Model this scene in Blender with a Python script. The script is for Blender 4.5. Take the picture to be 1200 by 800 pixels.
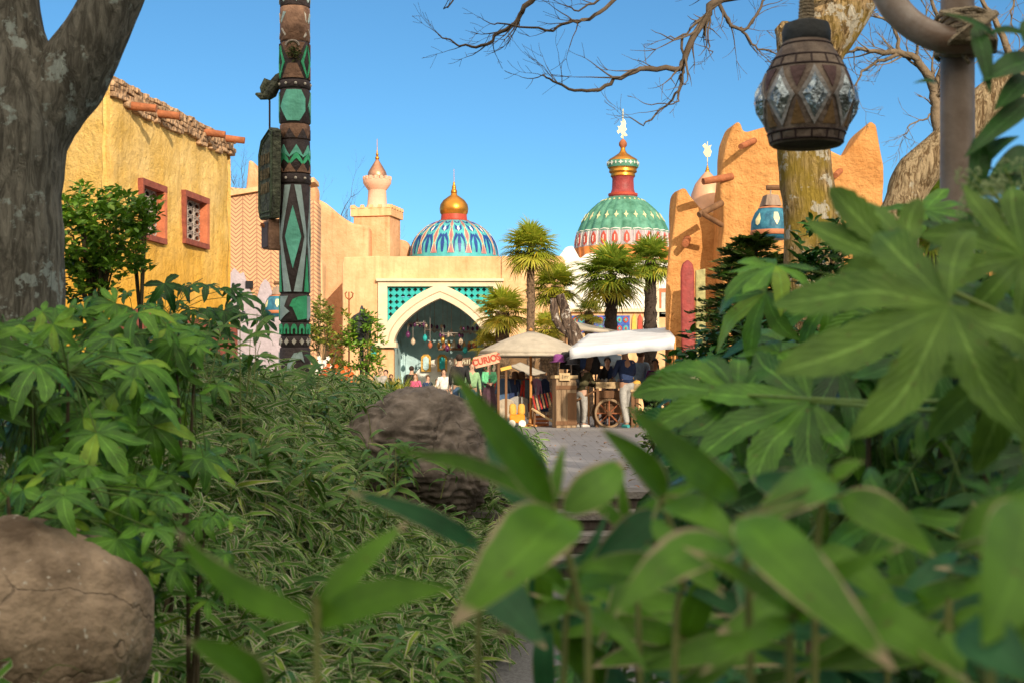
import bpy, bmesh, math, random
from mathutils import Vector, Matrix, noise
R = math.radians
random.seed(7)
SC = bpy.context.scene
COL = SC.collection
for _o in list(bpy.data.objects): bpy.data.objects.remove(_o)

# ---------------------------------------------------------------- camera, light, exposure
F = 1650.0; CZ = 1.55; HZ = 452.0
cam = bpy.data.objects.new('camera', bpy.data.cameras.new('camera')); COL.objects.link(cam)
cam.location = (0, 0, CZ); cam.rotation_euler = (R(90), 0, 0)
cam.data.sensor_width = 36; cam.data.lens = 49.5
cam.data.shift_y = 52 / 1200.0
cam.data.clip_start = 0.05; cam.data.clip_end = 3000
cam.data.dof.use_dof = True; cam.data.dof.focus_distance = 24; cam.data.dof.aperture_fstop = 6.2
SC.camera = cam
SUN_AZ, SUN_EL = 21, 21            # degrees to the right of straight behind the camera; height
w = bpy.data.worlds.new('World'); SC.world = w; w.use_nodes = True
nt = w.node_tree; nt.nodes.clear()
sky = nt.nodes.new('ShaderNodeTexSky'); sky.sky_type = 'NISHITA'; sky.sun_disc = False
sky.sun_elevation = R(SUN_EL); sky.sun_rotation = R(180 - SUN_AZ)
sky.air_density = 1.0; sky.dust_density = 0.0; sky.ozone_density = 3.2; sky.altitude = 2500
bg = nt.nodes.new('ShaderNodeBackground'); bg.inputs[1].default_value = 0.10
ow = nt.nodes.new('ShaderNodeOutputWorld')
# unseen bright cloud added overhead and behind the viewpoint as fill; blue in front
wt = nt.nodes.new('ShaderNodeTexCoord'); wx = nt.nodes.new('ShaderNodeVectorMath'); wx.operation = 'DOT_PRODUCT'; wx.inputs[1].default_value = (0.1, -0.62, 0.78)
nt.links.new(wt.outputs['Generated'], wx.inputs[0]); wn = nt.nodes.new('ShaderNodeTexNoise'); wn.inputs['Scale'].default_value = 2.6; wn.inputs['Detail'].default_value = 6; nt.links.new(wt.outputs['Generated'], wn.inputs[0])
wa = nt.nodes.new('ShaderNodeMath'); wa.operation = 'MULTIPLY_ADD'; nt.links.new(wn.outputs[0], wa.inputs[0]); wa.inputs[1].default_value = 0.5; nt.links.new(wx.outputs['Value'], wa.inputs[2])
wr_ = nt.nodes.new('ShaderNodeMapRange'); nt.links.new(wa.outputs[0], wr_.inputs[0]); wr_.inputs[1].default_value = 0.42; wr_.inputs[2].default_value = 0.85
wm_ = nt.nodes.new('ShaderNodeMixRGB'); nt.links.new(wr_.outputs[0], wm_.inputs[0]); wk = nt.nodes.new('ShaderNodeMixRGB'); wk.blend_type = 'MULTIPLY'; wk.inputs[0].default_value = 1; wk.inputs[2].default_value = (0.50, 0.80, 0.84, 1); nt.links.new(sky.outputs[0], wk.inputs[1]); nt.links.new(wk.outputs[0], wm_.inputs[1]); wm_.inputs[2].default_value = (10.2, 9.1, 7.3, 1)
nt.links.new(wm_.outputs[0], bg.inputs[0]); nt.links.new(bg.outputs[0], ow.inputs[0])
sl = bpy.data.lights.new('sun', 'SUN'); sl.energy = 3.0; sl.angle = R(0.5); sl.color = (1, 0.86, 0.66)
so = bpy.data.objects.new('sun', sl); COL.objects.link(so)
sd = Vector((math.sin(R(SUN_AZ)) * math.cos(R(SUN_EL)), -math.cos(R(SUN_AZ)) * math.cos(R(SUN_EL)), math.sin(R(SUN_EL))))
so.location = sd * 60; so.rotation_euler = sd.to_track_quat('Z', 'Y').to_euler()
vs = SC.view_settings; vs.view_transform = 'Standard'; vs.look = 'None'; vs.exposure = 0.72; vs.gamma = 1; vs.use_curve_mapping = False
SC.render.engine = 'CYCLES'

# ---------------------------------------------------------------- helpers
def P(px, py, d): return Vector(((px - 600) * d / F, d, CZ + (HZ - py) * d / F))
def PX(px, d): return (px - 600) * d / F
def PZ(py, d): return CZ + (HZ - py) * d / F
def L(n, d): return n * d / F
def hexc(h):
    h = h.lstrip('#'); v = [int(h[i:i+2], 16) / 255 for i in (0, 2, 4)]
    return tuple(((c / 12.92) if c < 0.04045 else ((c + 0.055) / 1.055) ** 2.4) for c in v)

MC = {}
def mat(name, col, rough=0.8, var=0.18, vs=3.0, bump=0.25, bs=25.0, metal=0.0, col2=None, spec=0.3, kind=None, thr=None):
    if name in MC: return MC[name]
    m = bpy.data.materials.new(name); m.use_nodes = True; n = m.node_tree; N = n.nodes; K = n.links
    b = N['Principled BSDF']; b.inputs['Roughness'].default_value = rough; b.inputs['Metallic'].default_value = metal
    b.inputs['Specular IOR Level'].default_value = spec
    tc = N.new('ShaderNodeTexCoord')
    nz = N.new('ShaderNodeTexNoise'); nz.inputs['Scale'].default_value = vs; nz.inputs['Detail'].default_value = 6; nz.inputs['Roughness'].default_value = 0.65
    K.new(tc.outputs['Object'], nz.inputs['Vector'])
    rp = N.new('ShaderNodeValToRGB'); K.new(nz.outputs[0], rp.inputs[0])
    c1 = tuple(max(0, c * (1 - var)) for c in col); c2 = tuple(min(1, c * (1 + var)) for c in (col2 or col))
    rp.color_ramp.elements[0].position = 0.35; rp.color_ramp.elements[1].position = 0.65
    if thr: rp.color_ramp.elements[0].position = thr[0]; rp.color_ramp.elements[1].position = thr[1]
    rp.color_ramp.elements[0].color = (*c1, 1); rp.color_ramp.elements[1].color = (*c2, 1)
    K.new(rp.outputs[0], b.inputs['Base Color'])
    if bump > 0:
        n2 = N.new('ShaderNodeTexNoise'); n2.inputs['Scale'].default_value = bs; n2.inputs['Detail'].default_value = 5
        if kind == 'vor':
            n2 = N.new('ShaderNodeTexVoronoi'); n2.inputs['Scale'].default_value = bs
        K.new(tc.outputs['Object'], n2.inputs['Vector'])
        if kind == 'wood':
            mp = N.new('ShaderNodeMapping'); mp.inputs['Scale'].default_value = (1, 1, 0.12); K.new(tc.outputs['Object'], mp.inputs[0]); K.new(mp.outputs[0], n2.inputs['Vector']); K.new(mp.outputs[0], nz.inputs['Vector'])
        bp = N.new('ShaderNodeBump'); bp.inputs['Strength'].default_value = bump; bp.inputs['Distance'].default_value = 0.05
        K.new(n2.outputs[0], bp.inputs['Height']); K.new(bp.outputs[0], b.inputs['Normal'])
    MC[name] = m; return m

def adobe_mat(name, col, col2=None, bump=0.9):
    """rough hand-finished plaster: colour drift, trowel marks, weathering streaks"""
    if name in MC: return MC[name]
    m = bpy.data.materials.new(name); m.use_nodes = True; n = m.node_tree; N = n.nodes; K = n.links
    b = N['Principled BSDF']; b.inputs['Roughness'].default_value = 0.92; b.inputs['Specular IOR Level'].default_value = 0.15
    tc = N.new('ShaderNodeTexCoord')
    n1 = N.new('ShaderNodeTexNoise'); n1.inputs['Scale'].default_value = 0.9; n1.inputs['Detail'].default_value = 9; n1.inputs['Roughness'].default_value = 0.7
    K.new(tc.outputs['Object'], n1.inputs['Vector'])
    rp = N.new('ShaderNodeValToRGB'); K.new(n1.outputs[0], rp.inputs[0])
    e = rp.color_ramp.elements; e[0].position = 0.33; e[1].position = 0.68
    e[0].color = (*[c * 0.78 for c in col], 1); e[1].color = (*(col2 or [min(1, c * 1.12) for c in col]), 1)
    mp = N.new('ShaderNodeMapping'); mp.inputs['Scale'].default_value = (5, 5, 0.5); K.new(tc.outputs['Object'], mp.inputs[0])
    n3 = N.new('ShaderNodeTexNoise'); n3.inputs['Scale'].default_value = 1.2; n3.inputs['Detail'].default_value = 4; K.new(mp.outputs[0], n3.inputs['Vector'])
    r3 = N.new('ShaderNodeValToRGB'); K.new(n3.outputs[0], r3.inputs[0]); r3.color_ramp.elements[0].position = 0.32; r3.color_ramp.elements[0].color = (0.72, 0.68, 0.62, 1); r3.color_ramp.elements[1].position = 0.5; r3.color_ramp.elements[1].color = (1, 1, 1, 1)
    mx = N.new('ShaderNodeMixRGB'); mx.blend_type = 'MULTIPLY'; mx.inputs[0].default_value = 0.55; K.new(rp.outputs[0], mx.inputs[1]); K.new(r3.outputs[0], mx.inputs[2]); K.new(mx.outputs[0], b.inputs['Base Color'])
    n2 = N.new('ShaderNodeTexNoise'); n2.inputs['Scale'].default_value = 6; n2.inputs['Detail'].default_value = 8; n2.inputs['Roughness'].default_value = 0.7
    K.new(tc.outputs['Object'], n2.inputs['Vector'])
    bp = N.new('ShaderNodeBump'); bp.inputs['Strength'].default_value = bump; bp.inputs['Distance'].default_value = 0.10
    K.new(n2.outputs[0], bp.inputs['Height']); K.new(bp.outputs[0], b.inputs['Normal'])
    MC[name] = m; return m

def leaf_mat(name, c1, c2, rough=0.4, margin=None, rib=0.35, trans=0.25, mw=0.12, amt=0.5, spec=0.45, vein='side'):
    """leaf blade: hue changes from leaf to leaf, paler midrib, optional dry margin that follows the blade's own uv"""
    if name in MC: return MC[name]
    m = bpy.data.materials.new(name); m.use_nodes = True; n = m.node_tree; N = n.nodes; K = n.links
    b = N['Principled BSDF']; b.inputs['Roughness'].default_value = rough; b.inputs['Specular IOR Level'].default_value = spec
    ge = N.new('ShaderNodeNewGeometry')
    rp = N.new('ShaderNodeValToRGB'); K.new(ge.outputs['Random Per Island'], rp.inputs[0])
    rp.color_ramp.elements[0].color = (*c1, 1); rp.color_ramp.elements[1].color = (*c2, 1); rp.color_ramp.elements[1].position = 0.88
    ne = rp.color_ramp.elements.new(1.0); ne.color = (min(1, c2[0] * 1.9 + .02), min(1, c2[1] * 1.3), c2[2] * 1.2, 1)
    uv = N.new('ShaderNodeUVMap'); uv.uv_map = 'UVMap'
    sp = N.new('ShaderNodeSeparateXYZ'); K.new(uv.outputs[0], sp.inputs[0])
    def M(op, a, bb=None, c=None):
        q = N.new('ShaderNodeMath'); q.operation = op
        for i, v in enumerate((a, bb, c)):
            if v is None: continue
            if isinstance(v, (int, float)): q.inputs[i].default_value = v
            else: K.new(v, q.inputs[i])
        return q.outputs[0]
    ac = M('ABSOLUTE', M('SUBTRACT', sp.outputs[0], 0.5))      # 0 at the midrib, 0.5 at the edge
    ribm = M('LESS_THAN', ac, 0.035)
    mx = N.new('ShaderNodeMixRGB'); K.new(M('MULTIPLY', ribm, rib), mx.inputs[0]); K.new(rp.outputs[0], mx.inputs[1])
    mx.inputs[2].default_value = (*[min(1, c * 2.2 + 0.06) for c in c2], 1)
    # veins
    if vein == 'side': ph_ = M('FRACT', M('SUBTRACT', M('MULTIPLY', sp.outputs[1], 9.0), M('MULTIPLY', ac, 6.0)))
    else: ph_ = M('FRACT', M('MULTIPLY', ac, 26.0))
    vl = M('LESS_THAN', ph_, 0.13); tri_ = M('PINGPONG', ph_, 0.5)
    m3 = N.new('ShaderNodeMixRGB'); K.new(M('MULTIPLY', vl, 0.22 if vein == 'side' else 0.12), m3.inputs[0]); K.new(mx.outputs[0], m3.inputs[1]); m3.inputs[2].default_value = (*[min(1, c * 1.8 + 0.04) for c in c2], 1)
    # blotches, age spots and a slow drift of tone across the blade
    t0 = N.new('ShaderNodeTexCoord'); n0 = N.new('ShaderNodeTexNoise'); n0.inputs['Scale'].default_value = 22; n0.inputs['Detail'].default_value = 5; K.new(t0.outputs['Object'], n0.inputs[0])
    m4 = N.new('ShaderNodeMixRGB'); m4.blend_type = 'MULTIPLY'; m4.inputs[0].default_value = 0.75; K.new(m3.outputs[0], m4.inputs[1]); rb = N.new('ShaderNodeValToRGB'); K.new(n0.outputs[0], rb.inputs[0]); rb.color_ramp.elements[0].position = 0.3; rb.color_ramp.elements[0].color = (.45, .5, .45, 1); rb.color_ramp.elements[1].position = 0.62; rb.color_ramp.elements[1].color = (1.1, 1.1, 1, 1); K.new(rb.outputs[0], m4.inputs[2])
    m5 = N.new('ShaderNodeMixRGB'); n5 = N.new('ShaderNodeTexNoise'); n5.inputs['Scale'].default_value = 75; n5.inputs['Detail'].default_value = 2; K.new(t0.outputs['Object'], n5.inputs[0]); K.new(M('MULTIPLY', M('GREATER_THAN', n5.outputs[0], 0.70), 0.6), m5.inputs[0]); K.new(m4.outputs[0], m5.inputs[1]); m5.inputs[2].default_value = (.10, .07, .02, 1)
    out = m5.outputs[0]
    if margin:
        tc = N.new('ShaderNodeTexCoord'); nz = N.new('ShaderNodeTexNoise'); nz.inputs['Scale'].default_value = 9; nz.inputs['Detail'].default_value = 4; K.new(tc.outputs['Object'], nz.inputs[0])
        isl = M('SUBTRACT', ge.outputs['Random Per Island'], 0.5)
        t = M('ADD', M('MULTIPLY', M('SUBTRACT', nz.outputs[0], 0.5), 0.5 * amt), M('MULTIPLY', isl, 0.14 * amt))
        edge = M('MULTIPLY', M('SUBTRACT', M('ADD', ac, t), 0.5 - mw), 18); 
        tipd = M('MULTIPLY', M('SUBTRACT', M('ADD', sp.outputs[1], t), 0.93), 14)
        cl = N.new('ShaderNodeClamp'); K.new(M('MAXIMUM', edge, tipd), cl.inputs[0])
        m2 = N.new('ShaderNodeMixRGB'); K.new(cl.outputs[0], m2.inputs[0]); K.new(out, m2.inputs[1]); m2.inputs[2].default_value = (*margin, 1)
        out = m2.outputs[0]
    K.new(out, b.inputs['Base Color'])
    bp = N.new('ShaderNodeBump'); bp.inputs['Strength'].default_value = 0.35; bp.inputs['Distance'].default_value = 0.006
    K.new(tri_, bp.inputs['Height']); K.new(bp.outputs[0], b.inputs['Normal'])
    tr = N.new('ShaderNodeBsdfTranslucent'); K.new(out, tr.inputs[0]); ms = N.new('ShaderNodeMixShader'); ms.inputs[0].default_value = trans
    K.new(b.outputs[0], ms.inputs[1]); K.new(tr.outputs[0], ms.inputs[2]); K.new(ms.outputs[0], N['Material Output'].inputs[0])
    MC[name] = m; return m

class MB:
    def __init__(s): s.v = []; s.f = []; s.mi = []; s.uv = []; s.has_uv = False
    def add(s, vs, fs, mi=0, uvs=None):
        o = len(s.v); s.v += [tuple(v) for v in vs]
        for k, f in enumerate(fs):
            s.f.append(tuple(o + i for i in f)); s.mi.append(mi)
            if uvs: s.uv.append([uvs[i] for i in f]); s.has_uv = True
            else: s.uv.append([(0.3, 0.5)] * len(f))
    def box(s, c, size, rz=0, mi=0, top=1.0, M=None):
        x, y, z = [q / 2 for q in size]; pts = []
        for zz in (-z, z):
            k = top if zz > 0 else 1
            for xx, yy in ((-x, -y), (x, -y), (x, y), (-x, y)): pts.append(Vector((xx * k, yy * k, zz)))
        mt = M or Matrix.Rotation(rz, 4, 'Z')
        pts = [mt @ p + Vector(c) for p in pts]
        s.add(pts, [(3, 2, 1, 0), (4, 5, 6, 7), (0, 1, 5, 4), (1, 2, 6, 5), (2, 3, 7, 6), (3, 0, 4, 7)], mi)
    def tube(s, pts, rad, seg=8, mi=0, cap=True, jit=0):
        pts = [Vector(p) for p in pts]; n = len(pts)
        if not isinstance(rad, (list, tuple)): rad = [rad] * n
        vs = []; u = None
        for i, p in enumerate(pts):
            t = (pts[min(i + 1, n - 1)] - pts[max(i - 1, 0)])
            t = t.normalized() if t.length > 1e-9 else Vector((0, 0, 1))
            if u is None: u = t.orthogonal().normalized()
            else:
                u = u - t * u.dot(t); u = u.normalized() if u.length > 1e-6 else t.orthogonal().normalized()
            w_ = t.cross(u)
            for k in range(seg):
                a = 2 * math.pi * k / seg; r = rad[i] * (1 + (random.uniform(-jit, jit) if jit else 0))
                vs.append(p + (u * math.cos(a) + w_ * math.sin(a)) * r)
        fs = []
        for i in range(n - 1):
            for k in range(seg):
                a = i * seg + k; b = i * seg + (k + 1) % seg
                fs.append((a, b, b + seg, a + seg))
        if cap: fs.append(tuple(range(seg))[::-1]); fs.append(tuple((n - 1) * seg + k for k in range(seg)))
        s.add(vs, fs, mi)
    def lathe(s, prof, c=(0, 0, 0), seg=24, mi=0, wob=None, cap=True, a0=0):
        vs = []; c = Vector(c)
        for j, (r, z) in enumerate(prof):
            for k in range(seg):
                a = a0 + 2 * math.pi * k / seg; rr = r * (wob(a, j) if wob else 1)
                vs.append(c + Vector((rr * math.cos(a), rr * math.sin(a), z)))
        fs = []
        for j in range(len(prof) - 1):
            for k in range(seg):
                a = j * seg + k; b = j * seg + (k + 1) % seg
                fs.append((a, b, b + seg, a + seg))
        if cap:
            if prof[0][0] > 1e-4: fs.append(tuple(range(seg))[::-1])
            if prof[-1][0] > 1e-4: fs.append(tuple((len(prof) - 1) * seg + k for k in range(seg)))
        s.add(vs, fs, mi)
    def ball(s, c, r, mi=0, seg=10, sc=(1, 1, 1)):
        vs = []; fs = []; n = seg // 2; c = Vector(c)
        for j in range(n + 1):
            t = math.pi * j / n - math.pi / 2
            for k in range(seg):
                a = 2 * math.pi * k / seg
                vs.append(c + Vector((math.cos(t) * math.cos(a) * r * sc[0], math.cos(t) * math.sin(a) * r * sc[1], math.sin(t) * r * sc[2])))
        for j in range(n):
            for k in range(seg): fs.append((j * seg + k, j * seg + (k + 1) % seg, (j + 1) * seg + (k + 1) % seg, (j + 1) * seg + k))
        s.add(vs, fs, mi)
    def blade(s, base, tip, nrm, width, droop=0.0, n=5, fold=0.25, mi=0, peak=0.35, sharp=1.0, curl=0.0, teeth=0.0, bend=0.0):
        """one leaf blade from base to tip; three verts across, V fold, tip bends by droop (m, downwards along -nrm)"""
        base = Vector(base); tip = Vector(tip); d = tip - base; ln = d.length
        if ln < 1e-6: return
        d.normalize(); nrm = Vector(nrm); nrm = nrm - d * nrm.dot(d)
        nrm = nrm.normalized() if nrm.length > 1e-6 else d.orthogonal().normalized()
        sd_ = d.cross(nrm); vs = []; uv = []; fs = []
        for i in range(n + 1):
            t = i / n
            wd = width * 0.5 * (math.sin(math.pi * min(1, t ** (math.log(0.5) / math.log(peak)))) ** 0.8 if 0 < t < 1 else 0)
            if teeth and i % 2 == 0: wd *= 1 - teeth
            wd = max(wd, width * 0.02)
            arch = 4 * t * (1 - t) * droop * 0.5
            c = base + d * (ln * t) + nrm * (arch) + sd_ * (4 * t * (1 - t) * bend * ln)
            tw = curl * t; s2 = sd_ * math.cos(tw) + nrm * math.sin(tw)
            up = nrm * math.cos(tw) - sd_ * math.sin(tw)
            vs += [c - s2 * wd + up * wd * fold, c, c + s2 * wd + up * wd * fold]; uv += [(0, t), (0.5, t), (1, t)]
        for i in range(n):
            a = 3 * i; fs += [(a, a + 1, a + 4, a + 3), (a + 1, a + 2, a + 5, a + 4)]
        s.add(vs, fs, mi, uv)
    def fatsia(s, c, out, up, rad, lobes=8, mi=0, droop=0.25, n=9, spread=290, teeth=0.12, wide=1.0):
        """palmate leaf: lobes that meet edge to edge near the centre, separate and toothed further out"""
        c = Vector(c); out = Vector(out).normalized(); up = Vector(up); up = (up - out * up.dot(out))
        up = up.normalized() if up.length > 1e-6 else out.orthogonal().normalized(); sd_ = out.cross(up)
        ha = R(spread / lobes / 2); vs = []; fs = []; uv = []
        def put(x, y, dz=0):
            r2 = (x * x + y * y) / rad / rad
            return c + out * x + sd_ * y + up * (dz - droop * rad * r2)
        ph = random.uniform(0, 50)
        for k in range(lobes):
            a0_ = (k - (lobes - 1) / 2) * 2 * ha; ln = rad * (1 - 0.42 * abs(a0_ / R(spread / 2)) ** 1.6) * random.uniform(0.90, 1.06)
            o = len(vs); r0 = 0.34; bend = random.uniform(-.22, .22); dr = random.uniform(-.12, .30); tw = random.uniform(-.5, .5)
            for i in range(n + 1):
                t = i / n; r = ln * t; q = max(0, (t - r0) / (1 - r0)); a = a0_ + bend * q * q; dx, dy = math.cos(a), math.sin(a)
                if t < r0: wd = r * math.tan(ha)
                else:
                    w0 = r0 * ln * math.tan(ha)
                    wd = w0 * (1 - q) ** 3 + ln * 0.15 * wide * max(0, math.sin(math.pi * q ** 1.12)) ** 0.75
                    if i % 2 == 0 and i < n: wd *= 1 - teeth
                    if i == n: wd = ln * 0.004
                fz = wd * 0.22; dd = -dr * rad * q * q; wv_ = rad * .05 * noise.noise(Vector((ph + dx * t * 3, dy * t * 3, 0))) * min(1, t * 3)
                e1 = wd * tw * q + rad * .03 * noise.noise(Vector((ph, k, t * 6))) * q
                vs += [put(dx * r + dy * wd, dy * r - dx * wd, fz + dd + wv_ + e1), put(dx * r, dy * r, dd + wv_), put(dx * r - dy * wd, dy * r + dx * wd, fz + dd + wv_ - e1)]
                uv += [(0, t), (0.5, t), (1, t)]
            for i in range(n):
                b = o + 3 * i; fs += [(b, b + 1, b + 4, b + 3), (b + 1, b + 2, b + 5, b + 4)]
        s.add(vs, fs, mi, uv)
    def build(s, name, mats, parent=None, smooth=True, loc=None, weld=0, angle=40):
        me = bpy.data.meshes.new(name); me.from_pydata(s.v, [], s.f)
        if not isinstance(mats, (list, tuple)): mats = [mats]
        for m in mats: me.materials.append(m)
        if len(mats) > 1: me.polygons.foreach_set('material_index', s.mi)
        if s.has_uv:
            u = me.uv_layers.new(name='UVMap'); flat = []
            for q in s.uv:
                for a in q: flat += [a[0], a[1]]
            u.data.foreach_set('uv', flat)
        if weld:
            bm = bmesh.new(); bm.from_mesh(me); bmesh.ops.remove_doubles(bm, verts=bm.verts, dist=weld); bm.to_mesh(me); bm.free()
        if smooth:
            me.polygons.foreach_set('use_smooth', [True] * len(me.polygons))
            if angle < 180:
                try: me.set_sharp_from_angle(angle=R(angle))
                except Exception: pass
        me.update()
        o = bpy.data.objects.new(name, me); COL.objects.link(o)
        if parent: o.parent = parent
        if loc is not None: o.location = loc
        return o

def thing(name, label, cat, loc=(0, 0, 0), rz=0, group=None):
    o = bpy.data.objects.new(name, None); COL.objects.link(o); o.location = loc; o.rotation_euler = (0, 0, rz); o.empty_display_size = 0.1
    return tag(o, label, cat, group)
def tag(o, label, cat, group=None):
    o['label'] = label; o['category'] = cat
    if group: o['group'] = group
    return o
def struct(o, kind='structure'): o['kind'] = kind; return o

def prism(mb, poly, y0, y1, mi=0, M=None):
    """polygon in x,z (any outline) extruded from y0 to y1, with bevelled rounding done by bmesh in adobe()"""
    n = len(poly); M = M or Matrix.Identity(4)
    vs = [M @ Vector((x, y0, z)) for x, z in poly] + [M @ Vector((x, y1, z)) for x, z in poly]
    fs = [tuple(range(n)), tuple(range(n, 2 * n))[::-1]] + [(i, i + n, (i + 1) % n + n, (i + 1) % n) for i in range(n)]
    mb.add(vs, fs, mi)

def soft(name, poly, y0, y1, m, parent=None, loc=None, rz=0, bevel=0.12, disp=0.03, sub=0.5, seg=3):
    """hand-formed plaster mass: outline extruded, edges rounded, surface lightly uneven"""
    bm = bmesh.new(); vs = [bm.verts.new((x, y0, z)) for x, z in poly]; f = bm.faces.new(vs)
    r = bmesh.ops.extrude_face_region(bm, geom=[f])
    bmesh.ops.translate(bm, verts=[v for v in r['geom'] if isinstance(v, bmesh.types.BMVert)], vec=(0, y1 - y0, 0))
    bmesh.ops.recalc_face_normals(bm, faces=bm.faces)
    if bevel: bmesh.ops.bevel(bm, geom=[e for e in bm.edges], offset=bevel, segments=seg, profile=0.5, affect='EDGES', clamp_overlap=True)
    xs = [p[0] for p in poly]; zs = [p[1] for p in poly]
    def cut(lo, hi, ax):
        k = lo + sub
        while k < hi:
            co = [0, 0, 0]; co[ax] = k; no = [0, 0, 0]; no[ax] = 1
            bmesh.ops.bisect_plane(bm, geom=list(bm.verts) + list(bm.edges) + list(bm.faces), plane_co=co, plane_no=no); k += sub
    if sub: cut(min(xs), max(xs), 0); cut(min(zs), max(zs), 2)
    for v in bm.verts:
        q = v.co * 0.9 + Vector(poly[0]).to_3d() * 3
        v.co += Vector((noise.noise(q), noise.noise(q + Vector((9, 3, 1))), noise.noise(q + Vector((2, 7, 5))))) * disp * 2
    me = bpy.data.meshes.new(name); bm.to_mesh(me); bm.free(); me.materials.append(m)
    me.polygons.foreach_set('use_smooth', [True] * len(me.polygons))
    try: me.set_sharp_from_angle(angle=R(50))
    except Exception: pass
    o = bpy.data.objects.new(name, me); COL.objects.link(o)
    if parent: o.parent = parent
    if loc is not None: o.location = loc
    o.rotation_euler = (0, 0, rz); return o

def wrap(polys, surf, h, name, m, parent, da=0.12, dt=0.12):
    """inlays: polygons in (a,t) laid on a curved surface surf(a,t)->(point, normal), standing h proud, with side walls"""
    bm = bmesh.new()
    for poly in polys:
        try: bm.faces.new([bm.verts.new((a, t, 0)) for a, t in poly])
        except Exception: pass
    for ax, st in ((0, da), (1, dt)):
        c = [v.co[ax] for v in bm.verts]; k = math.floor(min(c) / st) * st
        while k < max(c):
            co = [0, 0, 0]; co[ax] = k; no = [0, 0, 0]; no[ax] = 1
            bmesh.ops.bisect_plane(bm, geom=list(bm.verts) + list(bm.edges) + list(bm.faces), plane_co=co, plane_no=no); k += st
    bm.verts.ensure_lookup_table(); bm.verts.index_update()
    mb = MB(); top = []; bot = []
    for v in bm.verts:
        p, n_ = surf(v.co.x, v.co.y); top.append(p + n_ * h); bot.append(p - n_ * 0.004)
    N_ = len(top); fs = [tuple(v.index for v in f.verts) for f in bm.faces]
    for e in bm.edges:
        if len(e.link_faces) == 1: a, b = e.verts[0].index, e.verts[1].index; fs.append((a, b, b + N_, a + N_))
    bm.free(); mb.add(top + bot, fs); return mb.build(name, m, parent, smooth=False)

def text(s, size, ext, m, parent, loc, rot, name='lettering', sx=1.0, bold=0.0):
    c = bpy.data.curves.new('t', 'FONT'); c.body = s; c.size = size; c.extrude = ext; c.align_x = 'CENTER'; c.align_y = 'CENTER'; c.offset = bold
    t = bpy.data.objects.new('t', c); COL.objects.link(t); bpy.context.view_layer.update()
    me = bpy.data.meshes.new_from_object(t.evaluated_get(bpy.context.evaluated_depsgraph_get())); bpy.data.objects.remove(t)
    me.materials.clear(); me.materials.append(m)
    o = bpy.data.objects.new(name, me); COL.objects.link(o); o.parent = parent; o.location = loc; o.rotation_euler = rot; o.scale = (sx, 1, 1); return o

def rv(a=1.0): return Vector((random.uniform(-a, a), random.uniform(-a, a), random.uniform(-a, a)))
def sstep(a, b, x):
    t = max(0, min(1, (x - a) / (b - a))); return t * t * (3 - 2 * t)

def crack_rock(m, dark, sc=2.2, spot=(0.45, 0.42, 0.36)):
    """adds hairline cracks and pale mineral flecks to a rock material"""
    n = m.node_tree; N = n.nodes; K = n.links; b = N['Principled BSDF']; src = b.inputs['Base Color'].links[0].from_socket
    tc = N.new('ShaderNodeTexCoord'); nz = N.new('ShaderNodeTexNoise'); nz.inputs['Scale'].default_value = 3; nz.inputs['Detail'].default_value = 5; K.new(tc.outputs['Object'], nz.inputs[0])
    ad = N.new('ShaderNodeMixRGB'); ad.blend_type = 'ADD'; ad.inputs[0].default_value = 0.5; K.new(tc.outputs['Object'], ad.inputs[1]); K.new(nz.outputs['Color'], ad.inputs[2])
    mp = N.new('ShaderNodeMapping'); mp.inputs['Scale'].default_value = (1, 1, 1.7); K.new(ad.outputs[0], mp.inputs[0])
    vo = N.new('ShaderNodeTexVoronoi'); vo.feature = 'DISTANCE_TO_EDGE'; vo.inputs['Scale'].default_value = sc; K.new(mp.outputs[0], vo.inputs[0])
    rp = N.new('ShaderNodeValToRGB'); K.new(vo.outputs[0], rp.inputs[0]); rp.color_ramp.elements[0].position = 0.0; rp.color_ramp.elements[0].color = (1, 1, 1, 1); rp.color_ramp.elements[1].position = 0.012; rp.color_ramp.elements[1].color = (0, 0, 0, 1)
    n2 = N.new('ShaderNodeTexNoise'); n2.inputs['Scale'].default_value = 2.5; K.new(tc.outputs['Object'], n2.inputs[0]); mu = N.new('ShaderNodeMath'); mu.operation = 'MULTIPLY'; K.new(rp.outputs[0], mu.inputs[0]); g2 = N.new('ShaderNodeMapRange'); g2.inputs[1].default_value = .45; g2.inputs[2].default_value = .6; K.new(n2.outputs[0], g2.inputs[0]); K.new(g2.outputs[0], mu.inputs[1])
    mh_ = N.new('ShaderNodeMath'); mh_.operation = 'MULTIPLY'; mh_.inputs[1].default_value = .45; K.new(mu.outputs[0], mh_.inputs[0]); mx = N.new('ShaderNodeMixRGB'); K.new(mh_.outputs[0], mx.inputs[0]); K.new(src, mx.inputs[1]); mx.inputs[2].default_value = (*dark, 1)
    n3 = N.new('ShaderNodeTexNoise'); n3.inputs['Scale'].default_value = 38; n3.inputs['Detail'].default_value = 3; K.new(tc.outputs['Object'], n3.inputs[0]); gt = N.new('ShaderNodeMapRange'); gt.inputs[1].default_value = .66; gt.inputs[2].default_value = .72; K.new(n3.outputs[0], gt.inputs[0])
    m2 = N.new('ShaderNodeMixRGB'); K.new(gt.outputs[0], m2.inputs[0]); K.new(mx.outputs[0], m2.inputs[1]); m2.inputs[2].default_value = (*spot, 1); K.new(m2.outputs[0], b.inputs['Base Color'])
    old = b.inputs['Normal'].links[0].from_socket; bp = N.new('ShaderNodeBump'); bp.invert = True; bp.inputs['Strength'].default_value = .6; bp.inputs['Distance'].default_value = .012; K.new(mu.outputs[0], bp.inputs['Height']); K.new(old, bp.inputs['Normal']); K.new(bp.outputs[0], b.inputs['Normal'])
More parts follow.
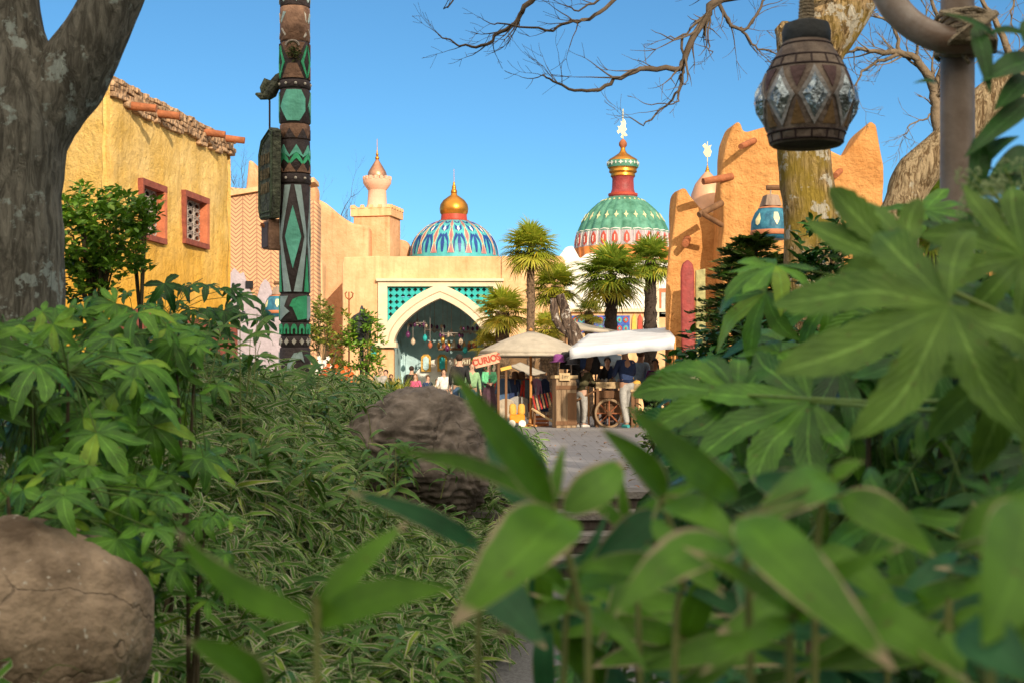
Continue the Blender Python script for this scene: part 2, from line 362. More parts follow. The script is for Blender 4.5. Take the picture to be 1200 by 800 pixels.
# ---------------------------------------------------------------- ground, path, plaza, steps, banks
PZA = 0.6
def path_edges(y):
    xl = -0.62 + 0.045 * y + 0.10 * math.sin(y * 0.9); xr = 1.15 + 0.02 * y + 0.08 * math.sin(y * 0.7 + 1)
    if y < 4: xl -= (4 - y) * 0.0
    return xl, xr
def ground_z(x, y):
    lvl = PZA * sstep(11.6, 12.9, y)
    xl, xr = path_edges(min(max(y, 0), 18))
    hl = sstep(0, 1.9, xl - x) * (0.62 + 0.62 * sstep(4.5, 8.5, y))
    hr = sstep(0, 1.8, x - xr) * (0.75 + 0.15 * sstep(5, 10, y))
    near = sstep(-6, 0.5, y)
    fade = 1 - sstep(14.0, 18.5, y)
    bank = (hl + hr) * near
    z = lvl + bank * fade * (1 - 0.45 * sstep(11.6, 12.9, y))
    z = max(z, 0.55 * (1 - sstep(2.6, 4.6, y)) * sstep(-30, -4, y) * (1 - sstep(3, 6, abs(x)) * .0))
    if y > 13 and abs(x) > 0: z = max(z, PZA)
    return z + (0.05 * noise.noise(Vector((x, y, 0))) * (1 if bank > 0.1 and fade > 0.1 else 0))
def grid(name, xs, ys, zf, m, kind='structure'):
    mb = MB(); vs = [(x, y, zf(x, y)) for y in ys for x in xs]; n = len(xs)
    fs = [(j * n + i, j * n + i + 1, (j + 1) * n + i + 1, (j + 1) * n + i) for j in range(len(ys) - 1) for i in range(n - 1)]
    mb.add(vs, fs); o = mb.build(name, m, angle=180); struct(o, kind); return o
def axis(a, b, st, far):
    v = []; k = a
    while k < b: v.append(k); k += st
    v.append(b); lo = [-f for f in far[::-1] if -f < a]; hi = [f for f in far if f > b]
    return lo + v + hi
m_soil = mat('soil', (0.035, 0.026, 0.018), 0.95, 0.5, 6, 0.9, 30)
xs = axis(-9, 9, 0.3, [12, 18, 30, 60, 150, 600]); ys = [-600, -150, -60, -20, -8, -4] + [0.3 * k for k in range(-4, 68)] + [22, 26, 32, 40, 60, 100, 250, 1200]
grid('ground', xs, ys, lambda x, y: ground_z(x, y) - (0.02 if y > 19 else 0), m_soil)
m_path = mat('gravel_path', (0.20, 0.20, 0.205), 0.9, 0.35, 60, 0.6, 160)
m_pave = mat('paving', (0.30, 0.285, 0.29), 0.85, 0.12, 1.5, 0.15, 60)
def pz(x, y): return 0.03 + 0.012 * noise.noise(Vector((x * 2, y * 2, 1)))
mb = MB(); rows = [0.25 * k for k in range(15, 46)]
for y in rows:
    xl, xr = path_edges(min(max(y, 0), 18)); mb.v += [(xl - 0.15 + (xr - xl + .3) * t / 8, y, pz(xl + t, y) + ground_z(0.3, min(y, 11)) * 0) for t in range(9)]
for j in range(len(rows) - 1):
    for i in range(8): a = j * 9 + i; mb.f.append((a, a + 1, a + 10, a + 9)); mb.mi.append(0); mb.uv.append([(0, 0)] * 4)
struct(mb.build('garden_path', m_path, angle=180))
# plaza: paving slabs laid as one sheet with a slab pattern
mp = bpy.data.materials.new('plaza_slabs'); mp.use_nodes = True; n_ = mp.node_tree; tc = n_.nodes.new('ShaderNodeTexCoord'); bk = n_.nodes.new('ShaderNodeTexBrick')
bk.inputs['Scale'].default_value = 1.6; bk.inputs['Color1'].default_value = (0.34, 0.325, 0.335, 1); bk.inputs['Color2'].default_value = (0.27, 0.26, 0.275, 1); bk.inputs['Mortar'].default_value = (0.17, 0.16, 0.17, 1); bk.inputs['Mortar Size'].default_value = 0.012
n_.links.new(tc.outputs['Object'], bk.inputs[0]); nzz = n_.nodes.new('ShaderNodeTexNoise'); nzz.inputs['Scale'].default_value = 0.5; nzz.inputs['Detail'].default_value = 8
mxx = n_.nodes.new('ShaderNodeMixRGB'); mxx.blend_type = 'MULTIPLY'; mxx.inputs[0].default_value = 0.5; n_.links.new(bk.outputs[0], mxx.inputs[1]); n_.links.new(nzz.outputs[0], mxx.inputs[2])
gm = n_.nodes.new('ShaderNodeBrightContrast'); gm.inputs[1].default_value = 0.04; n_.links.new(mxx.outputs[0], gm.inputs[0]); n_.links.new(gm.outputs[0], n_.nodes['Principled BSDF'].inputs['Base Color']); n_.nodes['Principled BSDF'].inputs['Roughness'].default_value = 0.8
mb = MB(); pl = [(-0.35, 12.8), (2.4, 12.8), (2.8, 18), (14, 19), (22, 30), (22, 75), (-24, 75), (-18, 32), (-4.2, 29), (-1.0, 20)]
mb.add([(x, y, PZA + 0.012) for x, y in pl], [tuple(range(len(pl)))]); struct(mb.build('plaza', mp, smooth=False))
m_step = mat('step_stone', (0.21, 0.195, 0.185), 0.85, 0.3, 5, 0.5, 30)
m_timber = mat('step_riser', (0.09, 0.075, 0.065), 0.85, 0.3, 8, 0.6, 25, kind='wood')
steps = thing('garden_steps', 'low stone garden steps climbing from the gravel path up to the plaza', 'steps', (0.95, 11.4, 0))
for k in range(4):
    z1 = PZA * (k + 1) / 4 + 0.02; y0 = 11.15 + 0.42 * k; mb = MB(); x0, x1 = -1.35, 1.5
    mb.box(((x0 + x1) / 2, (y0 + 12.95) / 2 - 11.4, z1 - 0.03), (x1 - x0, 12.95 - y0, 0.06)); mb.build('tread', m_step, steps, smooth=False)
    mb = MB(); mb.box(((x0 + x1) / 2, y0 + 0.06 - 11.4, z1 - 0.1), (x1 - x0 - 0.06, 0.05, 0.09)); mb.build('riser', m_timber, steps, smooth=False)

# ---------------------------------------------------------------- rocks
def rock(name, label, loc, r, seed, m, sc=(1, 1, 1), amp=0.18, strata=0.0, sub=5, group=None, cat='rock'):
    bm = bmesh.new(); bmesh.ops.create_icosphere(bm, subdivisions=sub, radius=1)
    off = Vector((seed * 7.3, seed * 3.1, seed))
    for v in bm.verts:
        n = v.co.normalized(); d = 1 + amp * noise.noise(n * 1.3 + off) + amp * 0.5 * noise.noise(n * 3 + off) + amp * 0.16 * noise.noise(n * 9 + off)
        if strata: d += strata * (abs((n.z * 6 + noise.noise(n * 2 + off) * 3) % 1 - 0.5) - 0.25) + strata * 0.5 * noise.noise(Vector((n.x * 3, n.y * 3, n.z * 22)) + off)
        v.co = Vector((n.x * sc[0], n.y * sc[1], n.z * sc[2])) * (d * r)
    me = bpy.data.meshes.new(name); bm.to_mesh(me); bm.free(); me.materials.append(m); me.polygons.foreach_set('use_smooth', [True] * len(me.polygons))
    o = bpy.data.objects.new(name, me); COL.objects.link(o); o.location = loc; return tag(o, label, cat, group)
m_boul = mat('boulder', (0.15, 0.105, 0.068), 0.9, 0.4, 4, 0.45, 24, col2=(0.27, 0.205, 0.145))
crack_rock(m_boul, (.05, .035, .025), 1.6)
m_dark = mat('dark_rock', (0.06, 0.046, 0.038), 0.9, 0.45, 6, 1.0, 26, col2=(0.13, 0.105, 0.09))
m_mid = mat('layered_rock', (0.10, 0.08, 0.066), 0.9, 0.35, 4, 0.55, 10, col2=(0.17, 0.14, 0.12)); crack_rock(m_mid, (.02, .016, .014), 1.3, (.22, .2, .17))
p = P(38, 748, 4.0); rock('boulder', 'large smooth brown boulder at the bottom left among the leaves', (p.x, p.y, p.z), 0.325, 3, m_boul, (1.02, 1, 1.02), 0.10)
p = P(490, 538, 11.9); rock('strata_rock', 'big dark layered rock beside the path in front of the market', (p.x, p.y, p.z), 0.62, 5, m_mid, (1.03, 0.9, 0.97), 0.10, 0.10, 6)
for k, (px, py, d, r, lb) in enumerate([(455, 752, 8.0, 0.17, 'dark wet rock edging the path beneath the ground cover'), (405, 800, 7.3, 0.16, 'dark edging rock at the bottom of the picture left of the path'),
        (352, 765, 7.0, 0.15, 'mossy dark rock half hidden in the striped ground cover'), (520, 690, 10.2, 0.16, 'small dark rock at the path edge below the big layered rock')]):
    p = P(px, py, d); rock('edging_rock', lb, (p.x, p.y, p.z), r, 11 + k, m_dark, (1.2, 1, 0.85), 0.25, 0.03, 4, 'rocks edging the path')

random.seed(44); mb = MB(); m_dry = leaf_mat('dry_leaf', (0.12, 0.06, 0.02), (0.30, 0.18, 0.07), .8, None, .2, .1)
for k in range(150):
    y = random.uniform(5, 30); xe1, xe2 = path_edges(min(y, 18)); x = random.choice((xe1 + abs(random.gauss(0, .3)), xe2 - abs(random.gauss(0, .3)), random.uniform(xe1, xe2)))
    z = (PZA + .02) if y > 12.8 else (.045 if y < 11.1 else None)
    if z is None: continue
    a = random.uniform(0, 6.28); l_ = random.uniform(.04, .10); mb.blade((x, y, z), (x + math.cos(a) * l_, y + math.sin(a) * l_, z + random.uniform(0, .02)), (0, 0, 1), l_ * .4, l_ * .2, 4, .4)
o_ = mb.build('fallen_leaves', m_dry, angle=180); o_['kind'] = 'stuff'; o_['label'] = 'dry fallen leaves scattered on the path and plaza'

# ---------------------------------------------------------------- yellow adobe house
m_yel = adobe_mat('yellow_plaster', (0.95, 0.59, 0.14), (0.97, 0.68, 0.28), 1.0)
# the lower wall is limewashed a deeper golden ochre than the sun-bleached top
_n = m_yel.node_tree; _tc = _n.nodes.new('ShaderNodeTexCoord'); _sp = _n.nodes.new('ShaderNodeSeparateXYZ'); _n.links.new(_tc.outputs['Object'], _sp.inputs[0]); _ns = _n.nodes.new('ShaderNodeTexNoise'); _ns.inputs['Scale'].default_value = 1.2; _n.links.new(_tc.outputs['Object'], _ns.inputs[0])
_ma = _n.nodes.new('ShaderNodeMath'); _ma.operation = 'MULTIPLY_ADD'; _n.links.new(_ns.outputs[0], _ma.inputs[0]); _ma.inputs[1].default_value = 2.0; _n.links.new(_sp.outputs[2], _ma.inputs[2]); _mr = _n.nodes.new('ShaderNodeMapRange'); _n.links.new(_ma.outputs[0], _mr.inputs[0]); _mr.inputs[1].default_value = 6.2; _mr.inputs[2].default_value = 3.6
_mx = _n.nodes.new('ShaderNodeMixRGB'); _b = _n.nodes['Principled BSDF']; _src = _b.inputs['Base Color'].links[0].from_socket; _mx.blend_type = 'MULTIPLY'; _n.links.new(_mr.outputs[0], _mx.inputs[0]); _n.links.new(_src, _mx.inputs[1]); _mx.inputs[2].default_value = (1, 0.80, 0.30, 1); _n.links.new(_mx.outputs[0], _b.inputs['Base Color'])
m_rub = mat('rubble_band', (0.30, 0.17, 0.09), 0.95, 0.45, 7, 1.0, 9, col2=(0.42, 0.27, 0.16), kind='vor')
m_red = mat('red_frame', (0.27, 0.075, 0.05), 0.8, 0.25, 6, 0.4, 30)
m_clay = mat('clay_jamb', (0.55, 0.17, 0.08), 0.8, 0.2, 6, 0.3, 30)
m_log = mat('clay_log', (0.33, 0.11, 0.045), 0.75, 0.3, 5, 0.4, 20)
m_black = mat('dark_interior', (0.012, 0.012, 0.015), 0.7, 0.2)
m_iron = mat('lattice', (0.36, 0.30, 0.26), 0.6, 0.2, 10, 0.1)
m_pch = adobe_mat('peach_plaster', (0.72, 0.38, 0.19), (0.82, 0.48, 0.28), 0.6)
m_pch2 = adobe_mat('pale_peach_plaster', (0.78, 0.46, 0.23), (0.86, 0.55, 0.31), 0.4)
m_org = adobe_mat('orange_plaster', (0.78, 0.34, 0.10), (0.90, 0.46, 0.17), 1.3)
def fy(px): return (-7.45 - 0.132 * 26) / ((px - 600) / F - 0.132)     # depth of the long facade at an image column
A = Vector((-7.45, 26.0)); fd = Vector((0.132, 1.0)).normalized(); ang = math.atan2(fd.y, fd.x)
flen = (Vector((PX(270, fy(270)), fy(270))) - A).length
yh = thing('adobe_house', 'yellow adobe house with two barred windows and a rubble parapet', 'house', (A.x, A.y, PZA))
def fs_(px): Y = fy(px); return (Vector((PX(px, Y), Y)) - A).length
topz = PZ(91, 26) - PZA
zw = lambda py, px: PZ(py, fy(px)) - PZA
w1 = (fs_(163), fs_(191), PZ(281, fy(175)) - PZA, PZ(215, fy(175)) - PZA); w2 = (fs_(213.5), fs_(241), PZ(287, fy(226)) - PZA, PZ(229, fy(226)) - PZA)
Mf = Matrix.Rotation(ang, 4, 'Z')      # local x along facade, local -y outward (to the right of the picture)
# facade as a grid with true openings and a noisy hand-plastered surface
def facade():
    us = sorted(set([0, flen] + [w1[0], w1[1], w2[0], w2[1]] + [flen * k / 60 for k in range(61)])); zs = sorted(set([-1.2, topz] + [w1[2], w1[3], w2[2], w2[3]] + [-1.2 + (topz + 1.2) * k / 60 for k in range(61)]))
    mb = MB(); nn = len(us)
    for z in zs:
        for u in us:
            q = Vector((u * 1.1, z * 1.1, 3)); e = 0.05 * noise.noise(q) + 0.03 * noise.noise(q * 3) + 0.016 * noise.noise(q * 9)
            rnd = 0.12 * max(0, 1 - u / 0.15) ** 2 + 0.12 * max(0, 1 - (flen - u) / 0.15) ** 2
            edge = min([abs(u - a) for a in (w1[0], w1[1], w2[0], w2[1])])
            mb.v.append(tuple(Mf @ Vector((u, -e + rnd - 0.04 * max(0, -z / 6 + 0.5), z))))
    for j in range(len(zs) - 1):
        for i in range(nn - 1):
            uc = (us[i] + us[i + 1]) / 2; zc = (zs[j] + zs[j + 1]) / 2
            if any(w[0] < uc < w[1] and w[2] < zc < w[3] for w in (w1, w2)): continue
            a = j * nn + i; mb.f.append((a, a + 1, a + nn + 1, a + nn)); mb.mi.append(0); mb.uv.append([(0, 0)] * 4)
    return mb
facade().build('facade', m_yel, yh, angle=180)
# left face, back and roof as a thick soft mass butted behind the facade
cx = PX(70, 26.6) - A.x
mb = MB()
def wallgrid(mb, p0, p1, z0, z1, n=30):
    p0 = Vector(p0); p1 = Vector(p1); nr = (p1 - p0).normalized().orthogonal(); o = len(mb.v)
    nrm = Vector((-(p1 - p0).y, (p1 - p0).x)).normalized()
    for j in range(n + 1):
        for i in range(n + 1):
            t = i / n; z = z0 + (z1 - z0) * j / n; q = p0.lerp(p1, t); e = 0.05 * noise.noise(Vector((q.x, q.y, z))) + 0.02 * noise.noise(Vector((q.x, q.y, z)) * 5)
            mb.v.append((q.x + nrm.x * e, q.y + nrm.y * e, z))
    for j in range(n):
        for i in range(n): a = o + j * (n + 1) + i; mb.f.append((a, a + 1, a + n + 2, a + n + 1)); mb.mi.append(0); mb.uv.append([(0, 0)] * 4)
B2 = fd * flen
wallgrid(mb, (cx, 0.7), (0.03, 0.0), -1.2, topz)
mb.build('side_wall', m_yel, yh, angle=180)
mb = MB(); prism(mb, [(0.25, -1.2), (flen - 0.1, -1.2), (flen - 0.1, topz - 0.05), (0.25, topz - 0.05)], 0.22, 1.0, M=Mf)
mb2 = MB(); mb2.add([(0, 0.02, topz - 0.02), (B2.x, B2.y, topz - 0.02), (B2.x - 3.5, B2.y + 0.6, topz - 0.02), (cx, 0.75, topz - 0.02)], [(0, 1, 2, 3)]); mb2.build('roof', m_yel, yh, smooth=False)
mb3 = MB(); wallgrid(mb3, (B2.x, B2.y), (B2.x - 3.5, B2.y + 0.6), -1.2, topz, 8); wallgrid(mb3, (B2.x - 3.5, B2.y + .6), (cx, 0.75), -1.2, topz, 8); mb3.build('rear_wall', m_yel, yh, angle=180)
# rubble parapet
bm = bmesh.new(); mbp = MB(); random.seed(3)
for row in range(5):
    u = 0.02
    while u < flen - 0.05:
        wd = random.uniform(0.14, 0.34); hh = 0.1 * random.uniform(0.85, 1.2); z = topz - 0.44 + row * 0.095 + 0.04 * noise.noise(Vector((u, row, 0)))
        if row == 0 and random.random() < 0.45: u += wd; continue
        c = Mf @ Vector((u + wd / 2, -0.0 - random.uniform(0, 0.045), z + hh / 2))
        o = len(mbp.v); mbp.box((0, 0, 0), (wd * 0.97, 0.14, hh * 0.97))
        rz_ = Matrix.Rotation(ang + random.uniform(-.06, .06), 3, 'Z') @ Matrix.Rotation(random.uniform(-.07, .07), 3, 'Y')
        for q in range(o, len(mbp.v)): mbp.v[q] = tuple(rz_ @ (Vector(mbp.v[q]) * random.uniform(0.93, 1.05)) + c)
        u += wd
par = mbp.build('rubble_parapet', m_rub, yh, smooth=False)
bv = par.modifiers.new('b', 'BEVEL'); bv.width = 0.02; bv.segments = 2
# protruding logs
for px, py, ln in [(148, 124, .55), (180, 133, .5), (236, 155, .5), (260, 162, .5)]:
    s_ = fs_(px); z = PZ(py, fy(px)) - PZA; a = Mf @ Vector((s_, 0.1, z + 0.02)); b_ = Mf @ Vector((s_ + 0.12, -ln, z - 0.05))
    mb = MB(); mb.tube([a, a.lerp(b_, .5), b_], [0.085, 0.08, 0.075], 12); mb.build('roof_log', m_log, yh)
for wdw in (w1, w2):
    u0, u1, z0, z1 = wdw; mb = MB(); t = 0.1
    for (a, b_, c, d) in [(u0 - .02, u1 + .02, z1 - t, z1 + .03), (u0 - .02, u1 + .02, z0 - .03, z0 + t * .8), (u0 - .02, u0 + t * 0.5, z0 + t * .8 + .002, z1 - t - .002)]:
        prism(mb, [(a, c), (b_, c), (b_, d), (a, d)], -0.09, 0.3, M=Mf)
    fr = mb.build('window', m_red, yh, smooth=False)
    mb = MB(); prism(mb, [(u1 - t * 1.3, z0 + t * .8 + .003), (u1 + .02, z0 + t * .8 + .003), (u1 + .02, z1 - t - .003), (u1 - t * 1.3, z1 - t - .003)], -0.088, 0.3, M=Mf); mb.build('jamb', m_clay, fr, smooth=False)
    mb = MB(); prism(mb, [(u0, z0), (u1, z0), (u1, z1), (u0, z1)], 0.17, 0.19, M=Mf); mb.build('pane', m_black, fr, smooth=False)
    mb = MB(); nu, nz_ = 3, 5
    for i in range(nu + 1): x = u0 + t + (u1 - u0 - 2 * t) * i / nu; mb.tube([Mf @ Vector((x, 0.09, z0 + t)), Mf @ Vector((x, 0.09, z1 - t))], 0.02, 5)
    for j in range(nz_ + 1): z = z0 + t + (z1 - z0 - 2 * t) * j / nz_; mb.tube([Mf @ Vector((u0 + t * .6, 0.09, z)), Mf @ Vector((u1 - t * .6, 0.09, z))], 0.014, 5)
    for i in range(nu):
        for j in range(nz_):
            cu = u0 + t + (u1 - u0 - 2 * t) * (i + .5) / nu; cz = z0 + t + (z1 - z0 - 2 * t) * (j + .5) / nz_; ru = (u1 - u0 - 2 * t) / nu * .36; rz2 = (z1 - z0 - 2 * t) / nz_ * .36
            mb.tube([Mf @ Vector((cu + ru * math.cos(q * math.pi / 6), 0.09, cz + rz2 * math.sin(q * math.pi / 6))) for q in range(13)], 0.018, 4)
    mb.build('grille', m_iron, fr)
mb = MB(); prism(mb, [(0.1, -1.2), (flen + .05, -1.2), (flen + .05, PZ(344, 30) - PZA - 0.55), (0.1, PZ(344, 30) - PZA - 0.5)], -0.16, -0.03, M=Mf); mb.build('plinth', m_red, yh, smooth=False)

# peach wing behind the trunk
soft('peach_house', [(-6, -0.6), (0.0, -0.6), (0.0, 4.9), (-0.8, 5.1), (-6, 5.2)], 0, 3, m_pch, loc=(PX(80, 28.5), 28.5, PZA), bevel=0.15)
tag(bpy.data.objects['peach_house'], 'plain peach plaster house seen between the lichened trunk and the yellow house', 'house')

# ---------------------------------------------------------------- herringbone wall (left, behind the totem)
mh = bpy.data.materials.new('herringbone'); mh.use_nodes = True; hn = mh.node_tree; tc = hn.nodes.new('ShaderNodeTexCoord'); sx_ = hn.nodes.new('ShaderNodeSeparateXYZ'); hn.links.new(tc.outputs['Object'], sx_.inputs[0])
def HM(op, a, b=None):
    q = hn.nodes.new('ShaderNodeMath'); q.operation = op
    for i, v in enumerate((a, b)):
        if v is None: continue
        if isinstance(v, (int, float)): q.inputs[i].default_value = v
        else: hn.links.new(v, q.inputs[i])
    return q.outputs[0]
tri = HM('PINGPONG', sx_.outputs[0], 0.2); zz = HM('ADD', sx_.outputs[2], HM('MULTIPLY', tri, 0.9)); fr_ = HM('FRACT', HM('MULTIPLY', zz, 8.5)); gap = HM('LESS_THAN', fr_, 0.36)
gap2 = HM('LESS_THAN', HM('PINGPONG', sx_.outputs[0], 0.2), 0.012); gp = HM('MAXIMUM', gap, gap2)
hm = hn.nodes.new('ShaderNodeMixRGB'); hn.links.new(gp, hm.inputs[0]); hm.inputs[1].default_value = (0.66, 0.37, 0.20, 1); hm.inputs[2].default_value = (0.34, 0.18, 0.11, 1)
hn.links.new(hm.outputs[0], hn.nodes['Principled BSDF'].inputs['Base Color']); hb = hn.nodes.new('ShaderNodeBump'); hb.invert = True; hb.inputs['Strength'].default_value = 0.7; hb.inputs['Distance'].default_value = 0.04; hn.links.new(gp, hb.inputs['Height']); hn.links.new(hb.outputs[0], hn.nodes['Principled BSDF'].inputs['Normal'])
hn.nodes['Principled BSDF'].inputs['Roughness'].default_value = 0.9
d = 40; hw = thing('brick_wall', 'tall herringbone brick wall between the yellow house and the totem pole', 'wall', (PX(268, d), d, PZA))
z_ = lambda py, d=40: PZ(py, d) - PZA
wd = L(104, d)
o = soft('wall', [(-0.6, -0.5), (wd, -0.5), (wd, z_(236)), (wd * .7, z_(226)), (0, z_(219)), (-0.6, z_(218))], 0, 0.8, mh, hw, bevel=0.08, disp=0.01)
mb = MB(); mb.box((wd * .5 - .3, 0.35, z_(226) + .11), (wd + .5, 0.98, 0.13), M=Matrix.Rotation(math.atan2(z_(236) - z_(219), wd), 4, 'Y')); mb.build('coping', m_pch2, hw)
m_lav = mat('lavender_plaster', (0.42, 0.36, 0.40), 0.9, 0.15, 4, 0.5, 20)
pts = [(-.1, -.4)]; random.seed(12)
prof = [(270, 322), (275, 315), (282, 322), (286, 318), (290, 330), (296, 345), (301, 352), (306, 335), (311, 328), (316, 332), (320, 345), (328, 340), (336, 352), (345, 362)]
pts += [(L(px - 268, d), z_(py) + random.uniform(-.04, .04)) for px, py in prof] + [(L(80, d), -.4)]
mb = MB(); prism(mb, pts, -0.09, -0.02); o = mb.build('plaster_patch', m_lav, hw, smooth=False)
mb = MB(); mb.box((L(25, d), -0.1, z_(334)), (0.2, 0.1, 0.2)); mb.build('vent', m_black, hw)
soft('chimney', [(0, 0), (L(17, d), 0), (L(16, d), L(20, d)), (L(12, d), L(26, d)), (L(10, d), L(34, d)), (L(4, d), L(36, d)), (L(2, d), L(20, d))], 0.2, 0.9, m_pch, hw, loc=(L(18, d), 0, z_(223)), bevel=0.06)

# ---------------------------------------------------------------- peach walls right of the totem
def softpix(name, label, cat, pts, d, depth, m, base=None, bevel=0.12, disp=0.03, sub=0.5, parent=None, rz=0):
    bx = (pts[0][0] + pts[-1][0]) / 2; loc = (PX(bx, d), d, PZA)
    poly = [(L(px - bx, d), PZ(py, d) - PZA) for px, py in pts]
    o = soft(name, poly, 0, depth, m, parent, loc, rz, bevel, disp, sub)
    return tag(o, label, cat) if label else o
softpix('plaster_wall', 'tall peach wall with a curved top left of the minaret tower', 'wall', [(340, 490), (334, 218), (340, 214), (366, 232), (380, 238), (392, 246), (404, 255), (414, 261), (432, 264), (432, 490)], 52, 1.5, m_pch)
softpix('plaster_wall', 'lower pale pillar of wall directly right of the totem pole', 'wall', [(352, 490), (352, 304), (357, 301), (374, 302), (378, 308), (377, 490)], 45, 1.0, m_pch2, bevel=0.2)
softpix('plaster_wall', 'narrow peach wall edge just right of the upper totem pole', 'wall', [(330, 490), (330, 208), (336, 205), (367, 214), (370, 222), (370, 490)], 50, 1.0, m_pch, bevel=0.2)

# ---------------------------------------------------------------- arch building
m_crm = mat('cream_stone', (0.70, 0.58, 0.42), 0.8, 0.08, 2, 0.2, 20)
m_teal = mat('teal_lattice', (0.03, 0.42, 0.42), 0.7, 0.15, 8, 0.1)
m_tealw = mat('teal_plaster', (0.48, 0.66, 0.68), 0.9, 0.2, 2, 0.3, 12)
m_whitep = mat('white_plaster', (0.78, 0.76, 0.70), 0.85, 0.08, 2, 0.2, 15)
D = 48.0; ab = thing('arch_building', 'pale peach building with a cream pointed archway and teal lattice corners', 'building', (PX(516, D), D, PZA))
X = lambda px: L(px - 516, D)
Z = lambda py: PZ(py, D) - PZA
def arch_fn(cx, hw_, zs, za, p=1.75):
    """pointed arch height above springing at offset x"""
    def f(x):
        t = min(1, abs(x - cx) / hw_)
        return zs + (za - zs) * (0.55 * math.sqrt(max(0, 1 - t * t)) + 0.45 * (1 - t) ** 0.85)
    return f
ain = arch_fn(0, X(570.5), Z(404), Z(350)); aout = arch_fn(0, X(584.5), Z(398), Z(333))
def column_wall(mb, x0, x1, n, zlo, zhi, y0, y1):
    """vertical strips from zlo(x) to zhi(x) between y0 and y1"""
    o = len(mb.v)
    for i in range(n + 1):
        x = x0 + (x1 - x0) * i / n
        for y in (y0, y1):
            for z in (zlo(x), zhi(x)): mb.v.append((x, y, z))
    def ff(*q): mb.f.append(q); mb.mi.append(0); mb.uv.append([(0, 0)] * 4)
    for i in range(n):
        a = o + 4 * i; b = a + 4; ff(a, b, b + 1, a + 1); ff(b + 2, a + 2, a + 3, b + 3); ff(a + 1, b + 1, b + 3, a + 3); ff(b, a, a + 2, b + 2)
    a = o; ff(a, a + 1, a + 3, a + 2); a = o + 4 * n; ff(a + 1, a, a + 2, a + 3)
xf0, xf1 = X(445), X(587)
# wall masses around the framed opening
soft('wall', [(X(403), -.5), (xf0, -.5), (xf0, Z(300)), (X(403), Z(301)), (X(401), Z(310))], 0, 5, m_pch2, ab, bevel=0.05, disp=0.015)
soft('wall', [(xf1, -.5), (X(662), -.5), (X(662), Z(305)), (X(658), Z(300)), (xf1, Z(300))], 0, 5, m_pch2, ab, bevel=0.05, disp=0.015)
mb = MB(); prism(mb, [(xf0 + .004, Z(331)), (xf1 - .004, Z(331)), (xf1 - .004, Z(300.5)), (xf0 + .004, Z(300.5))], 0.03, 5); mb.build('lintel', m_pch2, ab, smooth=False)
# cream frame: jambs, head, arch band
mb = MB(); t = L(9, D)
for (a, b_, c, e) in [(xf0 - .05, xf0 + t, Z(404), Z(329)), (xf1 - t, xf1 + .05, Z(404), Z(329)), (xf0 + t + .003, xf1 - t - .003, Z(336), Z(329))]:
    prism(mb, [(a, c), (b_, c), (b_, e), (a, e)], -0.1, 0.5)
mb.build('arch_frame', m_crm, ab, smooth=False)
mb = MB(); prism(mb, [(xf0 - .1, Z(330)), (xf1 + .1, Z(330)), (xf1 + .1, Z(327)), (xf0 - .1, Z(327))], -0.2, 0.3); mb.build('cornice', m_crm, ab, smooth=False)
mb = MB(); column_wall(mb, X(447.5), X(584.5), 60, lambda x: ain(x) if abs(x) < X(570.5) else Z(404), lambda x: max(aout(x), Z(398)), -0.16, 0.45); mb.build('arch_band', m_crm, ab, angle=30)
mb = MB(); mid = arch_fn(0, X(577), Z(401), Z(342)); mb.tube([(X(455) + (X(577) - X(455)) * i / 50, -0.165, mid(X(455) + (X(577) - X(455)) * i / 50)) for i in range(51)], 0.018, 5); mb.build('moulding', mat('moulding', (0.5, 0.36, 0.24)), ab)
# jamb piers and imposts below springing
for sgn in (-1, 1):
    xa, xb = sorted((sgn * X(570.5), sgn * X(587))); xa2, xb2 = sorted((sgn * X(567), sgn * X(592)))
    mb = MB(); prism(mb, [(xa, -.3), (xb, -.3), (xb, Z(408)), (xa, Z(408))], -0.05, 0.45); mb.build('pier', m_pch2 if sgn < 0 else m_crm, ab, smooth=False)
    mb = MB(); prism(mb, [(xa2, Z(407)), (xb2, Z(407)), (xb2, Z(401)), (xa2, Z(401))], -0.24, 0.5); mb.build('impost', m_crm, ab, smooth=False)
# pierced teal lattice in the spandrels: plus-shaped holes
cell = L(7.2, D)
for sgn in (-1, 1):
    mb = MB(); nx = int((X(580) - 0.05) / cell) + 1
    for i in range(nx):
        for j in range(8):
            cx_ = X(578) - cell * (i + .5); cz_ = Z(336) - cell * (j + .5)
            if cz_ < aout(cx_) - cell * 0.6: continue
            q = cell * 0.36
            for sx2 in (-1, 1):
                for sz2 in (-1, 1): mb.box((sgn * (cx_ + sx2 * (cell - q) / 2), 0.1, cz_ + sz2 * (cell - q) / 2), (q, 0.08, q))
            for ax in (0, 1):
                for s2 in (-1, 1):
                    c_ = (sgn * (cx_ + s2 * (cell / 2 - .018)), 0.1, cz_) if ax == 0 else (sgn * cx_, 0.1, cz_ + s2 * (cell / 2 - .018))
                    mb.box(c_, (0.034, 0.075, cell * .3) if ax == 0 else (cell * .3, 0.075, 0.034))
    mb.build('lattice', m_teal, ab, smooth=False)
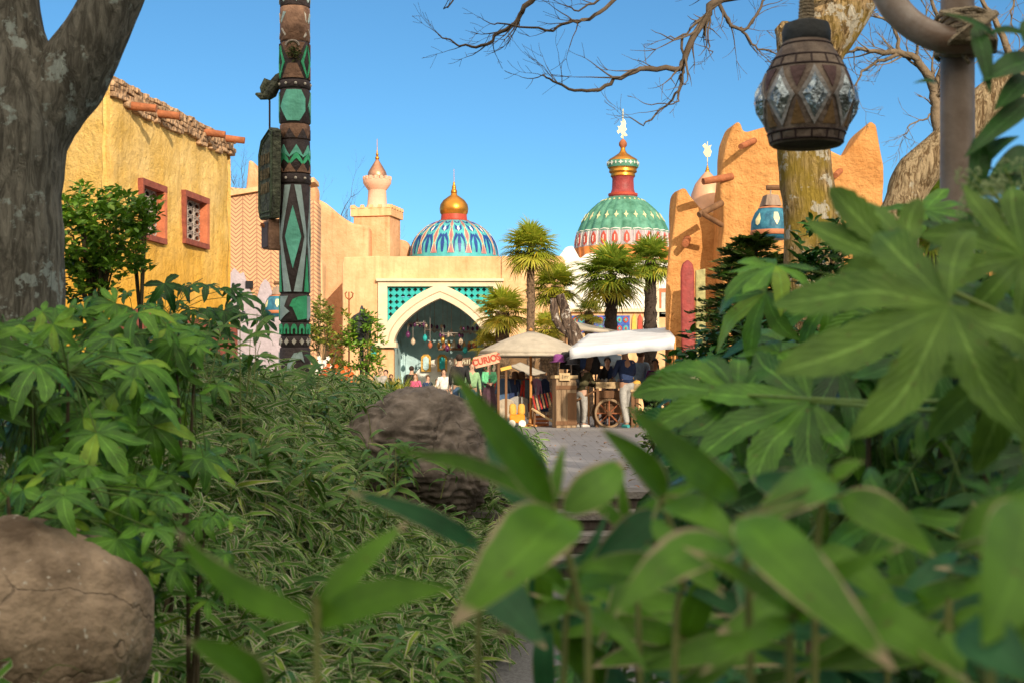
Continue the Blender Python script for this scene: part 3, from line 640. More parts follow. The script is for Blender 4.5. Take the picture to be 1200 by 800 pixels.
# interior of the archway
mb = MB()
x0, x1 = X(447), X(585); y1 = 4.0
def quad(a, b, c, d): mb.add([a, b, c, d], [(0, 1, 2, 3)])
quad((x0 + .35, .5, -.3), (x0 + .35, y1, -.3), (x0 + .35, y1, Z(340)), (x0 + .35, .5, Z(340))); quad((x0 + .35, y1, -.3), (x1 - .35, y1, -.3), (x1 - .35, y1, Z(340)), (x0 + .35, y1, Z(340))); quad((x1 - .35, .5, -.3), (x1 - .35, y1, -.3), (x1 - .35, y1, Z(340)), (x1 - .35, .5, Z(340)))
mb.build('interior_wall', m_tealw, ab, smooth=False)
mb = MB(); quad((x0 + .3, .46, Z(339)), (x1 - .3, .46, Z(339)), (x1 - .3, y1, Z(339)), (x0 + .3, y1, Z(339))); mb.build('ceiling', mat('ceiling_dark', (0.34, 0.36, 0.37)), ab, smooth=False)
# white inner arch with two niches
mb = MB(); wi = arch_fn(X(516), X(556), Z(447), Z(414), 2); column_wall(mb, X(478), X(553), 30, lambda x: -.3, lambda x: wi(x), 2.6, 2.8); mb.build('inner_arch', m_whitep, ab)
m_gold = mat('gilding', (0.62, 0.36, 0.08), 0.35, 0.25, 12, 0.2, 30, metal=0.7)
m_gold2 = mat('gold_leaf', (0.58, 0.25, 0.04), 0.36, 0.12, 3, 0.05, 20, metal=0.85)
m_copper = mat('copper', (0.52, 0.27, 0.17), 0.38, 0.2, 5, 0.15, 20, metal=0.75)
for k, (px, c_) in enumerate([(494, m_tealw), (514, m_teal)]):
    mb = MB(); prism(mb, [(X(px - 6), Z(434)), (X(px + 6), Z(434)), (X(px + 6), Z(416)), (X(px + 3), Z(413)), (X(px - 3), Z(413)), (X(px - 6), Z(416))], 2.45, 2.6)
    h_ = mb.build('hanging_shield', m_gold, ab, smooth=False); mb = MB(); prism(mb, [(X(px - 3.5), Z(430)), (X(px), Z(433)), (X(px + 3.5), Z(430)), (X(px + 3.5), Z(418)), (X(px), Z(415)), (X(px - 3.5), Z(418))], 2.40, 2.46); mb.build('shield_inlay', c_, h_, smooth=False)
# timber shelf and chandeliers
m_wood = mat('brown_wood', (0.17, 0.085, 0.04), 0.75, 0.3, 5, 0.4, 18, kind='wood')
mb = MB(); mb.box((X(535), 2.2, Z(407)), (L(50, D), 0.8, 0.07)); mb.build('gallery_shelf', m_wood, ab)
m_glass = mat('lamp_glass', (0.55, 0.42, 0.30), 0.2, 0.3, 3, 0)
m_purple = mat('purple_glass', (0.12, 0.03, 0.10), 0.25, 0.3, 3, 0)
random.seed(5)
for k, (px, py, r, yy, lb) in enumerate([(489, 378, .32, 1.6, 'iron chandelier nearest the left side of the archway'), (509, 386, .36, 2.2, 'iron chandelier left of the arch centre'), (529, 390, .40, 1.4, 'largest iron chandelier under the arch point'), (551, 388, .34, 1.9, 'iron chandelier beside the palm at the right of the archway')]):
    p = Vector((PX(px, D + yy), D + yy, PZ(py, D + yy))); ch = thing('chandelier', lb, 'chandelier', p, group='chandeliers hanging in the archway')
    mb = MB(); mb.tube([(0, 0, 0), (0, 0, PZ(340, D) - p.z)], 0.012, 5); mb.build('chain', m_iron, ch)
    mb = MB(); mb.lathe([(0.0, -.14), (0.05, -.1), (0.03, 0), (0.06, .06), (0.015, .14)], seg=8)
    for a in range(6):
        t_ = a * math.pi / 3 + .3; mb.tube([(0, 0, .05), (math.cos(t_) * r * .5, math.sin(t_) * r * .5, -.08), (math.cos(t_) * r, math.sin(t_) * r, -.02), (math.cos(t_) * r, math.sin(t_) * r, .05)], 0.013, 5)
    mb.tube([(math.cos(q * math.pi / 8) * r, math.sin(q * math.pi / 8) * r, -.02) for q in range(17)], 0.012, 4); mb.build('frame', m_iron, ch)
    for a in range(6): t_ = a * math.pi / 3 + .3; mb = MB(); mb.lathe([(0.01, -.07), (.045, -.03), (.05, .04), (.02, .09), (0.0, .1)], (math.cos(t_) * r, math.sin(t_) * r, .08 if k % 2 else -.1), 8); mb.build('lamp', m_glass if (a + k) % 3 == 0 else m_purple, ch)

random.seed(31); VM = [mat('vase_ochre', (.5, .3, .1), .5, .2), mat('vase_rust', (.4, .12, .06), .5, .2), m_gold, mat('vase_cream', (.6, .52, .4), .5, .1), m_purple]
for k, nm in enumerate(['leftmost', 'second', 'third', 'fourth', 'fifth', 'sixth', 'seventh', 'rightmost']):
    t_ = thing('vase', nm + ' vase from the left on the shelf inside the archway', 'vase', (PX(514 + k * 6, D + 1.95), D + 1.95, PZ(407, D) + .04), 0, 'vases on the archway shelf'); r = random.uniform(.07, .11); mb = MB(); mb.lathe([(r * .6, 0), (r, r * .9), (r * .8, r * 1.9), (r * .35, r * 2.4), (r * .5, r * 2.9)], seg=12); mb.build('pot', VM[k % 5], t_)
for k, (px, py) in enumerate([(478, 392), (484, 400), (498, 396), (504, 404), (519, 398), (524, 408), (540, 400), (545, 410), (556, 404), (561, 396)]):
    nm = ['first', 'second', 'third', 'fourth', 'fifth', 'sixth', 'seventh', 'eighth', 'ninth', 'tenth'][k]; dd = D + 1.2 + .15 * (k % 3); t_ = thing('pendant_lamp', nm + ' small coloured glass lamp from the left strung under the arch', 'lamp', P(px, py, dd), 0, 'small glass lamps strung in the archway'); mb = MB(); mb.lathe([(.02, -.12), (.08, -.05), (.085, .03), (.04, .1), (.015, .13)], seg=10); mb.build('glass', [m_purple, m_glass, m_teal, VM[1], m_gold][k % 5], t_); mb = MB(); mb.tube([(0, 0, .12), (0, 0, PZ(341, D) - t_.location.z)], .008, 4); mb.build('chain', m_iron, t_)
# oval plaques left of the arch
for px, py, lb in [(438, 412, 'gold framed oval plaque on the peach wall left of the arch'), ]:
    p = P(px, py, D - .06); t_ = thing('plaque', lb, 'plaque', p); mb = MB(); mb.tube([(math.cos(q * math.pi / 10) * L(5, D), -.03, math.sin(q * math.pi / 10) * L(9, D)) for q in range(21)], 0.04, 6); mb.build('frame', m_gold, t_)
    mb = MB(); n = 20; prism(mb, [(math.cos(q * 2 * math.pi / n) * L(4.4, D), math.sin(q * 2 * math.pi / n) * L(8.4, D)) for q in range(n)], -.03, .03); mb.build('panel', m_teal, t_)

# ---------------------------------------------------------------- minaret tower
D2 = 54.0; mn = thing('minaret', 'slim peach minaret with a copper dome on a square crenellated tower', 'tower', (PX(442, D2), D2, PZA)); s = lambda n: L(n, D2); zz = lambda py: PZ(py, D2) - PZA
m_min = mat('minaret_pink', (0.68, 0.42, 0.30), 0.85, 0.12, 2, 0.3, 15)
mb = MB(); mb.box((0, 0, (zz(256) - .3) / 2), (s(44), s(44), zz(256) + .3), R(-12)); o = mb.build('tower_shaft', m_pch, mn, smooth=False); bv = o.modifiers.new('b', 'BEVEL'); bv.width = .05; bv.segments = 2
mb = MB(); mb.box((0, 0, zz(251)), (s(49), s(49), s(10)), R(-12))
for sx2 in range(5):
    for (ax, ay) in ((sx2 * 2 - 4, -4.4), (sx2 * 2 - 4, 4.4), (-4.4, sx2 * 2 - 4), (4.4, sx2 * 2 - 4)):
        v = Matrix.Rotation(R(-12), 3, 'Z') @ Vector((ax * s(5.3), ay * s(5.3), 0)); mb.box((v.x, v.y, zz(245)), (s(5), s(4), s(4)), R(-12), top=.7)
mb.build('crenel_cap', m_pch2, mn, smooth=False)
mb = MB(); mb.lathe([(s(15), zz(247)), (s(13), zz(243)), (s(11.5), zz(240)), (s(10.5), zz(224)), (s(11), zz(222))], seg=28); mb.build('column', m_min, mn)
mb = MB(); mb.lathe([(s(11), zz(223)), (s(14), zz(219)), (s(16.5), zz(215)), (s(16.5), zz(211)), (s(12), zz(210.5)), (s(12), zz(208))], seg=28)
for k in range(16): a = k * math.pi / 8; mb.box((math.cos(a) * s(15.6), math.sin(a) * s(15.6), zz(209.5)), (s(2.4), s(3), s(4)), a)
mb.build('gallery', m_min, mn)
mb = MB(); mb.lathe([(s(10.5), zz(210)), (s(11.5), zz(206)), (s(10.5), zz(202)), (s(7), zz(196)), (s(3.2), zz(190)), (s(1.4), zz(187))], seg=28); mb.build('dome', m_copper, mn)
def finial(parent, s, zz, py0, py1, m, r=2.6, nb=3):
    mb = MB(); pr = [(s(1.2), zz(py0 + 1))]; n = 26; hgt = py0 - py1
    for i in range(n + 1):
        t = i / n; py = py0 - hgt * t; rr = 0.5
        for c, rad in ((0.10, r), (0.28, r * .75), (0.42, r * .5)):
            q = (t - c) * hgt / rad
            if abs(q) < 1: rr = max(rr, rad * math.sqrt(1 - q * q))
        pr.append((s(rr * (1 - .5 * t)), zz(py)))
    mb.lathe(pr, seg=10); return mb.build('finial', m, parent)
finial(mn, s, zz, 188, 163, m_gold2)
# small peach block between tower and dome
softpix('plaster_wall', 'small rounded peach parapet block between the minaret and the blue dome', 'wall', [(466, 305), (466, 282), (470, 280), (477, 282), (480, 288), (480, 305)], 55, 1.2, m_pch, bevel=.1)

# ---------------------------------------------------------------- domes
def prof_surf(prof):
    """prof: list of (r,z) with t in 0..n-1 interpolated; returns surf(a,t)"""
    def at(t):
        t = max(0, min(len(prof) - 1.0001, t)); i = int(t); f = t - i
        return (prof[i][0] * (1 - f) + prof[i + 1][0] * f, prof[i][1] * (1 - f) + prof[i + 1][1] * f)
    def surf(a, t):
        r, z = at(t); r2, z2 = at(t + .05); r1, z1 = at(t - .05); dr, dz = r2 - r1, z2 - z1; l = math.hypot(dr, dz) or 1
        # t runs from the rim upwards: outward normal
        nr, nz_ = dz / l, -dr / l
        if nr < 0 and dr > 0: nr, nz_ = nr, nz_
        return Vector((r * math.cos(a), r * math.sin(a), z)), Vector((nr * math.cos(a), nr * math.sin(a), nz_))
    return surf
D3 = 55.0; bd = thing('blue_dome', 'dome of blue and teal palmettes with a golden onion finial above the archway', 'dome', (PX(532, D3), D3, PZA)); s = lambda n: L(n, D3); zz = lambda py: PZ(py, D3) - PZA
m_lteal = mat('light_teal_tile', (0.07, 0.38, 0.42), 0.45, 0.2, 4, 0.1, 20); m_blue = mat('cobalt_tile', (0.012, 0.05, 0.24), 0.4, 0.2, 4, 0.1, 20)
m_pink = mat('mauve_tile', (0.38, 0.15, 0.16), 0.5, 0.2, 4, 0.1); m_sand = mat('sand_tile', (0.66, 0.48, 0.30), 0.5, 0.15, 4, 0.1); m_redt = mat('vermilion', (0.42, 0.06, 0.035), 0.5, 0.15, 4, 0.1); m_gut = mat('grey_rim', (0.2, 0.22, 0.24), 0.6)
pr = []
for i in range(11):
    t = i / 10; a = t * R(72); pr.append((s(52) * math.cos(a) ** .95, zz(301) + s(41.5) * math.sin(a) / math.sin(R(72))))
mb = MB(); mb.lathe([(s(52), -.4)] + pr, seg=64); mb.build('dome_shell', m_lteal, bd, angle=60)
sf = prof_surf(pr); NP = 16; seg = 2 * math.pi / NP; BL = []; PK = []; SA = []; WH = []
for k in range(NP):
    c = -math.pi / 2 + seg * (k + .5) - seg * .07
    def q(pts): return [(c + x * seg, t) for x, t in pts]
    for sg in (-1, 1):
        BL.append(q([(sg * .30, 0), (sg * .40, 0), (sg * .33, 3.0), (sg * .2, 4.6), (sg * .05, 3.9), (sg * .16, 3.2), (sg * .27, 2.4)]))
        BL.append(q([(sg * .08, 6.3), (sg * .30, 7.2), (sg * .25, 5.6), (sg * .02, 5.0)]))
        BL.append(q([(sg * .03, 8.2), (sg * .3, 8.9), (sg * .28, 8.2), (sg * .03, 7.6)]))
    BL.append(q([(-.05, .2), (.05, .2), (.11, 2.2), (.04, 4.3), (-.04, 4.3), (-.11, 2.2)]))
    WH.append(q([(0, 4.9), (.1, 5.7), (0, 6.7), (-.1, 5.7)]))
    e = .5
    PK.append(q([(e - .13, 0), (e + .13, 0), (e, 2.0)])); PK.append(q([(e, 2.2), (e + .1, 3.9), (e, 5.9), (e - .1, 3.9)])); PK.append(q([(e, 6.1), (e + .12, 7.6), (e, 9.6), (e - .12, 7.6)]))
    for sg in (-1, 1): SA.append(q([(e + sg * .15, 0), (e + sg * .19, 0), (e + sg * .05, 2.2), (e + sg * .15, 3.9), (e + sg * .06, 6.0), (e + sg * .16, 7.6), (e + sg * .14, 7.6), (e + sg * .02, 6.0), (e + sg * .11, 3.9), (e + sg * .02, 2.2)]))
wrap(BL, sf, 0.012, 'palmettes', m_blue, bd, .1, 1); wrap(PK, sf, 0.014, 'mauve_lozenges', m_pink, bd, .1, 1); wrap(SA, sf, 0.016, 'sand_borders', m_sand, bd, .1, 1); wrap(WH, sf, .012, 'white_lozenges', m_whitep, bd, .1, 1)
mb = MB(); mb.lathe([(s(17), zz(262)), (s(18), zz(259)), (s(15.5), zz(258)), (s(15), zz(252))], seg=32); mb.build('neck', m_redt, bd)
mb = MB(); mb.lathe([(s(13.5), zz(254)), (s(16.3), zz(250)), (s(17), zz(245)), (s(16), zz(240)), (s(12.5), zz(235)), (s(7), zz(231)), (s(4), zz(229)), (s(3), zz(226))], seg=32); mb.build('onion', m_gold2, bd)
finial(bd, s, zz, 228, 198, m_gold2, 4)

D4 = 60.0; gd = thing('green_dome', 'large ribbed green dome with a red neck and gilded lantern behind the palms', 'dome', (PX(730, D4), D4, PZA)); s = lambda n: L(n, D4); zz = lambda py: PZ(py, D4) - PZA
m_green = mat('green_tile', (0.05, 0.19, 0.12), 0.5, 0.25, 3, 0.1, 20, col2=(0.09, 0.25, 0.18)); m_orng = mat('orange_tile', (0.62, 0.2, 0.05), 0.5, 0.2, 4, 0.1); m_grey = mat('lilac_grey', (0.36, 0.30, 0.33), 0.55, 0.15, 4, 0.1); m_wht = mat('white_trim', (0.62, 0.60, 0.56), 0.6, 0.08)
NR = 26
def wob(a, j): return 1 + 0.045 * abs(math.sin(a * NR / 2)) 
pr = [(52.5, 312), (53.5, 305), (54, 299), (54.5, 292), (54, 283), (52.5, 275), (50.5, 269), (47, 261), (42, 252.5), (36, 245.5), (29, 239), (21, 234), (16, 231.5)]
prm = [(s(a), zz(b)) for a, b in pr]
def sect(i0, i1, m, nm):
    mb = MB(); mb.lathe(prm[i0:i1 + 1], seg=NR * 8, wob=wob, cap=False); return mb.build(nm, m, gd, angle=60)
mb = MB(); mb.lathe([(s(52), -.4), (s(52.5), zz(312))], seg=48); mb.build('drum', m_crm, gd)
sect(0, 3, m_orng, 'orange_skirt'); sect(3, 5, m_grey, 'patterned_belt'); sect(5, 12, m_green, 'dome_shell')
sf = prof_surf(prm)
def sfw(a, t):
    p, n = sf(a, t); w_ = wob(a, 0); return Vector((p.x * w_, p.y * w_, p.z)), n
WH = []; RD = []; WL = []
for k in range(NR):
    c = (k + .5) * 2 * math.pi / NR; g = 2 * math.pi / NR
    q = lambda pts: [(c + x * g, t) for x, t in pts]
    RD.append(q([(0, 3.1), (.26, 3.5), (.22, 4.3), (0, 4.9), (-.22, 4.3), (-.26, 3.5)]))
    WH += [q([(-.36, 5.0), (-.32, 5.0), (-.32, 3.1), (-.36, 3.1)]), q([(.32, 5.0), (.36, 5.0), (.36, 3.1), (.32, 3.1)]), q([(-.45, 5.25), (0, 5.4), (.45, 5.25), (.45, 5.1), (0, 5.25), (-.45, 5.1)])]
    WL += [q([(0, 7.0), (.07, 7.35), (.25, 7.5), (.07, 7.65), (0, 8.1), (-.07, 7.65), (-.25, 7.5), (-.07, 7.35)])]
    WL += [q([(0, 10.4), (.2, 10.6), (0, 10.8), (-.2, 10.6)])]
    WH.append(q([(-.03, 3.5), (.03, 3.5), (.03, 4.3), (-.03, 4.3)]))
[wrap([q_], sfw, 0.02, 'red_medallion', m_redt, gd, .06, .5) for q_ in RD]; wrap(WH, sfw, .028, 'white_borders', m_wht, gd, .06, .5); [wrap([q_], sfw, .02, 'flower_motif', mat('pale_yellow', (0.6, 0.55, 0.32), .6, .1), gd, .06, .5) for q_ in WL]
mb = MB(); mb.lathe([(s(16.5), zz(231.5)), (s(17), zz(229)), (s(14.5), zz(227)), (s(13), zz(222)), (s(12.5), zz(210)), (s(13.5), zz(208))], seg=32); mb.build('neck', mat('crimson', (0.28, 0.045, 0.045), .5, .2, 6, .3, 10), gd)
mb = MB(); mb.lathe([(s(17.2), zz(230)), (s(17.4), zz(227.5)), (s(14.6), zz(226.5))], seg=32); mb.build('neck_ring', m_redt, gd)
mb = MB(); mb.lathe([(s(12), zz(209)), (s(14.5), zz(207)), (s(14), zz(204)), (s(16.5), zz(202)), (s(16), zz(199)), (s(18), zz(196)), (s(17.8), zz(189)), (s(16), zz(187)), (s(11), zz(184)), (s(5), zz(180)), (s(3), zz(177)), (s(2.4), zz(173))], seg=32); mb.build('lantern', m_gold2, gd)
mb = MB(); mb.lathe([(s(17.9), zz(197)), (s(18.6), zz(194)), (s(18.4), zz(191)), (s(17.7), zz(189))], seg=32); mb.build('lantern_band', m_green, gd)
s18 = prof_surf([(s(18.0), zz(197)), (s(18.62), zz(194)), (s(18.5), zz(191)), (s(17.8), zz(189))]); ST = []
for k in range(10):
    c = k * .628 + .1; ST.append([(c, .6), (c + .05, 1.2), (c + .18, 1.5), (c + .05, 1.8), (c, 2.5), (c - .05, 1.8), (c - .18, 1.5), (c - .05, 1.2)]); ST.append([(c + .31, .9), (c + .37, 1.5), (c + .31, 2.2), (c + .25, 1.5)])
wrap(ST, s18, .02, 'star_motifs', m_wht, gd, .1, .5)
mb = MB(); mb.lathe([(s(2.4), zz(174)), (s(4.6), zz(171)), (s(4.8), zz(168)), (s(3), zz(165)), (s(.8), zz(163))], seg=16); mb.build('ball', m_log, gd)
mb = MB(); mb.tube([(0, 0, zz(165)), (0, 0, zz(128))], s(.6), 6)
fig = [(-3, 161), (-1, 158), (-3, 155), (-6, 157), (-8, 154), (-5, 152), (-7, 148), (-4, 149), (-2, 146), (-3, 142), (0, 144), (2, 140), (4, 145), (3, 149), (5, 152), (2, 155), (6, 159), (3, 160), (0, 158), (-1, 162)]
prism(mb, [(s(a * .9), zz(b)) for a, b in fig], -s(.8), s(.8)); mb.build('weather_vane', mat('gold_vane', (0.85, 0.72, 0.35), .4, .1, 3, 0, metal=.3), gd)

# ---------------------------------------------------------------- white market house behind the palms
D5 = 56.0
softpix('white_house', 'white plaster house with rounded gables behind the tall palms', 'house', [(640, 495), (640, 305), (648, 298), (652, 300), (655, 303), (663, 290), (671, 288), (680, 304), (688, 297), (697, 296), (703, 306), (712, 305), (790, 305), (800, 310), (800, 495)], D5, 3, m_whitep, bevel=.1)
tw = thing('tile_frontage', 'shop front with a strip of red and blue patterned tiles under the palms', 'shop front', (PX(712, 50), 50, PZA)); zz = lambda py: PZ(py, 50) - PZA; s = lambda n: L(n, 50)
mb = MB(); prism(mb, [(s(-50), -.3), (s(80), -.3), (s(80), zz(366)), (s(-50), zz(366))], 0, .8); mb.build('wall', m_pch2, tw, smooth=False)
mb = MB(); prism(mb, [(s(-53), zz(366)), (s(82), zz(366)), (s(82), zz(362)), (s(-53), zz(362))], -.15, .9); mb.build('cornice', m_crm, tw, smooth=False)
m_tb = mat('tile_blue', (0.04, 0.10, 0.42), .4, .3, 9, .1); random.seed(2); mbs = [MB(), MB(), MB()]
prism(mbs[0], [(s(-42), zz(390)), (s(26), zz(390)), (s(26), zz(370)), (s(-42), zz(370))], -.04, .02)
for i in range(9):
    for j in range(2):
        px, py = -38 + i * 7.4, 375 + j * 10; n = 10; M_ = [(s(px + 3.1 * math.cos(q * .628)), zz(py) + s(3.6 * math.sin(q * .628))) for q in range(n)]
        prism(mbs[1 + (i + j) % 2], M_, -.07, -.03); prism(mbs[2 - (i + j) % 2], [(x * 1, z) for x, z in [(s(px), zz(py + 2)), (s(px + 1.6), zz(py)), (s(px), zz(py - 2)), (s(px - 1.6), zz(py))]], -.09, -.06)
for b_, m in zip(mbs, (m_tb, m_redt, m_lteal)): b_.build('tile_panel', m, tw, smooth=False)
m_yw = mat('yellow_paint', (0.75, 0.42, 0.08), .7, .15)
for px, m in ((31, m_yw), (38, m_redt), (44, m_whitep)): mb = MB(); prism(mb, [(s(px - 3), zz(392)), (s(px + 3), zz(392)), (s(px + 2), zz(372)), (s(px), zz(368)), (s(px - 2), zz(372))], -.08, -.01); mb.build('arched_panel', m, tw, smooth=False)
wn = MB(); 
for (a, b_, c, e) in [(54, 60, 300, 395), (72, 78, 300, 395)]: prism(wn, [(s(a), zz(e)), (s(b_), zz(e)), (s(b_), zz(c)), (s(a), zz(c))], -.12, .1)
wn.build('post', m_crm, tw, smooth=False)
mb = MB(); prism(mb, [(s(60.2), zz(372)), (s(71.8), zz(372)), (s(71.8), zz(338)), (s(60.2), zz(338))], 0, .2); wi_ = mb.build('window', m_clay, tw, smooth=False)
mb = MB(); prism(mb, [(s(63), zz(368)), (s(69), zz(368)), (s(69), zz(343)), (s(63), zz(343))], -.03, .02); mb.build('pane', mat('pale_glass', (0.45, 0.52, 0.5), .3, .2, 3, 0), wi_, smooth=False)
# ---------------------------------------------------------------- orange adobe fort on the right
DO = 33.0; of = thing('adobe_fort', 'big orange adobe fort with tall rounded horns right of the palms', 'building', (PX(880, DO), DO, PZA))
s = lambda n: L(n, DO); zo = lambda py, d=DO: PZ(py, d) - PZA
def op(pts, y0, y1, nm, m=m_org, bevel=.18, disp=.05):
    return soft(nm, [(s(px - 880), zo(py)) for px, py in pts], y0, y1, m, of, bevel=bevel, disp=disp, sub=.35)
op([(783, 500), (782, 300), (785, 250), (788, 226), (793, 219), (800, 219), (807, 228), (815, 236), (822, 244), (832, 247), (850, 248), (850, 500)], 0.0, 0.7, 'low_wing', bevel=.3, disp=.07)
op([(838, 500), (839, 250), (842, 190), (845, 170), (850, 155), (856, 150), (861, 154), (864, 163), (870, 166), (890, 160), (902, 156), (930, 158), (952, 180), (975, 190), (985, 176), (995, 160), (1004, 151), (1012, 156), (1017, 170), (1022, 200), (1028, 260), (1028, 500)], -0.9, 0.1, 'main_wall', bevel=.32, disp=.08)
op([(1015, 500), (1017, 235), (1030, 232), (1060, 236), (1110, 236), (1200, 245), (1300, 250), (1300, 500)], 0.3, 2.5, 'right_wing')
for (a, b_, r) in [((858, 207, -.9), (824, 213, -1.2), .085), ((884, 165, -1.0), (868, 172, -1.7), .07), ((846, 238, -1.0), (819, 252, -1.4), .075), ((846, 264, -1.0), (822, 250, -1.4), .06), ((806, 279, 0.1), (803, 286, -.5), .09), ((985, 200, -.8), (979, 206, -1.4), .07)]:
    pa, pb = P(a[0], a[1], DO + a[2]), P(b_[0], b_[1], DO + b_[2]); o_ = Vector(of.location); mb = MB(); mb.tube([pa - o_, pa.lerp(pb, .5) - o_, pb - o_], [r, r, r * .9], 10); mb.build('roof_log', m_log if a[0] not in (846,) else m_wood, of)
# boards leaning on the wall
m_mar = mat('maroon_board', (0.27, 0.045, 0.04), .6, .25, 5, .3, 15); m_olv = mat('olive_board', (0.33, 0.30, 0.13), .7, .3, 8, .3, 20)
softpix('board', 'tall maroon rounded board standing against the orange fort', 'board', [(799, 440), (798, 318), (800, 309), (806, 304), (812, 309), (814, 318), (815, 440)], 31.85, .12, m_mar, bevel=.04, disp=.005)
softpix('board', 'pale olive painted board beside the maroon board', 'board', [(815.5, 440), (815.5, 317), (827, 315), (827, 440)], 31.9, .1, m_olv, bevel=.02, disp=.005)
# copper dome rising behind the fort's low wing
D6 = 36.0; cd = thing('copper_dome', 'pointed peach copper dome with a small vane behind the orange fort', 'dome', (PX(829, D6), D6, PZA)); s6 = lambda n: L(n, D6); z6 = lambda py: PZ(py, D6) - PZA
mb = MB(); mb.lathe([(s6(21), 0), (s6(21), z6(245)), (s6(20), z6(238)), (s6(19), z6(228)), (s6(14.5), z6(216)), (s6(7.5), z6(207)), (s6(2), z6(201))], seg=32); mb.build('dome_shell', mat('peach_copper', (0.66, 0.36, 0.22), .45, .12, 3, .1, 15, metal=.35), cd)
finial(cd, s6, z6, 203, 186, m_gold2, 3)
mb = MB(); mb.tube([(0, 0, z6(190)), (0, 0, z6(166))], .012, 5); prism(mb, [(s6(a), z6(b_)) for a, b_ in [(-2, 184), (3, 184), (5, 178), (3, 174), (5, 170), (0, 172), (-3, 168), (-6, 171), (-3, 175), (-5, 179)]], -.015, .015); mb.build('vane', mat('pale_vane', (0.75, 0.66, 0.42), .5, .1, 3, 0), cd)

# blue jar lanterns with wooden caps
m_bjar = mat('blue_jar', (0.02, 0.11, 0.20), .5, .25, 6, .3, 14, col2=(0.04, 0.19, 0.27)); m_capw = mat('grey_wood', (0.27, 0.19, 0.14), .8, .3, 6, .5, 20, kind='wood'); m_drop = mat('cream_glass', (0.75, 0.66, 0.36), .3, .1, 3, 0); m_band = mat('terracotta_band', (0.45, 0.17, 0.08), .7, .2, 6, .3, 20)
def blue_jar(px, py, d, rpx, label, postx=None, topx=0):
    r = L(rpx, d); p = P(px, py, d); t = thing('jar_lantern', label, 'lantern', p)
    pr = [(r * .75, -r * 1.0), (r * .97, -r * .78), (r, -r * .45), (r * .97, -r * .1), (r * .8, r * .35), (r * .58, r * .6), (r * .4, r * .66)]
    mb = MB(); mb.lathe(pr, seg=28); mb.build('jar', m_bjar, t); mb = MB(); mb.lathe([(r * .99, -r * .8), (r * 1.03, -r * .74), (r * 1.03, -r * .62), (r * 1.0, -r * .55)], seg=28, cap=False); mb.build('band', m_band, t)
    mb = MB(); mb.lathe([(r * .64, r * .56), (r * .6, r * .62), (r * .3, r * .72)], seg=20); mb.build('rim', m_band, t)
    mb = MB(); mb.lathe([(r * .62, r * .7), (r * .42, r * 1.25), (r * .1, r * 1.3)], seg=4, a0=math.pi / 4 + .2); mb.build('cap', m_capw, t, smooth=False)
    sf = prof_surf(pr); D_ = []
    for k in range(6): c = -math.pi / 2 + .15 + k * math.pi / 3; D_.append([(c, 3.9), (c + .17, 3.2), (c + .12, 2.55), (c, 2.3), (c - .12, 2.55), (c - .17, 3.2)] if k % 2 else [(c, 2.3), (c + .17, 3.2), (c + .12, 3.9), (c - .12, 3.9), (c - .17, 3.2)])
    for k, dd in enumerate(D_): wrap([dd], sf, r * .012, 'glass_drop', m_drop, t, .1, .5)
    mb = MB(); mb.tube([(0, 0, r * 1.25), (0, 0, r * 1.6)], r * .04, 6); mb.build('hook', m_iron, t); return t
blue_jar(903, 258, 24, 23, 'blue jar lantern with a wooden cap, half hidden behind the lichened tree trunk')
p = P(903, 258, 24); pt = thing('lantern_bracket', 'dark timber bracket carrying the blue jar lantern behind the tree trunk', 'bracket', (p.x + .05, 24, PZA))
mb = MB(); mb.tube([(.75, .0, 0), (.75, 0, p.z - PZA + .62)], .07, 8); mb.build('post', m_wood, pt); mb = MB(); mb.tube([(.9, 0, p.z - PZA + .55), (-.12, 0, p.z - PZA + .55)], .045, 8); mb.build('arm', m_wood, pt)
blue_jar(325, 356, 24, 15, 'small blue jar lantern peeking out left of the totem pole below its signs')
p = P(325, 356, 24); pt = thing('lantern_bracket', 'timber post with an arm carrying the small blue jar lantern behind the totem pole', 'bracket', (p.x, 24, PZA))
mb = MB(); mb.tube([(.3, .0, 0), (.3, 0, p.z - PZA + .42)], .05, 8); mb.build('post', m_wood, pt); mb = MB(); mb.tube([(.36, 0, p.z - PZA + .35), (-.06, 0, p.z - PZA + .35)], .03, 8); mb.build('arm', m_wood, pt)

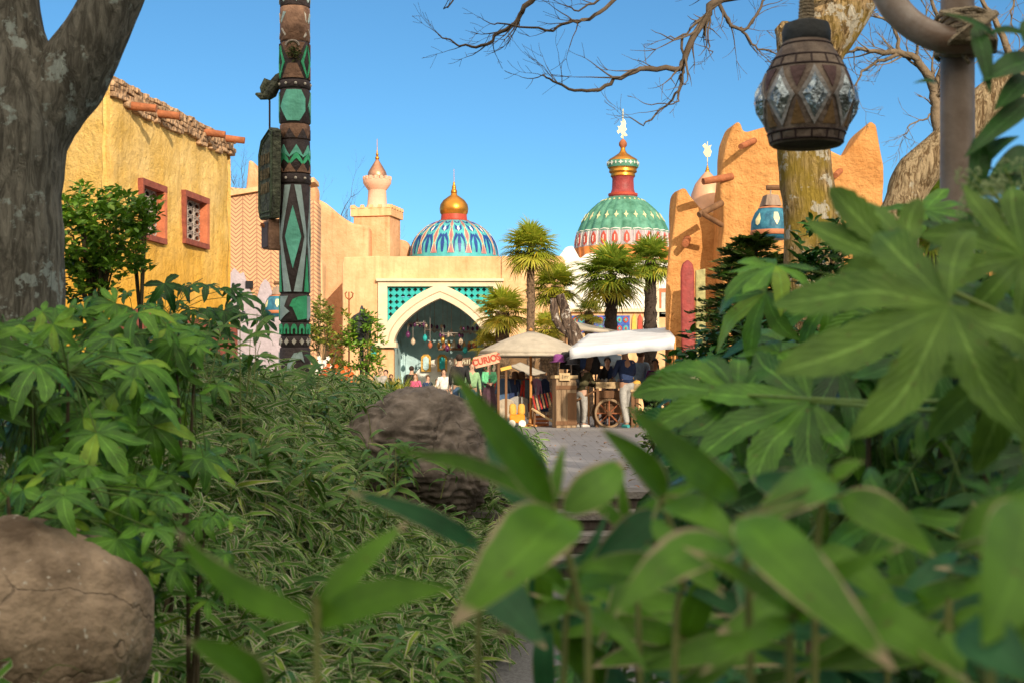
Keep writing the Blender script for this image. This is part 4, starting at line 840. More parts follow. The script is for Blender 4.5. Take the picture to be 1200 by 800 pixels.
# ---------------------------------------------------------------- totem pole
DT = 15.0; RT = L(17.5, DT); tz = PZA - .1
tp = thing('totem_pole', 'tall carved totem pole painted in teal, green and brown bands', 'totem pole', (PX(345.5, DT), DT, tz)); Zt = lambda py: PZ(py, DT) - tz
m_tbr = mat('totem_brown', (0.24, 0.13, 0.085), .7, .3, 7, .4, 25, col2=(0.30, 0.17, 0.11)); m_tdk = mat('totem_dark', (0.065, 0.048, 0.048), .7, .3, 8, .4, 25)
m_ttl = mat('totem_teal', (0.17, 0.58, 0.44), .6, .22, 5, .25, 20); m_tgr = mat('totem_green', (0.07, 0.50, 0.24), .6, .22, 5, .25, 20); m_tbl = mat('totem_greyblue', (0.40, 0.52, 0.52), .65, .2, 5, .25, 20); m_twh = mat('totem_cream', (0.62, 0.56, 0.48), .6, .15, 5, .2)
bands = [(450, 407, m_tdk, 1.02, 'carved_base'), (407, 394, m_tdk, .97, 'diamond_band'), (394, 378, m_tdk, .97, 'arch_band'), (378, 345, m_tdk, 1.0, 'lower_drum'), (345, 217, m_tdk, 1.0, 'great_diamond_drum'), (217, 205, m_tdk, 1.06, 'stud_band'), (205, 165, m_tdk, 1.0, 'zigzag_drum'), (165, 147, m_tbr, 1.01, 'tooth_band'), (147, 106, m_tdk, 1.0, 'hexagon_drum'), (106, 96, m_tdk, 1.05, 'stud_band'), (96, 51, m_tdk, 1.0, 'hourglass_drum'), (51, 10, m_tbr, 1.0, 'plain_drum'), (10, -40, m_tdk, 1.0, 'upper_zigzag_drum'), (-40, -95, m_tbr, 1.0, 'top_drum')]
mb = MB(); mb.lathe([(RT * .9, -.3), (RT * .9, Zt(-94))], seg=24); mb.build('core', m_tdk, tp)
drums = {}
for a, b_, m, k, nm in bands:
    z0, z1 = Zt(a), Zt(b_); g = .012; mb = MB(); mb.lathe([(RT * k * .93, z0), (RT * k, z0 + g), (RT * k, z1 - g), (RT * k * .93, z1)], seg=40, wob=lambda a_, j: 1 + .012 * math.sin(3 * a_ + j) + .006 * math.sin(7 * a_)); o = mb.build(nm, m, tp, angle=50); drums.setdefault(nm, []).append(o)
cyl = lambda a, t: (Vector((RT * math.cos(a), RT * math.sin(a), t)), Vector((math.cos(a), math.sin(a), 0)))
FR = -math.pi / 2
def px_pts(pts, rep=1):
    out = []
    for k in range(rep):
        out.append([(FR + x + 2 * math.pi * k / rep, Zt(py)) for x, py in pts])
    return out
def inlay(nm, drum, polys, m, h=.006):
    for q in polys: wrap([q], cyl, h, nm, m, drums[drum][0], .15, .25)
# great diamond drum: front repeat of 3
for k in range(3):
    o_ = 2 * math.pi * k / 3; sh = lambda pts: [[(FR + x + o_, Zt(py)) for x, py in pts]]
    inlay('teal_diamond', 'great_diamond_drum', sh([(.02, 243), (.56, 279), (.02, 316), (-.5, 279)]), m_ttl, .010)
    for sg in (-1, 1):
        inlay('grey_band', 'great_diamond_drum', sh([(sg * .12, 219), (sg * .55, 219), (sg * .98, 275), (sg * .98, 285), (sg * .62, 343), (sg * .08, 343), (sg * .82, 280)]), m_tbl, .007)
    inlay('green_wedge', 'great_diamond_drum', sh([(1.047, 300), (1.25, 343), (.8, 343)]), m_tgr, .006)
    # lower drum
    inlay('green_kite', 'lower_drum', sh([(.0, 361), (.35, 349), (1.0, 347), (1.0, 374), (.35, 376)]), m_tgr, .009)
    inlay('green_kite', 'lower_drum', sh([(-.2, 360), (.0, 352), (.3, 349.5), (.0, 361)]), m_tgr, .007)
    inlay('grey_triangle', 'lower_drum', sh([(-1.05, 348), (-.3, 348), (-.62, 360), (-.2, 366), (-.95, 376), (-1.05, 376)]), m_tbl, .007)
    inlay('cream_arc', 'carved_base', sh([(-.5, 445), (-.3, 425), (.1, 414), (.6, 412), (.8, 425), (.5, 420), (.1, 424), (-.1, 445)]), m_tbl, .012)
    inlay('green_tongue', 'hourglass_drum', sh([(-1.0, 94), (-.55, 76), (-1.0, 56), (-.98, 62), (-.75, 76), (-1.0, 90)]), m_tgr, .010)
    inlay('green_tongue', 'hourglass_drum', sh([(1.0, 94), (.55, 76), (1.0, 56), (.98, 62), (.75, 76), (1.0, 90)]), m_tgr, .010)
    inlay('brown_field', 'hourglass_drum', sh([(-.75, 94.5), (-.3, 78), (.3, 78), (.75, 94.5)]), m_tbr, .008); inlay('brown_field', 'hourglass_drum', sh([(-.85, 53), (.85, 53), (.3, 72), (-.3, 72)]), m_tbr, .008)
    inlay('teal_hexagon', 'hexagon_drum', sh([(-.4, 108.5), (.55, 108.5), (.86, 118), (.86, 133), (.45, 144.5), (-.35, 144.5), (-.92, 127)]), m_ttl, .011)
    inlay('cream_dash', 'plain_drum', sh([(-.9, 37), (-.82, 36), (-.45, 44), (-.52, 46)]), m_twh); inlay('cream_dash', 'plain_drum', sh([(.8, 17), (.95, 20), (1.0, 30), (.9, 27)]), m_twh); inlay('cream_dash', 'plain_drum', sh([(-.7, 17), (-.45, 18), (-.85, 30), (-.95, 28)]), m_tbl); inlay('cream_dash', 'plain_drum', sh([(.75, 46), (.95, 41), (1.0, 44), (.8, 48)]), m_twh)
n = 12; st = 2 * math.pi / n
inlay('arch_motif', 'arch_band', [[(FR + .1 + st * k + x * st, Zt(py)) for x, py in [(-.38, 392), (-.38, 385), (-.2, 381), (0, 380), (.2, 381), (.38, 385), (.38, 392), (.16, 392), (.16, 387), (0, 385), (-.16, 387), (-.16, 392)]] for k in range(n)], m_tgr, .008)
inlay('small_diamond', 'diamond_band', [[(FR + .1 + st * k + x * st, Zt(py)) for x, py in [(-.3, 400.5), (0, 396.5), (.3, 400.5), (0, 404.5)]] for k in range(n)], m_twh, .008)
n = 7; st = 2 * math.pi / n
for c0, m, hh in ((176, m_ttl, .010), (183, m_tgr, .007)):
    inlay('zigzag', 'zigzag_drum', [[(FR + .25 + st * k + x * st, Zt(c0 + y)) for x, y in [(-.5, 9), (0, -4), (.5, 9), (.5, 13 if hh < .01 else 11), (0, 5), (-.5, 13 if hh < .01 else 11)]] for k in range(n)], m, hh)
inlay('brown_tooth', 'zigzag_drum', [[(FR + .25 + st * (k + .5) + x * st, Zt(py)) for x, py in [(-.48, 204), (0, 193), (.48, 204)]] for k in range(n)], m_tbr, .009)
inlay('dark_tooth', 'tooth_band', [[(FR + .25 + st * (k + .5) + x * st, Zt(py)) for x, py in [(-.45, 164.5), (0, 153), (.45, 164.5)]] for k in range(n)], m_tdk, .008)
inlay('grey_zigzag', 'upper_zigzag_drum', [[(FR + .25 + st * k + x * st, Zt(py)) for x, py in [(-.5, -6), (0, 6), (.5, -6), (.5, -12), (0, -2), (-.5, -12)]] for k in range(n)], m_tbl, .009)
inlay('grey_zigzag', 'upper_zigzag_drum', [[(FR + .25 + st * k + x * st, Zt(py)) for x, py in [(-.5, -26), (0, -14), (.5, -26), (.5, -32), (0, -22), (-.5, -32)]] for k in range(n)], m_tbl, .009)
for py, di in ((211, 0), (101, 1)):
    for k in range(10): a = FR + .2 + k * .628; mb = MB(); mb.ball((RT * 1.06 * math.cos(a), RT * 1.06 * math.sin(a), Zt(py)), .016, seg=8); mb.build('stud', m_twh, drums['stud_band'][di])
# moss tuft in a hollow of the pole
m_moss = leaf_mat('moss', (0.03, 0.05, 0.01), (0.10, 0.12, 0.03), .9, None, 0)
mb = MB(); random.seed(4); c0 = Vector((.02, -RT, Zt(66)))
for _ in range(160): b_ = c0 + Vector((random.gauss(0, .035), random.uniform(-.05, .02), random.gauss(0, .03))); mb.blade(b_, b_ + Vector((random.gauss(0, .03), -.03, random.gauss(-.01, .03))), rv(), .014, n=2)
o = mb.build('moss_tuft', m_moss, tp)
mb = MB(); mb.tube([(.07 * math.cos(a), -RT - .01 - .0 * a, Zt(58) + .055 * math.sin(a)) for a in [q * math.pi / 6 for q in range(7)]], .012, 6); mb.build('iron_loop', m_iron, tp)
# carved bracket pointing left, rod, hanging name board, small box sign
m_carv = mat('carved_wood', (0.055, 0.055, 0.045), .8, .4, 9, .8, 30, col2=(0.11, 0.12, 0.08))
mb = MB(); w_ = lambda px, py: Vector((PX(px, DT) - tp.location.x, 0, Zt(py)))
mb.tube([w_(334, 88), w_(327, 92), w_(322, 100), w_(317, 108), w_(311, 114)], [.045, .06, .065, .07, .05], 10, jit=.12)
mb.tube([w_(319, 98), w_(313, 97), w_(309, 104), w_(309, 112)], [.03, .055, .05, .03], 8, jit=.15); mb.tube([w_(313, 112), w_(306, 113), w_(299.5, 110)], [.045, .04, .012], 8, jit=.1)
mb.build('carved_bracket', m_carv, tp)
sb = thing('hanging_sign', 'dark carved name board hanging on a rod from the totem bracket', 'sign', (PX(316, DT), DT, Zt(205) + tz)); ra = R(-62)
Ms = Matrix.Rotation(ra, 4, 'Z'); hz = L(54, DT); hw_ = .24
bp_ = [(-hw_, -hz * .78), (-hw_ * .8, -hz * .95), (hw_ * .8, -hz * .98), (hw_, -hz * .6), (hw_ * 1.05, hz * .9), (hw_ * .6, hz * .98), (-hw_ * .6, hz * .8), (-hw_, hz * .5)]
mb = MB(); prism(mb, bp_, -.045, .045, M=Ms); o = mb.build('board', m_carv, sb, smooth=False); bv = o.modifiers.new('b', 'BEVEL'); bv.width = .008
mb = MB()
for k in (.9, .8):
    pts = [Ms @ Vector((x * k, -.05, z * (k + .05))) for x, z in bp_]; mb.tube(pts + [pts[0]], .009, 5)
mb.build('border', mat('mossy_trim', (0.10, 0.13, 0.08), .8, .3, 9, .5), sb)
m_let = mat('worn_gilt', (0.20, 0.16, 0.10), .7, .35, 12, .4)
for k, z in enumerate((.16, .0, -.15)):
    mb = MB(); random.seed(k)
    # illegible carved characters, as strokes
    x = -.13
    while x < .15:
        h_ = .055; mb.tube([Ms @ Vector((x, -.055, z - h_)), Ms @ Vector((x + random.uniform(-.01, .015), -.055, z + h_))], .007, 4)
        if random.random() < .6: mb.tube([Ms @ Vector((x, -.055, z + random.choice((-h_, 0, h_)) * .9)), Ms @ Vector((x + .03, -.055, z + random.choice((-h_, 0, h_)) * .9))], .006, 4)
        x += random.choice((.035, .05))
    mb.build('lettering', m_let, sb)
mb = MB(); mb.tube([(0, 0, hz * .85), (0, 0, Zt(118) + tz - sb.location.z)], .011, 6); mb.build('rod', mat('rust_rod', (0.06, .035, .04), .6), sb)
bx = thing('box_lamp', 'small reddish wooden box fixed to the totem pole under the hanging board', 'box', (PX(318, DT), DT + .02, Zt(276) + tz))
mb = MB(); mb.add([Ms @ Vector(v) for v in [(-.11, -.07, .15), (.11, -.07, .17), (.13, -.07, -.17), (-.12, -.07, -.14), (-.11, .07, .15), (.11, .07, .17), (.13, .07, -.17), (-.12, .07, -.14)]], [(0, 3, 2, 1), (4, 5, 6, 7), (0, 1, 5, 4), (1, 2, 6, 5), (2, 3, 7, 6), (3, 0, 4, 7)]); o = mb.build('case', m_tbr, bx, smooth=False); bv = o.modifiers.new('b', 'BEVEL'); bv.width = .02; bv.segments = 2
mb = MB(); mb.box((0, 0, 0), (.2, .012, .26), M=Matrix.Translation(Ms @ Vector((0, -.075, 0))) @ Ms); mb.build('face', mat('slate', (0.10, .075, .08), .7, .2), bx, smooth=False)
mb = MB(); mb.tube([(-.02, -.02, .06), (-.11, -.03, .12)], .02, 8); mb.build('peg', m_log, bx)

# ---------------------------------------------------------------- foreground lamp post and jar lantern
DL = 5.4; m_bam = mat('bamboo_post', (0.21, 0.15, 0.11), .45, .25, 3, .15, 12, col2=(0.25, .20, .17), spec=.4)
px0 = PX(1122, DL); gz = 0.7; lp = thing('lamp_post', 'smooth brown post with a curved horn-like arm lashed on with rope', 'lamp post', (px0, DL, gz)); lo = Vector(lp.location)
rp_ = L(20, DL); mb = MB(); mb.lathe([(rp_ * 1.02, -.2), (rp_, 1.2), (rp_ * .97, 2.2), (rp_ * .95, PZ(-60, DL) - gz)], seg=32); mb.build('post', m_bam, lp)
arm = [(1163, 40, 5.28, 8), (1150, 47, 5.27, 14), (1125, 48, 5.26, 15.5), (1098, 44, 5.27, 16), (1070, 30, 5.3, 16.5), (1048, 8, 5.33, 17), (1030, -24, 5.36, 17), (1010, -60, 5.4, 17), (975, -85, 5.4, 15), (950, -75, 5.4, 12), (940, -55, 5.4, 9), (938, -40, 5.4, 6)]
mb = MB(); pts = [P(a, b_, d) - lo for a, b_, d, r in arm]
def cr(pts, n=4):
    out = []; 
    for i in range(len(pts) - 1):
        p0 = pts[max(i - 1, 0)]; p1 = pts[i]; p2 = pts[i + 1]; p3 = pts[min(i + 2, len(pts) - 1)]
        for k in range(n): t = k / n; out.append(0.5 * ((2 * p1) + (p2 - p0) * t + (2 * p0 - 5 * p1 + 4 * p2 - p3) * t * t + (3 * p1 - p0 - 3 * p2 + p3) * t ** 3))
    return out + [pts[-1]]
rr = []; 
for i in range(len(arm) - 1):
    for k in range(4): rr.append(L(arm[i][3] * (1 - k / 4) + arm[i + 1][3] * k / 4, DL))
rr.append(L(arm[-1][3], DL)); mb.tube(cr(pts), rr, 16); mb.build('horn_arm', mat('horn', (0.26, .17, .12), .38, .25, 4, .15, 12, col2=(.30, .27, .25), spec=.5), lp)
m_rope = mat('rope', (0.36, 0.29, 0.20), .9, .3, 30, .6, 120)
mb = MB(); random.seed(8)
for k in range(10):
    z = PZ(26 + k * 4.4, DL) - gz; tl = random.uniform(-.015, .015); fw = .208 if 1 < k < 8 else .09
    mb.tube([((rp_ + .018) * math.cos(a), -(fw - rp_) * .5 + (fw + rp_) * .5 * 1.08 * math.sin(a), z + tl * math.cos(a) + .02 * math.sin(a) * (1 if k % 2 else -1)) for a in [q * math.pi / 14 for q in range(29)]], .0095, 6)
for k in range(7):
    o_ = (k - 3) * .013; dz = PZ(47, DL) - gz
    for sg in (1, -1): mb.tube([(-.062 * sg + o_, -.12, dz - .075), (-.045 * sg + o_ * .9, -.200 - .006 * sg, dz - .045), (o_ * .6, -.222 - .010 * sg, dz), (.045 * sg + o_ * .9, -.200 - .006 * sg, dz + .045), (.062 * sg + o_, -.12, dz + .075)], .0095, 6)
mb.tube([(-.02, -.10, PZ(66, DL) - gz), (-.01, -.12, PZ(76, DL) - gz), (.01, -.11, PZ(82, DL) - gz)], .009, 6); mb.tube([(.03, -.10, PZ(64, DL) - gz), (.045, -.12, PZ(72, DL) - gz)], .009, 6)
mb.build('rope_lashing', m_rope, lp)
jl = thing('jar_lantern', 'large brown clay jar lantern with cut glass diamonds hanging from the horn arm', 'lantern', P(945, 100, DL)); s = lambda n: L(n, DL); zj = lambda py: PZ(py, DL) - jl.location.z
m_jar = mat('clay_jar', (0.14, 0.10, 0.085), .7, .3, 6, .45, 22, col2=(0.21, .165, .13)); m_jcap = mat('slate_cap', (0.05, 0.055, 0.06), .7, .25, 6, .3, 18)
jp = [(41, 170), (43, 166), (45, 157), (49, 142), (52.5, 124), (53.3, 112), (51, 98), (45, 82), (37, 67), (30, 56), (27, 50)]
jpm = [(s(a), zj(b_)) for a, b_ in jp]; mb = MB(); mb.lathe([(s(36), zj(168)), (s(40), zj(171))] + jpm, seg=48, cap=False, wob=lambda a, j: 1 + .008 * math.sin(2 * a + j)); mb.build('jar', m_jar, jl)
mb = MB(); mb.lathe([(s(0.1), zj(160)), (s(37), zj(168))], seg=32); mb.build('base', mat('jar_base', (.04, .02, .02), .6), jl)
mb = MB(); mb.lathe([(s(26), zj(52)), (s(28), zj(49)), (s(28.5), zj(38)), (s(26), zj(29)), (s(18), zj(26)), (s(6), zj(25))], seg=32); mb.build('cap', m_jcap, jl)
mb = MB()
for k in range(9): zq = zj(24 - k * 4); mb.tube([(s(8 - .2 * k) * math.cos(q * .7854), s(8 - .2 * k) * math.sin(q * .7854), zq + s(.5) * q * .5) for q in range(9)], s(2.2), 6)
mb.tube([(0, 0, zj(26)), (0, 0, zj(-50))], s(6), 8); mb.build('hanging_rope', m_rope, jl)
sj = prof_surf(jpm); m_line = mat('dark_line', (.035, .02, .02), .7, .2, 5, .2)
def ringl(t): return [[(k * .5236, t - .06), ((k + 1) * .5236, t - .06), ((k + 1) * .5236, t + .06), (k * .5236, t + .06)] for k in range(12)]
for t_ in (.55, 2.1 - .2, 6.95, 7.75, 9.2): 
    p_, _ = sj(0, t_); mb = MB(); mb.lathe([(math.hypot(p_.x, p_.y) + .0015, p_.z - .004), (math.hypot(p_.x, p_.y) + .004, p_.z), (math.hypot(p_.x, p_.y) + .0005, p_.z + .004)], seg=48, cap=False); mb.build('incised_line', m_line, jl)
TK = [[(k * .42, a), (k * .42 + .05, a), (k * .42 + .05, b_), (k * .42, b_)] for k in range(15) for a, b_ in ((.6, 1.85), (7.0, 7.7))]
wrap(TK, sj, .002, 'incised_ticks', m_line, jl, .2, .5)
m_frame = mat('pale_frame', (0.30, 0.29, 0.29), .5, .3, 8, .4, 30); m_cut = mat('cut_glass', (0.35, 0.42, 0.47), .06, .6, 22, .9, 18, spec=1.0, metal=.6); m_tan = mat('ochre', (0.20, 0.12, 0.05), .7, .3, 6, .3); m_plum = mat('plum', (0.10, .055, .055), .7, .3, 6, .3)
N8 = 8
for k in range(N8):
    c = FR - .02 + k * 2 * math.pi / N8; w8 = .36
    fr_ = wrap([[(c, 2.2), (c + w8, 4.3), (c, 6.75), (c - w8, 4.3)]], sj, .006, 'diamond_frame', m_frame, jl, .1, .4)
    # faceted glass lens as shallow pyramid
    cc, nn = sj(c, 4.35); v4 = [sj(a, t) for a, t in ((c, 2.75), (c + w8 * .72, 4.3), (c, 6.1), (c - w8 * .72, 4.3))]; mb = MB(); ring1 = [p_ + n2 * .009 for p_, n2 in v4]; ring2 = [p_.lerp(cc, .5) + nn * .028 for p_, n2 in v4]
    mb.add(ring1 + ring2, [(0, 1, 5, 4), (1, 2, 6, 5), (2, 3, 7, 6), (3, 0, 4, 7), (4, 5, 6, 7)]); mb.build('glass_lens', m_cut, fr_, smooth=False)
    c2 = c + math.pi / N8
    wrap([[(c2 - .18, 2.3), (c2 + .18, 2.3), (c2, 3.9)]], sj, .003, 'ochre_triangle', m_tan, jl, .1, .4); wrap([[(c2 - .2, 6.7), (c2, 5.0), (c2 + .2, 6.7)]], sj, .003, 'plum_triangle', m_plum, jl, .1, .4)
# ---------------------------------------------------------------- trees: bark, limbs, twigs
def bark_mat(name, c1, c2, lich, amt, scale=14, moss=None):
    m = bpy.data.materials.new(name); m.use_nodes = True; n = m.node_tree; N = n.nodes; K = n.links; b = N['Principled BSDF']; b.inputs['Roughness'].default_value = .92; b.inputs['Specular IOR Level'].default_value = .15
    tc = N.new('ShaderNodeTexCoord'); mp = N.new('ShaderNodeMapping'); mp.inputs['Scale'].default_value = (1, 1, .22); K.new(tc.outputs['Object'], mp.inputs[0])
    v = N.new('ShaderNodeTexNoise'); v.inputs['Scale'].default_value = scale; v.inputs['Detail'].default_value = 8; v.inputs['Roughness'].default_value = .7; v.inputs['Distortion'].default_value = .8; K.new(mp.outputs[0], v.inputs[0])
    r = N.new('ShaderNodeValToRGB'); K.new(v.outputs[0], r.inputs[0]); r.color_ramp.elements[0].position = .42; r.color_ramp.elements[1].position = .58; r.color_ramp.elements[0].color = (*c1, 1); r.color_ramp.elements[1].color = (*c2, 1); out = r.outputs[0]
    if moss:
        q = N.new('ShaderNodeTexNoise'); q.inputs['Scale'].default_value = 2.2; q.inputs['Detail'].default_value = 6; K.new(tc.outputs['Object'], q.inputs[0]); r2 = N.new('ShaderNodeValToRGB'); K.new(q.outputs[0], r2.inputs[0]); r2.color_ramp.elements[0].position = .47; r2.color_ramp.elements[1].position = .62
        x = N.new('ShaderNodeMixRGB'); K.new(r2.outputs[0], x.inputs[0]); K.new(out, x.inputs[1]); x.inputs[2].default_value = (*moss, 1); out = x.outputs[0]
    q = N.new('ShaderNodeTexNoise'); q.inputs['Scale'].default_value = 5.5; q.inputs['Detail'].default_value = 9; q.inputs['Roughness'].default_value = .68; K.new(tc.outputs['Object'], q.inputs[0]); r2 = N.new('ShaderNodeValToRGB'); K.new(q.outputs[0], r2.inputs[0]); r2.color_ramp.elements[0].position = amt; r2.color_ramp.elements[1].position = amt + .035
    x = N.new('ShaderNodeMixRGB'); K.new(r2.outputs[0], x.inputs[0]); K.new(out, x.inputs[1]); x.inputs[2].default_value = (*lich, 1); K.new(x.outputs[0], b.inputs['Base Color'])
    bp = N.new('ShaderNodeBump'); bp.inputs['Strength'].default_value = 1; bp.inputs['Distance'].default_value = .12; K.new(v.outputs[0], bp.inputs['Height']); K.new(bp.outputs[0], b.inputs['Normal']); return m
m_barkL = bark_mat('grey_bark', (0.15, 0.14, 0.115), (0.36, 0.34, 0.285), (0.55, 0.62, 0.58), .56, 24)
m_barkR = bark_mat('golden_bark', (0.14, 0.085, 0.035), (0.66, 0.46, 0.24), (0.66, 0.60, 0.48), .55, 30, (0.40, 0.28, 0.05))
m_barkP = bark_mat('pale_bark', (0.22, 0.14, 0.07), (0.72, 0.55, 0.34), (0.62, 0.55, 0.42), .60, 30)
m_twig = mat('twig_bark', (0.20, 0.15, 0.10), .9, .3, 8, .3, 30)
def limb(mb, pts, rad, seg=16, lump=.06, sd=0, mi=0, sub=5):
    q = cr([Vector(p) for p in pts], sub); rr = []
    for i in range(len(pts) - 1):
        for k in range(sub): rr.append(rad[i] * (1 - k / sub) + rad[i + 1] * k / sub)
    rr.append(rad[-1]); o = len(mb.v); mb.tube(q, rr, seg, mi)
    if lump:
        for i in range(o, len(mb.v)):
            ci = (i - o) // seg; c = q[min(ci, len(q) - 1)]; v = Vector(mb.v[i]); d_ = v - c; mb.v[i] = tuple(c + d_ * (1 + lump * 2 * noise.noise(v * 2.2 + Vector((sd, 0, 0))) + lump * noise.noise(v * 7)))
    return q
def twigs(mb, p, d, ln, r, depth, spread=.75, up=.05, kink=.22):
    """crooked twig that forks, used for winter crowns"""
    n = 5; pts = [Vector(p)]; d = Vector(d).normalized()
    for i in range(n):
        d = (d + rv(kink) + Vector((0, 0, up))).normalized(); pts.append(pts[-1] + d * ln / n)
        if depth > 0 and i >= 1 and random.random() < .5:
            d2 = (d + rv(spread) + Vector((0, 0, up))).normalized(); twigs(mb, pts[-1], d2, ln * random.uniform(.35, .62), r * (1 - i / n * .6) * .6, depth - 1, spread, up, kink)
    mb.tube(pts, [max(.0016, r * (1 - .75 * i / n)) for i in range(n + 1)], 4 if r < .02 else 6, cap=False)
    if depth > 0:
        for _ in range(2): twigs(mb, pts[-1], (d + rv(spread * .8)).normalized(), ln * random.uniform(.4, .6), r * .35, depth - 1, spread, up, kink)
def along(mb, pxs, r0, r1, o, n_side=3, depth=2, tl=.5, seed=0, spread=.8):
    """branch along given image-plane turning points (px,py,depth) with side twigs"""
    random.seed(seed); pts = cr([P(*q) - o for q in pxs], 4); n = len(pts)
    for i in range(1, n - 1): pts[i] = pts[i] + rv(.015)
    mb.tube(pts, [r0 + (r1 - r0) * i / (n - 1) for i in range(n)], 6, cap=False)
    for i in range(2, n):
        if random.random() < n_side / 7:
            d = (pts[i] - pts[i - 1]).normalized(); side = (d + rv(spread)).normalized(); twigs(mb, pts[i], side, tl * random.uniform(.4, 1), (r0 + (r1 - r0) * i / (n - 1)) * .5, depth - 1, spread)
    twigs(mb, pts[-1], (pts[-1] - pts[-2]), tl * .5, r1, 1)
# left tree, close to the camera
dl = 7.0; b0 = P(15, 600, dl); t1 = thing('tree', 'thick grey forked tree trunk with pale lichen at the left edge', 'tree', (b0.x, dl, ground_z(b0.x, dl))); o = Vector(t1.location)
mb = MB(); w7 = lambda n: L(n, dl)
limb(mb, [P(8, 620, dl) - o, P(14, 480, dl) - o, P(14, 370, dl) - o, P(15, 250, dl) - o, P(18, 150, dl) - o, P(22, 90, dl) - o, P(14, 40, dl) - o, P(4, -40, dl) - o, P(-30, -200, dl + .2) - o], [w7(84), w7(66), w7(59), w7(56), w7(57), w7(44), w7(37), w7(35), w7(28)], 32, .05, 1)
limb(mb, [P(30, 190, dl) - o, P(52, 130, dl + .02) - o, P(80, 90, dl + .02) - o, P(108, 45, dl) - o, P(134, -5, dl) - o, P(170, -80, dl) - o, P(240, -200, dl + .3) - o], [w7(36), w7(46), w7(43), w7(37), w7(34), w7(30), w7(22)], 32, .05, 2)
mb.build('trunk', m_barkL, t1, angle=180)
mb = MB(); random.seed(21)
for (a, dr) in (((-30, -200), (-.4, 0, 1)), ((240, -200), (.5, .2, 1)), ((200, -140), (.9, -.3, .5)), ((-10, -120), (-.8, .2, .6))):
    twigs(mb, P(a[0], a[1], dl) - o, dr, 1.6, .07, 3)
mb.build('crown', m_twig, t1, angle=180)
# middle-right tree: trunk behind the lantern leaning to the right above it
dr = 12.0; b0 = P(950, 600, dr); t2 = thing('tree', 'mossy golden tree trunk rising behind the hanging clay lantern', 'tree', (b0.x, dr, ground_z(b0.x, dr))); o = Vector(t2.location); wr = lambda n: L(n, dr)
mb = MB(); limb(mb, [P(965, 640, dr) - o, P(958, 450, dr) - o, P(953, 290, dr) - o, P(946, 200, dr) - o, P(941, 130, dr) - o, P(945, 80, dr) - o, P(968, 35, dr) - o, P(1000, -5, dr) - o, P(1040, -60, dr) - o, P(1080, -160, dr) - o], [wr(50), wr(40), wr(35), wr(31), wr(31), wr(36), wr(34), wr(29), wr(25), wr(18)], 28, .06, 3)
limb(mb, [P(942, 95, dr) - o, P(925, 45, dr) - o, P(912, 30, dr) - o], [wr(26), wr(15), wr(6)], 16, .1, 5)
mb.build('trunk', m_barkR, t2, angle=180)
m_twd = mat('dark_twig', (0.11, 0.08, 0.055), .9, .3, 8, .2)
mb = MB(); d = 11.5
along(mb, [(1000, -30, d), (850, -2, d), (826, 22, d), (803, 65, d), (797, 80, d), (760, 80, d), (728, 90, d), (703, 104, d), (672, 107, d), (648, 95, d), (636, 88, d)], .035, .006, o, 3, 2, .5, 1)
along(mb, [(800, 78, d), (795, 105, d), (775, 128, d), (752, 146, d), (738, 138, d)], .013, .004, o, 2.4, 2, .3, 2)
along(mb, [(802, 76, d), (796, 115, d), (786, 123, d), (757, 122, d)], .010, .004, o, 2, 2, .25, 3)
along(mb, [(850, -2, d), (815, 28, d), (800, 42, d), (782, 45, d)], .016, .004, o, 2, 2, .3, 4)
along(mb, [(800, 42, d), (800, 72, d)], .012, .01, o, 1, 1, .2, 4)
along(mb, [(700, -60, d + .5), (622, 0, d + .5), (608, 22, d + .5), (585, 38, d + .5), (566, 54, d + .5), (540, 52, d + .5), (516, 42, d + .5)], .028, .005, o, 3, 2, .4, 5)
along(mb, [(780, -60, d + .3), (718, 2, d + .3), (690, 22, d + .3), (665, 28, d + .3), (640, 35, d + .3), (600, 31, d + .3), (575, 28, d + .3)], .022, .005, o, 3, 2, .35, 6)
along(mb, [(760, -50, d), (705, -4, d), (680, 12, d), (660, 6, d)], .014, .004, o, 3, 2, .35, 7)
along(mb, [(880, -60, d), (845, -8, d), (855, 25, d), (870, 35, d), (890, 10, d), (910, -20, d)], .02, .008, o, 4, 2, .5, 8)
along(mb, [(868, 32, d), (880, 52, d), (900, 60, d), (925, 68, d)], .012, .004, o, 4, 2, .35, 9)
along(mb, [(850, -20, d), (832, 18, d), (829, 50, d), (835, 62, d)], .012, .004, o, 3, 2, .25, 10)
along(mb, [(560, -60, d), (530, 2, d), (520, 10, d)], .012, .004, o, 3, 2, .35, 12)
mb.build('branches', m_twd, t2, angle=180)
mb = MB(); random.seed(9)
for (a, dd) in (((1080, -160), (.3, 0, 1)), ((1040, -60), (-.3, .3, .8)), ((1060, -120), (.8, -.2, .6))): twigs(mb, P(a[0], a[1], dr) - o, dd, 1.8, .06, 3)
mb.build('crown', m_twd, t2, angle=180)
